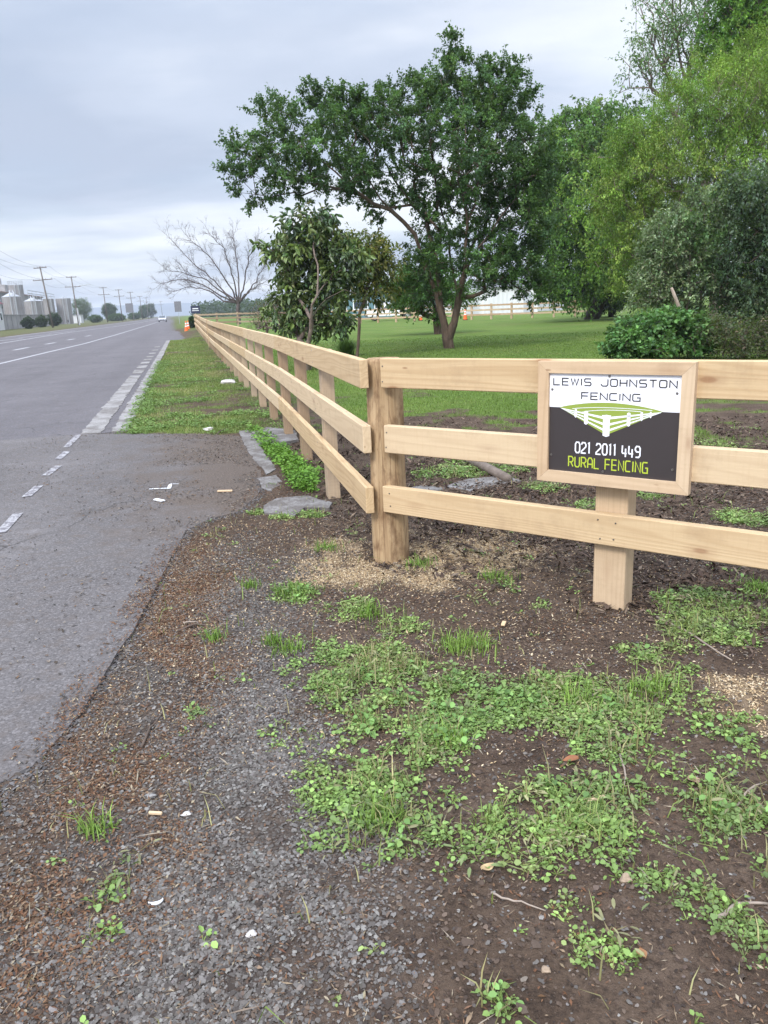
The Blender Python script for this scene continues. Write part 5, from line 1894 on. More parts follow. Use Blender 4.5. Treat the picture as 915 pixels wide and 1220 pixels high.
p = UV(80, 1.3)
p = np.array([AT(232.5, 366, 84)[0], 84, 0.15])
board_sign('property_sign', 'small dark navy board sign on two posts past the far end of the fence', p, 0.1, 0.95, 0.75, 1.72, M['navy'], (-0.35, 0.35), M['pole'], [(0, 0.1, 0.6, 0.1), (0, -0.1, 0.7, 0.06)])
p = np.array([AT(212, 366, 118)[0], 118, 0.0])
board_sign('road_sign', 'pale grey rectangular road sign on one post, left of the navy board', p, 0.12, 1.0, 1.5, 2.6, M['signgrey'], (0.0,), M['galv'], [])
p = at_v(155.5, -20.5)
board_sign('advance_sign', 'large grey road sign on posts across the road, before the distant trees', (p[0], p[1], 0), 0.2, 3.0, 3.6, 5.0, M['signgrey'], (-1.2, 1.2), M['galv'], [])

# ------------------------------------------------------------------ power poles
def pole_proto(label, h=11.6):
    t = thing('utility_pole', label, 'utility pole')
    mb = MB()
    mb.tube([(0, 0, -0.3), (0, 0, h)], [0.19, 0.12], 10)
    mb.build('pole', M['pole'], t, smooth=True)
    for z, L in ((h - 0.25, 2.4), (h - 2.5, 3.6)):
        mb = MB()
        mb.box((0, -0.14, z), (L, 0.12, 0.14))
        ca = mb.build('crossarm', M['pole'], t)
        for x in (-L / 2 + 0.15, -L / 6, L / 6, L / 2 - 0.15):
            mb = MB()
            mb.lathe([(0.03, 0.0), (0.06, 0.06), (0.05, 0.12), (0.065, 0.16), (0.03, 0.22)], 8, (x, -0.14, z + 0.07))
            mb.build('insulator', M['concrete_wall'], ca)
    return t


pole_labels = ['near utility pole with two crossarms standing left of the tank yard frontage', 'first leaning timber utility pole in front of the steel tanks and round bushes', 'utility pole carrying a street lamp arm, beside the rightmost steel tank',
               'third utility pole along the far verge, right of the street lamp pole', 'fourth utility pole along the far verge, left of the large grey road sign', 'fifth utility pole, just right of the large grey road sign', 'sixth utility pole, small beside the distant round trees', 'seventh utility pole, right in front of the distant round trees', 'farthest tiny utility pole, above the oncoming car']
pu = [118.0] + [float(at_v(x, -25) @ D) for x in (62, 93, 127.5)]
pu += [float(at_v(x, -22) @ D) for x in (145.5,)] + [float(at_v(x, -20) @ D) for x in (159, 169.5)] + [float(at_v(176.5, -18.5) @ D), float(at_v(193.5, -14) @ D)]
pv = [-25, -25, -25, -25, -22, -20, -20, -18.5, -14]
poles = []
pr = None
for i, (u, v, lb) in enumerate(zip(pu, pv, pole_labels)):
    if pr is None:
        pr = pole_proto(lb)
        o = pr
    else:
        o = copy_tree(pr)
        o['label'] = lb
    p = UV(min(u, 900), v)
    o.location = p
    o['group'] = 'utility poles along the far side of the road'
    o.rotation_euler = (0, (-0.065 if i == 1 else random.uniform(-0.02, 0.0)), ROADROT)
    poles.append((p, o))
# lamp arm on the second pole: part of that pole
lp = poles[2][1]
mb = MB()
mb.tube([(0.1, -0.1, 8.3), (0.6, -0.1, 9.0), (1.6, -0.1, 9.3), (3.4, -0.1, 9.45)], 0.085, 8)
arm = mb.build('lamp_arm', M['galv'], lp)
mb = MB()
mb.box((3.75, -0.1, 9.43), (0.9, 0.28, 0.16), ch=0.04)
mb.build('lamp_head', M['galv'], arm)
mb = MB()
mb.box((0.25, -0.3, 2.0), (0.35, 0.3, 4.0), ch=0.02)
mb.build('cable_duct', M['galv'], lp)
# wires
for j, (x, z) in enumerate(((-1.05, 11.55), (1.05, 11.55), (-1.6, 9.3), (1.6, 9.3))):
    mb = MB()
    for (a, _), (b, _) in zip(poles[:7], poles[1:8]):
        pts = []
        for k in range(13):
            t_ = k / 12
            p = a + (b - a) * t_
            pts.append((p[0] + R[0] * x, p[1] + R[1] * x, z - 4 * 0.9 * t_ * (1 - t_)))
        mb.tube(pts, 0.015, 5)
    o = mb.build('overhead_wire', M['wire'])
    tag(o, ['upper left overhead wire strung between the poles', 'upper right overhead wire strung between the poles', 'lower left overhead wire strung between the poles', 'lower right overhead wire strung between the poles'][j], 'wire', 'overhead wires')

# ------------------------------------------------------------------ factory yard
def px_h(px, y, v):
    p = at_v(px, v)
    dep = p[1]
    return AT(px, y, dep)[2]


def tank(px0, px1, ytop, v, label, cone=0.8, ladder=True, rail=False):
    a, b = at_v(px0, v), at_v(px1, v)
    c = (a + b) / 2
    dep = c[1]
    rad = (px1 - px0) / 2 * dep / 949 * 0.98
    h = AT((px0 + px1) / 2, ytop, dep)[2]
    t = thing('steel_tank', label, 'tank', (c[0], c[1], 0), ROADROT, 'steel silos of the tank yard')
    mb = MB()
    hs = h - (cone if cone else 0)
    prof = [(rad, 0)]
    k = 0.0
    while k < hs - 0.2:
        k2 = min(hs, k + 1.5)
        prof += [(rad, k2 - 0.06), (rad + 0.03, k2 - 0.05), (rad + 0.03, k2)]
        k = k2
        prof.append((rad, k + 0.01))
    mb.lathe(prof, 36)
    mb.build('shell', M['steel'], t, smooth=False)
    if cone:
        mb = MB()
        mb.lathe([(rad + 0.05, hs - 0.02), (rad + 0.05, hs + 0.05), (0.3, h), (0.3, h + 0.25)], 36)
        mb.build('cone_roof', M['galv'], t)
    if ladder:
        mb = MB()
        for s in (-0.25, 0.25):
            mb.tube([(rad * 0.5 + s, -rad * 0.93, 0), (rad * 0.5 + s, -rad * 0.93, h + 0.6)], 0.05, 6)
        z = 0.4
        while z < h:
            mb.tube([(rad * 0.5 - .25, -rad * 0.93, z), (rad * 0.5 + .25, -rad * 0.93, z)], 0.03, 5)
            z += 0.5
        mb.build('ladder', M['galv'], t)
    if ladder:
        for a0 in (-2.2, -1.75):
            mb = MB()
            px_, py_ = (rad + 0.18) * math.cos(a0 + 0.7), (rad + 0.18) * math.sin(a0 + 0.7)
            mb.tube([(px_, py_, 0), (px_, py_, h * 0.96), (px_ * 0.6, py_ * 0.6, h + 0.5)], 0.11, 8)
            mb.build('pipe', M['galv'], t)
        mb = MB()
        ax = -1.1
        mb.lathe([(0.42, 0), (0.42, 0.14), (0.30, 0.16)], 16)
        mb.build('manhole', M['steel_dark'], t, (rad * math.cos(ax), rad * math.sin(ax), 1.0), (PI / 2, 0, ax + PI / 2))
    if rail:
        mb = MB()
        n = 20
        for k in range(n):
            a0 = 2 * PI * k / n
            mb.tube([(rad * math.cos(a0), rad * math.sin(a0), hs), (rad * math.cos(a0), rad * math.sin(a0), h + 1.1)], 0.05, 5)
        for zz in (0.5, 1.1):
            mb.tube([(rad * math.cos(2 * PI * k / 40), rad * math.sin(2 * PI * k / 40), h + zz) for k in range(41)], 0.05, 5, cap=False)
        mb.build('guard_rail', M['galv'], t)
    return t


tank(7, 28, 348.5, -40, 'nearest wide steel silo with a cone roof, right of the maroon roofed building', 1.0)
tank(32, 50, 355.0, -42, 'second smaller cone roofed silo, just left of the leaning utility pole', 0.9)
tank(54.5, 67, 355.2, -42, 'narrow flat topped silo right behind the leaning utility pole', 0.25)
tank(69.5, 86.5, 354.8, -38, 'rightmost tall plain steel silo, next to the street lamp pole', 0.25)
tank(16.5, 33, 338.5, -56, 'tallest silo with a railed top, standing behind the nearest wide silo', 0.3, True, True)
tank(44, 56, 357.0, -50, 'dull silo half hidden between the cone roofed silo and the leaning pole', 0.5, False)
# low wall and process building
c = at_v(30, -36)
a, b = at_v(-25, -34.5), at_v(58, -34.5)
ua, ub = a @ D, b @ D
mb = MB()
mid = UV((ua + ub) / 2, -34.5)
mb.box((0, 0, 1.4), (0.35, ub - ua, 2.8))
mb.box((0.05, 0, 2.87), (0.5, ub - ua + 0.1, 0.14))
k = -(ub - ua) / 2 + 2
while k < (ub - ua) / 2:
    mb.box((0.24, k, 1.4), (0.12, 0.35, 2.8))
    k += 5.0
o = mb.build('concrete_yard_wall', M['concrete_wall'], None, mid, (0, 0, ROADROT))
tag(o, 'long pale concrete bund wall in front of the steel silos', 'wall')
a, b = at_v(-10, -62), at_v(54, -62)
ua, ub = a @ D, b @ D
mid = UV((ua + ub) / 2, -70)
hb = 0.93 * px_h(45, 351, -62)
t = thing('process_building', 'large grey process building with a brown roof band, behind the silos', 'building', mid, ROADROT)
mb = MB()
mb.box((0, 0, hb / 2), (16, ub - ua, hb))
mb.build('wall', M['concrete_wall'], t)
mb = MB()
mb.prism([(-8.6, hb), (8.6, hb), (8.6, hb + 0.5), (0, hb + 1.3), (-8.6, hb + 0.5)], -(ub - ua) / 2 - 0.5, (ub - ua) / 2 + 0.5, axis='y')
mb.build('roof', M['brown_roof'], t)
for k in range(9):
    mb = MB()
    mb.box((8.05, -(ub - ua) / 2 + (k + 0.5) * (ub - ua) / 9, hb * 0.65), (0.1, (ub - ua) / 14, hb * 0.22))
    mb.build('window', M['glass'], t)
# roof plant on the left: ducts, pipes
mb = MB()
c = at_v(6, -60)
mb.box((0, 0, 1.5), (5, 8, 3.0), ch=0.1)
mb.box((0, 5.5, 1.0), (3, 3, 2.0), ch=0.1)
mb.tube([(0, -3, 3), (0, -3, 5.0), (0, 1, 5.2), (0, 1, 3)], 0.5, 10)
o = mb.build('roof_plant', M['concrete_wall'], None, (*UV(at_v(7, -66) @ D, -66)[:2], hb + 0.5), (0, 0, ROADROT))
tag(o, 'pale boxy plant unit with bent duct on the process building roof, far left', 'plant unit')
# pipe gantry over the tanks
a, b = at_v(57, -40), at_v(84, -40)
hz = px_h(78, 350.5, -38)
mb = MB()
p0, p1 = UV(a @ D, -44.5), UV(b @ D, -44.5)
for zz in (0, 0.9):
    mb.tube([np.array([0, 0, hz + zz]), p1 - p0 + np.array([0, 0, hz + zz])], 0.10, 6)
for k in range(8):
    q0 = (p1 - p0) * k / 7
    mb.tube([q0 + np.array([0, 0, 0]), q0 + np.array([0, 0, hz + 0.9])], 0.07, 6)
o = mb.build('pipe_gantry', M['galv'], None, p0)
tag(o, 'thin elevated pipe gantry running above the right hand silos', 'gantry')
# maroon roofed building at the left edge
a, b = at_v(-28, -33), at_v(6.5, -33)
ua, ub = a @ D, b @ D
mid = UV((ua + ub) / 2, -36.5)
t = thing('maroon_roofed_building', 'small white walled building with a steep maroon roof at the left edge', 'building', mid, ROADROT)
hw_ = px_h(5, 361, -33)
hr_ = px_h(5, 353.5, -33)
mb = MB()
mb.box((0, 0, hw_ / 2), (6.5, ub - ua, hw_))
mb.build('wall', M['clad'], t)
mb = MB()
mb.prism([(-3.7, hw_ - 0.15), (3.7, hw_ - 0.15), (1.8, hr_ + 0.1), (-1.8, hr_ + 0.1)], -(ub - ua) / 2 - 0.4, (ub - ua) / 2 + 0.4, axis='y')
mb.build('roof', M['maroon'], t)
for k in range(3):
    mb = MB()
    mb.box((3.27, (ub - ua) / 2 - 2.0 - k * 4, hw_ * 0.5), (0.08, 1.6, 1.5))
    w_ = mb.build('window', M['white'], t)
    mb = MB()
    mb.box((3.32, (ub - ua) / 2 - 2.0 - k * 4, hw_ * 0.5), (0.04, 1.35, 1.25))
    mb.build('pane', M['glass'], w_)
# white van-sized kiosk and small block at right of tanks
c = at_v(98, -36)
t = thing('pump_house', 'small pale pump house just right of the rightmost silo', 'building', (*UV(c @ D, -38)[:2], 0), ROADROT)
mb = MB()
mb.box((0, 0, 1.5), (4, 8, 3.0))
mb.build('wall', M['clad'], t)
mb = MB()
mb.box((0, 0, 3.1), (4.5, 8.6, 0.2))
mb.build('roof', M['roof_grey'], t)


# clipped bushes
def bush(name, label, px, ybase_v, wpx, ytop, cols, seed, n=220, nl=6000, leaf=0.28, group=None, ry=None):
    p = at_v(px, ybase_v)
    dep = p[1]
    B_ = np.array([p[0], p[1], 0.0])
    h = AT(px, ytop, dep)[2]
    r_ = wpx / 2 * dep / 949
    t = thing(name, label, 'bush' if 'bush' in name or 'hedge' in name else 'tree', B_, 0, group)
    g = np.random.default_rng(seed)
    d = g.normal(size=(n, 3))
    d /= np.linalg.norm(d, axis=1, keepdims=True)
    rr = g.random((n, 1)) ** 0.35
    lob = 1 + 0.18 * np.sin(d[:, :1] * 5 + seed) * np.cos(d[:, 2:] * 4 + seed * 2)
    tar = B_ + np.array([0, 0, h * 0.54]) + d * rr * lob * np.array([r_, ry or r_, h * 0.46])
    pos, par, tips, ni = grow([[B_, B_ + np.array([0, 0, h * 0.2])]], tar, B_, max(0.4, h / 8), seed)
    rad, _ = radii(pos, par, 0.02, h * 0.03)
    v, q = tubes(pos, par, rad, B_, 5)
    link('stems' if t['category'] == 'bush' else 'trunk', mesh_np('stems', v, quads=q, mat=M['bark_dark']), t)
    per = nl // n
    P = np.repeat(tar, per, 0) + rng.normal(0, r_ * 0.10, (n * per, 3))
    cc = np.array(cols)[g.integers(0, len(cols), n)]
    col = np.clip(np.repeat(cc, per, 0) * np.exp(rng.normal(0, 0.25, (n * per, 1))), 0.004, 0.6)
    A = rng.normal(size=P.shape)
    N = unit(len(P)) * 0.8 + np.array([0, 0, 0.8])
    P[:, 2] = np.maximum(P[:, 2], 0.05)
    vv = leaves_arr(P - B_, A, N, leaf * rng.uniform(0.7, 1.3, len(P)), leaf * 0.6)
    link('foliage' if t['category'] == 'bush' else 'crown', leaf_mesh('foliage', vv, col, M['leaf']), t)
    return t


DK = [(0.016, 0.028, 0.016), (0.022, 0.038, 0.02)]
MG = [(0.04, 0.075, 0.025), (0.055, 0.095, 0.03)]
LG = [(0.10, 0.14, 0.06), (0.13, 0.17, 0.075)]
bush('clipped_bush', 'clipped round dark bush, leftmost of three before the bund wall', 33.5, -29, 14, 378.5, DK, 71, group='clipped round bushes by the tank yard')
bush('clipped_bush', 'clipped olive bush, middle of three before the bund wall', 48.5, -30, 13, 377, [(0.03, 0.045, 0.022), (0.04, 0.055, 0.026)], 72, group='clipped round bushes by the tank yard')
bush('clipped_bush', 'clipped round dark bush right beside the leaning utility pole', 65, -30, 14, 373, DK, 73, group='clipped round bushes by the tank yard')
bush('pale_green_tree', 'pale green rounded tree behind the street lamp pole', 99, -46, 22, 355.5, LG, 74, 300, 9000, 0.4)
bush('low_hedge_bush', 'low dark hedge bush right of the street lamp pole', 114, -30, 16, 376, MG, 75, 220, 6000, 0.35)
bush('distant_dark_tree', 'dark rounded tree beyond the third utility pole', 131, -36, 16, 361, DK + MG, 76, 260, 7000, 0.5)
bush('low_roadside_bush', 'low dark green bush under the large grey road sign', 139, -27, 20, 375, MG, 77, 220, 6000, 0.5)
bush('distant_round_tree', 'round mid green tree far down the left side of the road', 172, -24, 13, 363.5, MG, 78, 240, 6000, 0.6)
bush('distant_olive_tree', 'hazy olive tree just right of the distant round tree', 180, -22, 13, 361, [(0.075, 0.085, 0.06), (0.09, 0.10, 0.07)], 79, 240, 6000, 0.6)
bush('distant_low_bush', 'low green bush between the large grey road sign and the distant round tree', 160, -26, 14, 373.5, MG, 80, 200, 5000, 0.6)
bush('corner_bush', 'dark low bush beside the far end of the roadside fence, next to the cones', 228, 0.80, 7, 377, DK + MG, 81, 160, 4000, 0.14)

bush('shelter_tree', 'broad dull green tree rising behind the white shed roof', 585, 42, 62, 334, MG, 83, 420, 14000, 0.55)
bush('shelter_tree', 'broad dark tree behind the teal building and the parked white ute', 470, 31, 74, 340, DK + MG, 84, 420, 14000, 0.55)

# far tree belt: reads as one mass
g = np.random.default_rng(5)
n = 2600
ang = np.radians(g.uniform(-32, 34, n))
dist_ = g.uniform(300, 420, n)
P = np.stack([np.sin(ang) * dist_, np.cos(ang) * dist_, np.zeros(n)], 1)
vv_ = P[:, 0] * R[0] + P[:, 1] * R[1]
ok = ((vv_ > 6) | (vv_ < -75))
P = P[ok]
hh = (4 + 5 * (fbm(P[:, 0], P[:, 1], 40, 3, 3) + 0.5))
per = 26
PP = np.repeat(P, per, 0) + rng.normal(0, 1.6, (len(P) * per, 3))
PP[:, 2] = np.abs(rng.random(len(PP))) ** 0.8 * np.repeat(hh, per) * rng.uniform(0.6, 1.1, len(PP))
cc = np.array([(0.05, 0.075, 0.05), (0.06, 0.085, 0.06), (0.045, 0.065, 0.045)])[g.integers(0, 3, len(P))]
vv = leaves_arr(PP, rng.normal(size=PP.shape), unit(len(PP)) + np.array([0, 0, .6]), 1.4 * rng.uniform(.7, 1.4, len(PP)), 0.9)
o = link('far_tree_belt', leaf_mesh('far_tree_belt', vv, np.repeat(cc, per, 0), M['leaf']))
tag(o, 'hazy belt of far off trees along the horizon', 'tree belt', kind='stuff')
# hills
mb_v, mb_q = [], []
az = np.radians(np.linspace(-50, 50, 160))
for j, (dd, k) in enumerate(((1400, 0), (1550, 1), (1700, 0))):
    h = (8 + 26 * np.clip(fbm(az * 900, az * 0, 160, 9, 4) + 0.45, 0, 1)) if k else np.full(len(az), -3.0)
    for a, hz in zip(az, h):
        mb_v.append((math.sin(a) * dd, math.cos(a) * dd, hz))
m_ = len(az)
for j in range(2):
    for k in range(m_ - 1):
        mb_q.append((j * m_ + k, j * m_ + k + 1, (j + 1) * m_ + k + 1, (j + 1) * m_ + k))
o = link('hills', mesh_np('hills', np.array(mb_v), quads=np.array(mb_q), mat=M['hill'], smooth=True))
tag(o, kind='structure')


# ------------------------------------------------------------------ ground cover
def gheight(X, Y):
    return ground_height(X, Y)


def sample(n, poly=None, box=None, dens=None):
    P = np.asarray(poly) if poly is not None else np.array([(box[0], box[1]), (box[2], box[3])])
    lo, hi = P.min(0), P.max(0)
    out = []
    tot = 0
    for _ in range(60):
        X = rng.uniform(lo[0], hi[0], n)
        Y = rng.uniform(lo[1], hi[1], n)
        ok = rng.random(n) < dens(X, Y)
        out.append(np.stack([X[ok], Y[ok]], 1))
        tot += ok.sum()
        if tot >= n:
            break
    return np.concatenate(out)[:n]


def pebbles(name, XY, size, cols, mat, flat=0.6, label=None, cat=None, sink=0.25):
    n = len(XY)
    # small irregular eight-cornered stones
    T = np.array([(1, 0, 0), (0, 1, 0), (-1, 0, 0), (0, -1, 0), (0.1, 0.1, 1), (0, 0, -1), (.7, .7, .35), (-.7, .6, .4), (-.6, -.7, .3), (.65, -.7, .4)])
    Fc = np.array([(0, 6, 4), (6, 1, 4), (1, 7, 4), (7, 2, 4), (2, 8, 4), (8, 3, 4), (3, 9, 4), (9, 0, 4), (0, 6, 1), (1, 7, 2), (2, 8, 3), (3, 9, 0)])
    s = size * np.minimum(np.exp(rng.normal(0, 0.42, (n, 1, 1))), 2.3)
    jit = rng.uniform(0.65, 1.2, (n, len(T), 1))
    v = T[None] * jit * s * np.array([1, 1, flat])
    v[:, :, 0] *= rng.uniform(0.7, 1.3, (n, 1))
    a = rng.random(n) * 2 * PI
    ca, sa = np.cos(a)[:, None], np.sin(a)[:, None]
    x, y = v[:, :, 0] * ca - v[:, :, 1] * sa, v[:, :, 0] * sa + v[:, :, 1] * ca
    tilt = rng.normal(0, 0.35, (n, 1))
    z = v[:, :, 2] + x * tilt
    z0 = gheight(XY[:, 0], XY[:, 1])
    z0 = z0[:, None] + s[:, :, 0] * flat * (1 - 2 * sink) * 0.6
    V = np.stack([x + XY[:, :1], y + XY[:, 1:2], z + z0], -1)
    idx = np.arange(n)[:, None, None] * len(T)
    Fs = (idx + Fc[None]).reshape(-1, 3)
    col = np.repeat(cols, len(T), 0)
    o = link(name, mesh_np(name, V.reshape(-1, 3), tris=Fs, mat=mat, col=col, smooth=True))
    return tag(o, label, cat, kind='stuff')


def flakes(name, XY, L, Wd, cols, mat, label, cat, lift=0.004, tilt=0.25, zfun=None):
    n = len(XY)
    a = rng.random(n) * 2 * PI
    A = np.stack([np.cos(a), np.sin(a), rng.normal(0, tilt, n)], 1)
    N = np.stack([rng.normal(0, tilt, n), rng.normal(0, tilt, n), np.ones(n)], 1)
    z = (zfun or gheight)(XY[:, 0], XY[:, 1]) + lift + rng.random(n) * lift
    LL = L * np.exp(rng.normal(0, 0.4, n))
    P = np.stack([XY[:, 0], XY[:, 1], z], 1) - A * LL[:, None] * 0.5
    v = leaves_arr(P, A, N, LL, Wd * np.exp(rng.normal(0, 0.3, n)), False, rng.normal(0, 0.06, 1)[0])
    # squarer ends than a leaf
    o = link(name, leaf_mesh(name, v, cols, mat))
    return tag(o, label, cat, kind='stuff')


def front_soil(X, Y):
    """bare foreground soil: in front of the fences, off the asphalt"""
    u, v, s, b = bed_depth(X, Y)
    ap = sdist(APRON_XY, X, Y)
    return (ap < -0.01) & (u < 9.4) & (v > -1.6)


FB = (-1.9, 0.95, 2.9, 6.2)


def d_gravel(X, Y):
    m = zone('gravel', X, Y, 0.26, 0.34, 0.4, 3) * np.clip(0.42 + 2.4 * fbm(X, Y, 0.28, 8, 4) + 1.6 * fbm(X, Y, 0.08, 18, 2), 0.04, 1) * (1 - 0.55 * sstep(1.8, 2.9, Y)) + 0.10 * zone('track', X, Y, 0.2, 0.3, 0.4, 13) + 0.012
    return np.clip(m, 0, 1) * front_soil(X, Y) * sstep(7, 4.5, Y)


XY = sample(78000, box=FB, dens=d_gravel)
base = np.array([(0.108, 0.094, 0.083), (0.152, 0.136, 0.122), (0.205, 0.187, 0.172), (0.074, 0.061, 0.053), (0.28, 0.26, 0.235), (0.15, 0.108, 0.08)])
pebbles('gravel', XY, 0.0034, tint(len(XY), (1, 1, 1), 0.12, 0.04) * base[rng.choice(6, len(XY), p=[.27, .3, .18, .14, .06, .05])], M['pebble'], 0.8, 'loose grey gravel along the track in the foreground', 'gravel')


def d_soil(X, Y):
    u, v, s, b = bed_depth(X, Y)
    return np.clip(0.35 + fbm(X, Y, 0.3, 12, 4) * 1.2, 0.03, 1) * front_soil(X, Y) * sstep(8.5, 5, np.hypot(X, Y))


XY = sample(68000, box=(-1.9, 0.95, 4.0, 7.5), dens=d_soil)
base = np.array([(0.064, 0.043, 0.032), (0.11, 0.076, 0.055), (0.165, 0.118, 0.088), (0.044, 0.031, 0.024), (0.21, 0.175, 0.15)])
pebbles('soil_crumbs', XY, 0.0036, tint(len(XY), (1, 1, 1), 0.2, 0.05) * base[rng.choice(5, len(XY), p=[.3, .3, .18, .17, .05])], M['pebble'], 0.7, 'crumbly dark soil clods over the foreground', 'soil')


def d_litter(X, Y):
    n = fbm(X, Y, 0.3, 9, 4)
    m = zone('litter', X, Y, 0.2, 0.26, 0.3, 5) * np.clip(0.6 + n * 2.2 + 1.6 * fbm(X, Y, 0.08, 29, 2), 0.03, 1)
    m = m + 0.16 * np.clip(0.15 + fbm(X, Y, 0.4, 19, 4) * 2.6, 0.02, 1)
    u, v, s, b = bed_depth(X, Y)
    ok = front_soil(X, Y) | ((sdist(APRON_XY, X, Y) < 0.12) & (u < 9) & (u > 1.5))
    return np.clip(m, 0, 1) * ok


XY = sample(42000, box=(-2.0, 0.95, 3.2, 6.5), dens=d_litter)
base = np.array([(0.17, 0.085, 0.048), (0.22, 0.13, 0.078), (0.10, 0.06, 0.04), (0.28, 0.20, 0.13), (0.18, 0.098, 0.056), (0.36, 0.30, 0.21)])
flakes('bark_litter', XY, 0.0125, 0.005, tint(len(XY), (1, 1, 1), 0.2, 0.06) * base[rng.choice(6, len(XY), p=[.26, .22, .2, .12, .15, .05])], M['chips'], 'rusty brown bark and leaf litter strewn along the asphalt edge', 'leaf litter', 0.003, 0.3, zfun=lambda X, Y: np.where(sdist(APRON_XY, X, Y) > -0.012, np.maximum(ground_height(X, Y), 0.0), ground_height(X, Y)))

XY = sample(4200, box=(-1.9, 0.95, 4.0, 7.0), dens=d_soil)
base = np.array([(0.06, 0.042, 0.032), (0.10, 0.07, 0.052), (0.15, 0.11, 0.083), (0.045, 0.033, 0.026), (0.17, 0.15, 0.13)])
pebbles('soil_clods', XY, 0.0068, tint(len(XY), (1, 1, 1), 0.2, 0.05) * base[rng.choice(5, len(XY), p=[.35, .32, .12, .19, .02])], M['pebble'], 0.55, 'larger dark soil clods lying about the foreground', 'soil', 0.35)
XY = sample(60000, box=(-1.9, 0.95, 4.2, 7.5), dens=lambda X, Y: np.clip(0.4 + fbm(X, Y, 0.35, 27, 4) * 1.6, 0.05, 1) * front_soil(X, Y) * sstep(8.5, 5, np.hypot(X, Y)))
base = np.array([(0.16, 0.10, 0.065), (0.26, 0.19, 0.125), (0.075, 0.05, 0.04), (0.38, 0.31, 0.22), (0.14, 0.075, 0.045)])
flakes('soil_debris', XY, 0.014, 0.0026, tint(len(XY), (1, 1, 1), 0.2, 0.05) * base[rng.choice(5, len(XY), p=[.3, .22, .22, .10, .16])], M['chips'], 'fine straw, rootlets and bark bits scattered over the soil', 'debris', 0.004, 0.3)

XY = sample(520, box=(-1.9, 0.95, 4.2, 7.5), dens=lambda X, Y: 0.5 * front_soil(X, Y))
base = np.array([(0.22, 0.17, 0.13), (0.10, 0.07, 0.055), (0.34, 0.28, 0.21)])
flakes('fallen_twiglets', XY, 0.05, 0.0035, tint(len(XY), (1, 1, 1), 0.2, 0.05) * base[rng.integers(0, 3, len(XY))], M['chips'], 'short dead twiglets and straw strewn over the bare soil', 'debris', 0.008, 0.15)


def d_mulch(X, Y):
    u, v, s, b = bed_depth(X, Y)
    m = sstep(-0.25, 0.1, b) * sstep(0.7, 1.1, v) * (1 - 0.9 * turf_mask(X, Y)) * np.clip(0.45 + fbm(X, Y, 0.4, 22, 4) * 1.6, 0.03, 1)
    return m * sstep(10.5, 7.5, np.hypot(X, Y))


XY = sample(30000, box=(-2.2, 2.2, 6.5, 10.0), dens=d_mulch)
base = np.array([(0.065, 0.044, 0.034), (0.11, 0.076, 0.057), (0.165, 0.118, 0.088), (0.045, 0.032, 0.026), (0.25, 0.19, 0.14)])
flakes('bark_mulch', XY, 0.045, 0.014, tint(len(XY), (1, 1, 1), 0.2, 0.05) * base[rng.choice(5, len(XY), p=[.3, .3, .17, .16, .07])], M['chips'], 'dark broken bark mulch in the bed behind the fence', 'mulch', 0.008, 0.45)


def d_saw(X, Y):
    m = zone('saw1', X, Y, 0.16, 0.25, 0.25, 6) + 0.6 * zone('saw2', X, Y, 0.1, 0.2, 0.2, 7)
    m = m * np.clip(0.5 + fbm(X, Y, 0.12, 10, 4) * 2.2, 0, 1) + 0.03 * sstep(2.5, 1.0, np.hypot(X - CORN[0], Y - CORN[1]))
    return np.clip(m, 0, 1)


XY = sample(32000, box=(-1.6, 2.0, 2.6, 5.2), dens=d_saw)
base = np.array([(0.60, 0.455, 0.28), (0.52, 0.375, 0.21), (0.66, 0.54, 0.37), (0.38, 0.26, 0.15)])
flakes('sawdust', XY, 0.011, 0.0045, tint(len(XY), (1, 1, 1), 0.12, 0.03) * base[rng.integers(0, 4, len(XY))], M['chips'], 'pale sawdust and shavings around the foot of the corner post', 'sawdust', 0.003, 0.35)
XY = sample(3600, box=(-2.2, 1.2, 0.6, 6.6), dens=lambda X, Y: sstep(-0.09, -0.005, sdist(APRON_XY, X, Y)) * sstep(0.05, 0.0, sdist(APRON_XY, X, Y)) * (X * R[0] + Y * R[1] > -1.4))
base = np.array([(0.07, 0.064, 0.062), (0.12, 0.11, 0.108), (0.17, 0.158, 0.155), (0.10, 0.08, 0.065)])
pebbles('asphalt_crumbs', XY, 0.0055, tint(len(XY), (1, 1, 1), 0.15, 0.04) * base[rng.integers(0, 4, len(XY))], M['pebble'], 0.6, 'crumbled asphalt along the broken edge of the apron', 'crumbs')
# loose grit and leaves on the asphalt
XY = sample(7000, box=(-4.2, 1.8, 0.4, 10.2), dens=lambda X, Y: (sdist(APRON_XY, X, Y) > 0.03) * np.clip(0.25 + fbm(X, Y, 0.5, 44, 4) * 2.4 + sstep(0.5, 0.0, sdist(APRON_XY, X, Y)) * 0.35, 0, 1) * (0.3 + 4.0 * sstep(-0.7, 0.5, X * R[0] + Y * R[1]) * sstep(4.5, 6.0, Y)))
base = np.array([(0.09, 0.07, 0.055), (0.16, 0.10, 0.06), (0.06, 0.055, 0.05), (0.24, 0.2, 0.16)])
flakes('driveway_grit', XY, 0.016, 0.009, tint(len(XY), (1, 1, 1), 0.2, 0.05) * base[rng.integers(0, 4, len(XY))], M['chips'], 'scattered grit and leaf scraps lying on the asphalt apron', 'grit', 0.003, 0.25, zfun=lambda X, Y: np.zeros(len(X)))


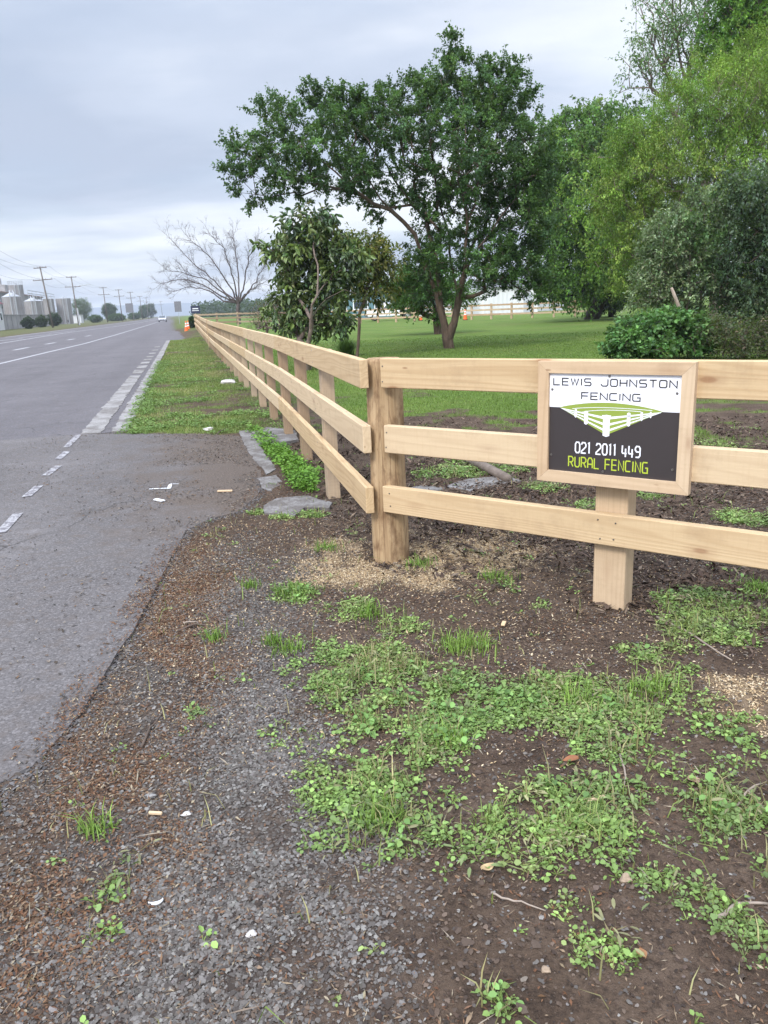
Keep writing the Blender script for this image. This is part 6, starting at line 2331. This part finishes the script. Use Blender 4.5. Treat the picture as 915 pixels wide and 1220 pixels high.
# --- weeds
def weeds(name, XY, nleaf, L, hgt, cols, label, cat, seed=0, wid=0.85):
    n = len(XY)
    z0 = gheight(XY[:, 0], XY[:, 1])
    sc = np.clip(np.exp(rng.normal(0, 0.28, n)), 0.5, 1.5)
    k = nleaf
    a = rng.random((n, k)) * 2 * PI
    rad = (rng.random((n, k)) ** 0.6) * L * 1.9 * sc[:, None]
    h = hgt * sc[:, None] * rng.uniform(0.15, 1.0, (n, k))
    P = np.stack([XY[:, :1] + np.cos(a) * rad, XY[:, 1:2] + np.sin(a) * rad, z0[:, None] + h], -1)
    A = np.stack([np.cos(a), np.sin(a), rng.normal(0.1, 0.35, (n, k))], -1)
    N = np.stack([rng.normal(0, 0.35, (n, k)), rng.normal(0, 0.35, (n, k)), np.ones((n, k))], -1)
    LL = (L * sc[:, None] * rng.uniform(0.55, 1.25, (n, k))).ravel()
    v = leaves_arr(P.reshape(-1, 3), A.reshape(-1, 3), N.reshape(-1, 3), LL, LL * wid, True, 0.12)
    cb = np.array(cols)
    nz = np.clip((fbm(XY[:, 0], XY[:, 1], 0.35, 50 + seed, 3) + 0.3) / 0.6 * len(cb), 0, len(cb) - 1).astype(int)
    ci = np.clip(nz + rng.integers(-1, 2, n), 0, len(cb) - 1)
    col = np.repeat(cb[ci] * np.exp(rng.normal(0, 0.15, (n, 1))), k, 0) * np.exp(rng.normal(0, 0.15, (n * k, 1)))
    # stalks
    st = leaves_arr(np.repeat(np.stack([XY[:, 0], XY[:, 1], z0], 1), k, 0), P.reshape(-1, 3) - np.repeat(np.stack([XY[:, 0], XY[:, 1], z0 - 0.004], 1), k, 0), unit(n * k), np.linalg.norm(P.reshape(-1, 3) - np.repeat(np.stack([XY[:, 0], XY[:, 1], z0], 1), k, 0), axis=1), 0.003, True, 0)
    v = np.concatenate([v, st])
    col = np.clip(np.concatenate([col, col * np.array([0.9, 0.8, 0.8])]), 0.004, 0.7)
    o = link(name, leaf_mesh(name, v, col, M['weed']))
    return tag(o, label, cat, kind='stuff')


SPOTS = [(350, 708, .10, .6), (430, 728, .10, .5), (600, 700, .06, .3), (640, 718, .06, .4), (530, 1005, .10, .3), (585, 1010, .14, .35), (470, 745, .1, .35), (700, 1010, .12, .4), (840, 1080, .07, .5), (790, 1050, .06, .5), (715, 1140, .05, .5), (895, 1120, .06, .5), (590, 1205, .04, .8), (680, 1090, .05, .4), (440, 980, .12, .4), (115, 992, .04, .5), (140, 1060, .04, .3), (180, 690, .05, .3), (230, 850, .04, .3), (125, 1120, .03, .4), (805, 775, .06, .7), (900, 700, .10, .5), (700, 860, .2, .5), (350, 880, .08, .15),
         (540, 562, .22, 1), (572, 548, .22, .8), (610, 500, .3, .5), (505, 566, .18, .9), (655, 582, .14, .8), (770, 592, .10, .5), (890, 615, .14, .9), (795, 640, .10, .6), (560, 520, .25, .4), (850, 530, .25, .4), (700, 600, .15, .3), (600, 560, .2, .4), (305, 610, .06, .8), (335, 615, .08, .8), (370, 612, .07, .8), (640, 490, .3, .4), (880, 500, .4, .4), (520, 500, .3, .4)]
sp = [(G(a, b)[:2], r, w) for a, b, r, w in SPOTS]


def d_weed(X, Y):
    n = fbm(X, Y, 0.22, 33, 4)
    m = zone('weeds', X, Y, 0.22, 0.35, 0.25, 11) * np.clip(0.34 + n * 2.0 + 3.0 * fbm(X, Y, 0.085, 35, 2), 0.01, 1)
    hole = G(622, 893)[:2]
    m *= sstep(0.10, 0.2, np.hypot((X - hole[0]) * 0.8, Y - hole[1]))
    m = np.maximum(m, zone('weeds2', X, Y, 0.08, 0.15, 0.2, 12) * np.clip(0.6 + n * 2, 0, 1))
    for c, r, w in sp:
        d = np.hypot(X - c[0], Y - c[1])
        m = np.maximum(m, 0.7 * w * sstep(r * 1.5, r * 0.2, d + n * r * 2.5))
    soft = 0.004 * sstep(0.0, 0.3, n + 0.1)
    return np.clip(m + soft * front_soil(X, Y), 0, 1) * (sdist(APRON_XY, X, Y) < 0)


XY = sample(7600, box=(-1.9, 1.0, 4.6, 8.0), dens=d_weed)
WC = [(0.17, 0.245, 0.085), (0.19, 0.285, 0.085), (0.215, 0.325, 0.09), (0.24, 0.36, 0.10), (0.29, 0.37, 0.13)]
weeds('low_weeds', XY, 7, 0.0115, 0.014, WC, 'patchy round leaved green weeds spreading over the bare soil before the fence', 'weeds')
XY = sample(430, box=(-1.9, 1.0, 4.2, 6.5), dens=lambda X, Y: d_weed(X, Y) ** 1.5 * sstep(-0.05, 0.2, fbm(X, Y, 0.5, 71, 3)))
weeds('dock_weeds', XY, 6, 0.019, 0.032, [(0.14, 0.25, 0.075), (0.17, 0.30, 0.085), (0.20, 0.34, 0.10)], 'larger soft leaved weeds standing in the green patch', 'weeds', 3, 0.7)
XY = sample(650, box=(-1.9, 1.0, 4.6, 8.0), dens=d_weed)
weeds('narrow_weeds', XY, 6, 0.024, 0.03, [(0.16, 0.20, 0.08), (0.19, 0.24, 0.10), (0.26, 0.25, 0.13)], 'thin narrow leaved greyish weeds mixed through the green patch', 'weeds', 6, 0.28)
XY = sample(420, poly=Z['strip'], dens=lambda X, Y: zone('strip', X, Y, 0.03, 0.05, 0.15, 4))
weeds('edge_weeds', XY, 12, 0.022, 0.06, [(0.095, 0.21, 0.025), (0.13, 0.27, 0.032), (0.15, 0.29, 0.04)], 'bright green strip of leafy weeds growing along the broken concrete edge', 'weeds', 5)


# --- grass
def grass(name, XY, h, w, cols, label, cat, lean=0.6, zfun=None):
    n = len(XY)
    z0 = (zfun or gheight)(XY[:, 0], XY[:, 1]) - 0.004
    a = rng.random(n) * 2 * PI
    hh = h * np.exp(rng.normal(0, 0.35, n))
    le = rng.random(n) * lean
    d = np.stack([np.cos(a), np.sin(a), np.zeros(n)], 1)
    s = np.stack([-np.sin(a), np.cos(a), np.zeros(n)], 1) * (np.broadcast_to(w, n) * rng.uniform(0.7, 1.3, n))[:, None] * 0.5
    B_ = np.stack([XY[:, 0], XY[:, 1], z0], 1)
    up = np.array([0, 0, 1.0])
    m1 = B_ + d * (le * hh * 0.3)[:, None] + up * (hh * 0.55)[:, None]
    tp = B_ + d * (le * hh)[:, None] + up * (hh * (1 - 0.35 * le))[:, None]
    v = np.stack([B_ - s, B_ + s, m1 + s * 0.8, tp, m1 - s * 0.8], 1)
    idx = np.arange(n)[:, None] * 5
    cb = np.array(cols)
    nz = np.clip((fbm(XY[:, 0], XY[:, 1], 1.2, 90, 4) + 0.3) / 0.6 * len(cb) + rng.normal(0, 0.8, n), 0, len(cb) - 1).astype(int)
    col = np.clip(np.repeat(cb[nz] * np.exp(rng.normal(0, 0.2, (n, 1))), 5, 0), 0.004, 0.7)
    o = link(name, mesh_np(name, v.reshape(-1, 3), quads=idx + np.array([0, 1, 2, 4]), tris=idx + np.array([2, 3, 4]), mat=M['weed'], col=col))
    return tag(o, label, cat, kind='stuff')


def uvs(n, u0, u1, v0, v1, p=1.0, dens=None):
    out = []
    tot = 0
    for _ in range(40):
        u = u0 * (u1 / u0) ** (rng.random(n))
        v = rng.uniform(v0, v1, n)
        XY = u[:, None] * D + v[:, None] * R
        ok = rng.random(n) < dens(XY[:, 0], XY[:, 1])
        out.append(XY[ok])
        tot += ok.sum()
        if tot > n:
            break
    return np.concatenate(out)[:n]


GC = [(0.17, 0.19, 0.065), (0.15, 0.205, 0.055), (0.175, 0.23, 0.06), (0.205, 0.255, 0.07), (0.29, 0.27, 0.12)]
XY = uvs(75000, 9.3, 47, -0.82, 1.4, dens=lambda X, Y: turf_mask(X, Y) ** 0.7)
dd = np.hypot(XY[:, 0], XY[:, 1])
grass('verge_grass', XY, 0.034, 0.0045 * np.maximum(1, dd / 12), GC, 'short patchy green grass on the verge between kerb and fence', 'grass', 1.1)
TUFTS = [(345, 776, .05), (350, 708, .07), (500, 676, .06), (558, 770, .08), (540, 772, .05), (690, 835, .06), (775, 826, .07), (255, 762, .03), (325, 768, .03), (115, 992, .03), (300, 700, .03), (390, 655, .05), (535, 885, .04), (455, 975, .05), (590, 690, .05), (440, 735, .05), (905, 700, .06), (725, 640, .05)]
tc = [(G(a, b)[:2], r) for a, b, r in TUFTS]


def d_tuft(X, Y):
    m = 0
    for c, r in tc:
        m = np.maximum(m, sstep(r * 1.6, r * 0.3, np.hypot(X - c[0], Y - c[1])))
    return m


XY = np.concatenate([np.array(c) + rng.normal(0, r * 0.75, (int(2600 * r), 2)) for c, r in tc])
grass('bright_tufts', XY, 0.05, 0.0035, [(0.12, 0.21, 0.035), (0.15, 0.26, 0.04), (0.19, 0.30, 0.055)], 'small bright green grass tufts dotted over the bare soil', 'grass', 1.0)
XY = sample(6500, box=(-1.9, 1.0, 4.5, 8.0), dens=lambda X, Y: np.clip(d_weed(X, Y) * 0.6 * sstep(-0.1, 0.2, fbm(X, Y, 0.3, 61, 3)) + 0.003 * front_soil(X, Y), 0, 1))
grass('tufted_grass', XY, 0.055, 0.004, GC + [(0.24, 0.21, 0.10)], 'scattered tufts of grass among the weeds', 'grass', 1.2)


XY = uvs(3600, 9.3, 26, -0.95, 1.2, dens=lambda X, Y: np.clip(sstep(0.0, 0.25, fbm(X, Y, 0.5, 55, 4) + 0.25 * sstep(-0.4, -0.8, X * R[0] + Y * R[1])), 0, 1) * sstep(9.2, 9.6, X * D[0] + Y * D[1]) * 0.8)
weeds('verge_weeds', XY, 7, 0.022, 0.04, [(0.12, 0.20, 0.05), (0.14, 0.235, 0.055), (0.17, 0.26, 0.07)], 'low broad leaved weeds mixed into the verge grass', 'weeds', 8)


def lawn_pts(n):
    out = []
    tot = 0
    for _ in range(40):
        r_ = 6.0 * (34 / 6.0) ** rng.random(n)
        a = np.radians(rng.uniform(-16, 32, n))
        X, Y = np.sin(a) * r_, np.cos(a) * r_
        ok = rng.random(n) < turf_mask(X, Y) * ((X * R[0] + Y * R[1]) > 1.3)
        out.append(np.stack([X[ok], Y[ok]], 1))
        tot += ok.sum()
        if tot > n:
            break
    return np.concatenate(out)[:n]


XY = lawn_pts(130000)
dd = np.hypot(XY[:, 0], XY[:, 1])
grass('lawn_grass', XY, 0.032, 0.005 * np.maximum(1, dd / 9), [(0.10, 0.165, 0.03), (0.115, 0.185, 0.032), (0.13, 0.205, 0.038), (0.15, 0.22, 0.045), (0.18, 0.22, 0.06)], 'mown green lawn behind the fence', 'grass', 0.9)


# ------------------------------------------------------------------ loose things lying about
def rock_mesh(name, s, seed, mat, n=14):
    r_ = np.random.default_rng(seed)
    v, f = [], []
    m1, m2 = 10, 7
    for j in range(m2 + 1):
        th = PI * j / m2
        for k in range(m1):
            ph = 2 * PI * k / m1
            d = np.array([math.sin(th) * math.cos(ph), math.sin(th) * math.sin(ph), math.cos(th)])
            w = 1 + 0.22 * math.sin(3 * d[0] + seed) * math.cos(2.3 * d[1] - seed) + 0.12 * math.sin(5 * d[2] + 2 * seed + 3 * d[1])
            v.append(d * w * np.array(s))
    for j in range(m2):
        for k in range(m1):
            f.append((j * m1 + k, (j + 1) * m1 + k, (j + 1) * m1 + (k + 1) % m1, j * m1 + (k + 1) % m1))
    return MB().add(v, f).mesh(name, mat, smooth=False)


M['stone_tan'] = plain('tan_stone', (0.27, 0.2, 0.14), 0.85, var=0.25, scale=40, bump=0.002)
M['stone_grey'] = plain('grey_stone', (0.22, 0.21, 0.2), 0.85, var=0.25, scale=40, bump=0.002)
M['stone_pale'] = plain('pale_stone', (0.45, 0.42, 0.4), 0.85, var=0.2, scale=20, bump=0.002)


def place(px, py, dz=0.0):
    p = G(px, py)
    p[2] = float(gheight(p[:1], p[1:2])[0]) + dz
    return p


for (px, py, s, seed, mt, lb) in ((745, 1055, (0.016, 0.013, 0.012), 1, 'stone_tan', 'tan pebble lying on bare soil at the lower right'), (650, 1162, (0.010, 0.008, 0.007), 2, 'stone_tan', 'small tan pebble at the bottom, left of the tan pebble'),
                                   (179, 965 - 15, (0.018, 0.012, 0.006), 3, 'stone_grey', 'flat grey stone in the litter near the asphalt edge'), (222, 973, (0.016, 0.010, 0.005), 4, 'stone_pale', 'pale flat stone in the litter, right of the flat grey stone'),
                                   (272, 457, (0.16, 0.10, 0.06), 5, 'stone_pale', 'white rock on the grass verge near the long rails'), (248, 513, (0.06, 0.04, 0.03), 6, 'stone_pale', 'small white rock at the near edge of the grass verge'),
                                   (362, 440, (0.22, 0.16, 0.20), 7, 'stone_pale', 'pale lump of rock behind the rails at the foot of the broadleaf tree'), (277, 436, (0.08, 0.06, 0.04), 8, 'stone_grey', 'grey rock further along the verge beside the fence'),
                                   (470, 1005, (0.012, 0.009, 0.006), 9, 'stone_pale', 'white pebble at the edge of the weed patch'), (300, 1120, (0.014, 0.011, 0.007), 10, 'stone_pale', 'pale pebble in the grey gravel at the bottom')):
    o = link('rock' if max(s) > 0.03 else 'pebble', rock_mesh('rock', s, seed, M[mt]), None, place(px, py, s[2] * 0.4))
    tag(o, lb, 'stone')

# twigs and offcuts
M['twig'] = plain('grey_twig', (0.26, 0.21, 0.17), 0.85, var=0.25, scale=30)
M['twig_dark'] = plain('dark_twig', (0.09, 0.065, 0.05), 0.85, var=0.25, scale=30)


def twig(pxs, r0, label, mat='twig', fork=None, lift=0.012):
    b = place(*pxs[0])
    P = []
    for i, q_ in enumerate(pxs):
        p = place(*q_)
        p[2] += lift * (0.6 + 0.4 * math.sin(i * 2.1))
        P.append(p - b)
    # smooth
    pts = []
    for i in range(len(P) - 1):
        for k in range(4):
            pts.append(P[i] + (P[i + 1] - P[i]) * k / 4 + rng.normal(0, 0.002, 3))
    pts.append(P[-1])
    mb = MB()
    mb.tube(pts, list(np.linspace(r0, r0 * 0.5, len(pts))), 7)
    if fork:
        i, q_ = fork
        p = place(*q_)
        p[2] += lift
        mb.tube([P[i], (P[i] + p - b) / 2 + np.array([0, 0, .006]), p - b], [r0 * 0.7, r0 * 0.6, r0 * 0.35], 6)
    o = mb.build('twig', M[mat], None, b, smooth=True)
    tag(o, label, 'twig')


twig([(783, 738), (825, 762), (872, 790)], 0.006, 'long straight pale stick lying right of the sign post')
twig([(915, 975), (890, 950), (880, 965), (868, 975)], 0.005, 'forked grey twig in the weeds at the right edge', fork=(1, (908, 940)))
twig([(853, 1100), (880, 1083), (915, 1080)], 0.006, 'bent grey root-like twig at the lower right edge')
twig([(170, 893), (180, 870), (194, 850)], 0.005, 'thin dark stick in the litter beside the asphalt edge', 'twig_dark')
twig([(212, 752), (235, 744), (250, 745)], 0.006, 'short dark stick on the brown litter, above the thin dark stick', 'twig_dark')
twig([(218, 742), (228, 741), (238, 739)], 0.005, 'small pale stick next to the short dark stick')
twig([(585, 1070), (612, 1082), (650, 1092)], 0.003, 'fine curved twig on the bare soil at the bottom')
twig([(250, 522), (262, 516), (272, 510)], 0.012, 'fallen branch piece at the near edge of the verge', 'twig_dark', lift=0.03)
twig([(738, 905), (745, 925), (742, 945)], 0.004, 'small grey twig among the leafy weeds', 'twig')

for (px, py, L, wd, rz, mt, lb) in ((600, 744, 0.045, 0.018, 1.25, 'pine', 'small pine offcut on the soil between the corner post and the sign post'), (186, 968 + 7, 0.04, 0.008, -0.1, 'pine', 'white splinter of wood in the foreground litter'),
                                    (190, 597, 0.10, 0.035, -0.6, 'white', 'white plastic strip lying on the asphalt below the painted mark'), (710, 958, 0.06, 0.012, 0.4, 'pine', 'pale wood sliver at the lower edge of the weeds'), (268, 586, 0.12, 0.04, 0.1, 'pine_frame', 'flat wood scrap on the asphalt near the concrete edge')):
    p = place(px, py)
    onasph = px < 300 and py < 620
    mb = MB()
    mb.box((0, 0, 0.006), (L, wd, 0.010), ch=0.002)
    o = mb.build('wood_scrap' if mt != 'white' else 'plastic_strip', M[mt], None, (p[0], p[1], 0.002 if onasph else p[2] + 0.004), (0, 0.04, rz))
    tag(o, lb, 'scrap')

# curved white shard in the gravel
mb = MB()
b = place(186, 1078)
arc = [(0.018 * math.cos(a), 0.014 * math.sin(a), 0.006) for a in np.linspace(-2.6, 0.3, 10)]
mb.tube(arc, [0.001 + 0.0035 * math.sin(PI * k / 9) for k in range(10)], 6)
o = mb.build('shell_shard', M['white'], None, b, smooth=True)
tag(o, 'curved white shard lying in the gravel at lower left', 'shard')

# dry leaves
def dry_leaf(px, py, L, col, label, seed):
    r_ = np.random.default_rng(seed)
    v, f = [], []
    for i in range(7):
        t_ = i / 6
        w = L * 0.32 * math.sin(PI * min(0.98, t_ * 0.9 + 0.08)) ** 0.8
        for k in (-1, 0, 1):
            v.append((L * (t_ - 0.5), k * w, 0.006 + 0.25 * L * (k * k) * 0.5 + 0.12 * L * math.sin(t_ * 3 + seed)))
    for i in range(6):
        for k in range(2):
            f.append((i * 3 + k, i * 3 + k + 1, (i + 1) * 3 + k + 1, (i + 1) * 3 + k))
    mb = MB().add(v, f)
    o = mb.build('dry_leaf', plain('dry_leaf', col, 0.8, var=0.25, scale=40), None, place(px, py, 0.004), (0, 0, r_.random() * 6), smooth=True)
    tag(o, label, 'leaf')


dry_leaf(680, 912, 0.05, (0.22, 0.09, 0.04), 'curled brown dead leaf in the middle of the leafy weeds', 1)
dry_leaf(826, 935, 0.055, (0.30, 0.20, 0.13), 'tan dry leaf standing among the weeds at right', 2)
dry_leaf(581, 1040, 0.04, (0.42, 0.30, 0.16), 'yellowish dry leaf on the soil below the weed patch', 3)
dry_leaf(402, 818, 0.045, (0.16, 0.09, 0.06), 'dark dry leaf at the upper left of the weed patch', 4)
dry_leaf(764, 1127 + 20, 0.035, (0.30, 0.15, 0.07), 'orange brown leaf on the bare soil at the bottom right', 5)

# broken concrete
def conc(px_poly, top, label, name='concrete_slab', jag=0.05):
    xy = gp(px_poly)
    c = xy.mean(0)
    pts = []
    n = len(xy)
    for i in range(n):
        a, b = xy[i], xy[(i + 1) % n]
        L = np.linalg.norm(b - a)
        k = max(1, int(L / 0.05))
        nr = np.array([b[1] - a[1], a[0] - b[0]]) / L
        for j in range(k):
            p = a + (b - a) * j / k
            p = p + nr * float(fbm(p[:1], p[1:], 0.12, 77, 3)[0]) * jag
            pts.append(tuple(p - c))
    mb = MB()
    mb.prism(pts, -0.08, top)
    o = mb.build(name, M['broken_slab'], None, (c[0], c[1], 0.0))
    tag(o, label, 'concrete')


conc([(285, 514), (302, 513), (312, 535), (330, 560), (318, 566), (296, 540)], 0.010, 'old concrete edging strip at the end of the asphalt, left of the bright weeds', 'concrete_edging')
conc([(309, 570), (330, 566), (338, 576), (322, 586), (311, 582)], 0.006, 'small worn concrete patch just beyond the end of the edging strip')
conc([(314, 604), (330, 595), (366, 592), (398, 600), (392, 607), (362, 606), (350, 616), (318, 612)], 0.010, 'broken concrete slab in the soil at the foot of the first fence post')
conc([(530, 582), (560, 573), (600, 570), (622, 576), (590, 581), (560, 588)], 0.022, 'pale concrete slab in the bed behind the fence between the posts')
conc([(480, 585), (505, 580), (530, 584), (515, 590), (490, 591)], 0.018, 'pale concrete piece just right of the corner post, behind the rails')
conc([(300, 518), (318, 512), (352, 516), (356, 527), (330, 532), (310, 529)], 0.035, 'dark stained concrete block beneath the long rails, beyond the bright weeds', 'concrete_block')
# old timber lying behind the fence
b = place(548, 548)
e_ = place(606, 577)
mb = MB()
mb.tube([np.zeros(3), (e_ - b) * 0.5 + np.array([0, 0, 0.01]), e_ - b], [0.035, 0.04, 0.036], 9)
o = mb.build('old_log', plain('old_log_wood', (0.15, 0.12, 0.10), 0.9, var=0.3, scale=12, bump=0.004), None, b + np.array([0, 0, 0.03]), smooth=True)
tag(o, 'thin grey log lying in the mulch bed between the two posts', 'log')

# ------------------------------------------------------------------ the air
m_h, t_h = newmat('pale_haze')
vol = t_h.n('ShaderNodeVolumePrincipled')
vol.inputs['Color'].default_value = (0.82, 0.88, 0.97, 1)
vol.inputs['Density'].default_value = 0.00036
vol.inputs['Anisotropy'].default_value = 0.2
oh_ = t_h.n('ShaderNodeOutputMaterial')
t_h.l(vol.outputs[0], oh_.inputs['Volume'])
mb = MB()
mb.box((0, 1200, 20), (4400, 3200, 44))
tag(mb.build('haze', m_h), kind='stuff')

# ------------------------------------------------------------------ light, sky, camera
SUN_EL, SUN_AZ = math.radians(42), math.radians(208)          # compass from +Y clockwise: behind the camera, to its left
w = bpy.data.worlds.new('World')
bpy.context.scene.world = w
w.use_nodes = True
t = NT(w)
t.t.nodes.clear()
sky = t.n('ShaderNodeTexSky', sky_type='NISHITA', sun_disc=False, sun_elevation=SUN_EL, sun_rotation=SUN_AZ, air_density=1.0, dust_density=2.0, ozone_density=1.5)
dirv = t.n('ShaderNodeTexCoord').outputs['Generated']
sepd = t.n('ShaderNodeSeparateXYZ', i_0=dirv)
zc_ = t.math('ADD', t.math('MAXIMUM', sepd.outputs[2], 0.0), 0.10)
px_ = t.math('DIVIDE', sepd.outputs[0], zc_)
py_ = t.math('DIVIDE', sepd.outputs[1], zc_)
cl = t.n('ShaderNodeCombineXYZ', i_X=px_, i_Y=py_, i_Z=0.0).outputs[0]
n1 = t.noise(t.n('ShaderNodeMapping', i_Vector=cl, i_Location=(3.1, 1.7, 0), i_Scale=(0.42, 0.60, 1)).outputs[0], 1.0, 6, 0.52)
n2 = t.noise(t.n('ShaderNodeMapping', i_Vector=cl, i_Location=(7.3, 0.4, 0), i_Scale=(0.9, 1.1, 1)).outputs[0], 1.0, 5, 0.5)
dk = (3.1, 3.55, 4.45)
md = (3.8, 4.25, 5.12)
lt = (5.6, 5.9, 6.4)
cloud = t.ramp(n1, [(0.38, dk), (0.49, md), (0.62, lt)])
thin = t.ramp(n2, [(0.45, (0.03, 0.03, 0.03)), (0.7, (0.22, 0.22, 0.22))])
# overcast vault: brighter overhead than at the horizon
ov = t.n('ShaderNodeMapRange', i_Value=sepd.outputs[2], i_1=0.35, i_2=1.0, i_3=1.0, i_4=3.0).outputs[0]
sdv = (math.sin(SUN_AZ) * math.cos(SUN_EL), math.cos(SUN_AZ) * math.cos(SUN_EL), math.sin(SUN_EL))
glow = t.n('ShaderNodeVectorMath', operation='DOT_PRODUCT', i_0=dirv, i_1=sdv).outputs['Value']
gl = t.n('ShaderNodeMapRange', i_Value=glow, i_1=0.2, i_2=1.0, i_3=1.0, i_4=2.1).outputs[0]
cv = t.n('ShaderNodeVectorMath', operation='SCALE', i_0=cloud, i_Scale=t.math('MULTIPLY', ov, gl)).outputs[0]
mixed = t.mix(thin, cv, sky.outputs[0])
bg = t.n('ShaderNodeBackground', i_Color=mixed, i_Strength=0.1)
wo = t.n('ShaderNodeOutputWorld')
t.l(bg.outputs[0], wo.inputs[0])

sun = bpy.data.lights.new('sun', 'SUN')
sun.energy = 1.5
sun.angle = math.radians(14)
sun.color = (1.0, 0.95, 0.87)
so = bpy.data.objects.new('sun', sun)
C.objects.link(so)
sd_ = Vector((math.sin(SUN_AZ) * math.cos(SUN_EL), math.cos(SUN_AZ) * math.cos(SUN_EL), math.sin(SUN_EL)))
so.rotation_euler = sd_.to_track_quat('Z', 'Y').to_euler()
so.location = (0, 0, 30)

cam = bpy.data.cameras.new('camera')
cam.sensor_fit = 'VERTICAL'
cam.sensor_height = 36.0
cam.sensor_width = 27.0
cam.lens = F / 1220.0 * 36.0
cam.clip_start = 0.05
cam.clip_end = 6000
co = bpy.data.objects.new('camera', cam)
C.objects.link(co)
mat = Matrix(((_r[0], _u[0], -_f[0], 0), (_r[1], _u[1], -_f[1], 0), (_r[2], _u[2], -_f[2], CAMH), (0, 0, 0, 1)))
co.matrix_world = mat
bpy.context.scene.camera = co
sc = bpy.context.scene
sc.view_settings.view_transform = 'Standard'
sc.view_settings.look = 'None'
sc.view_settings.exposure = 0.84
sc.view_settings.gamma = 1.0
sc.view_settings.use_curve_mapping = False
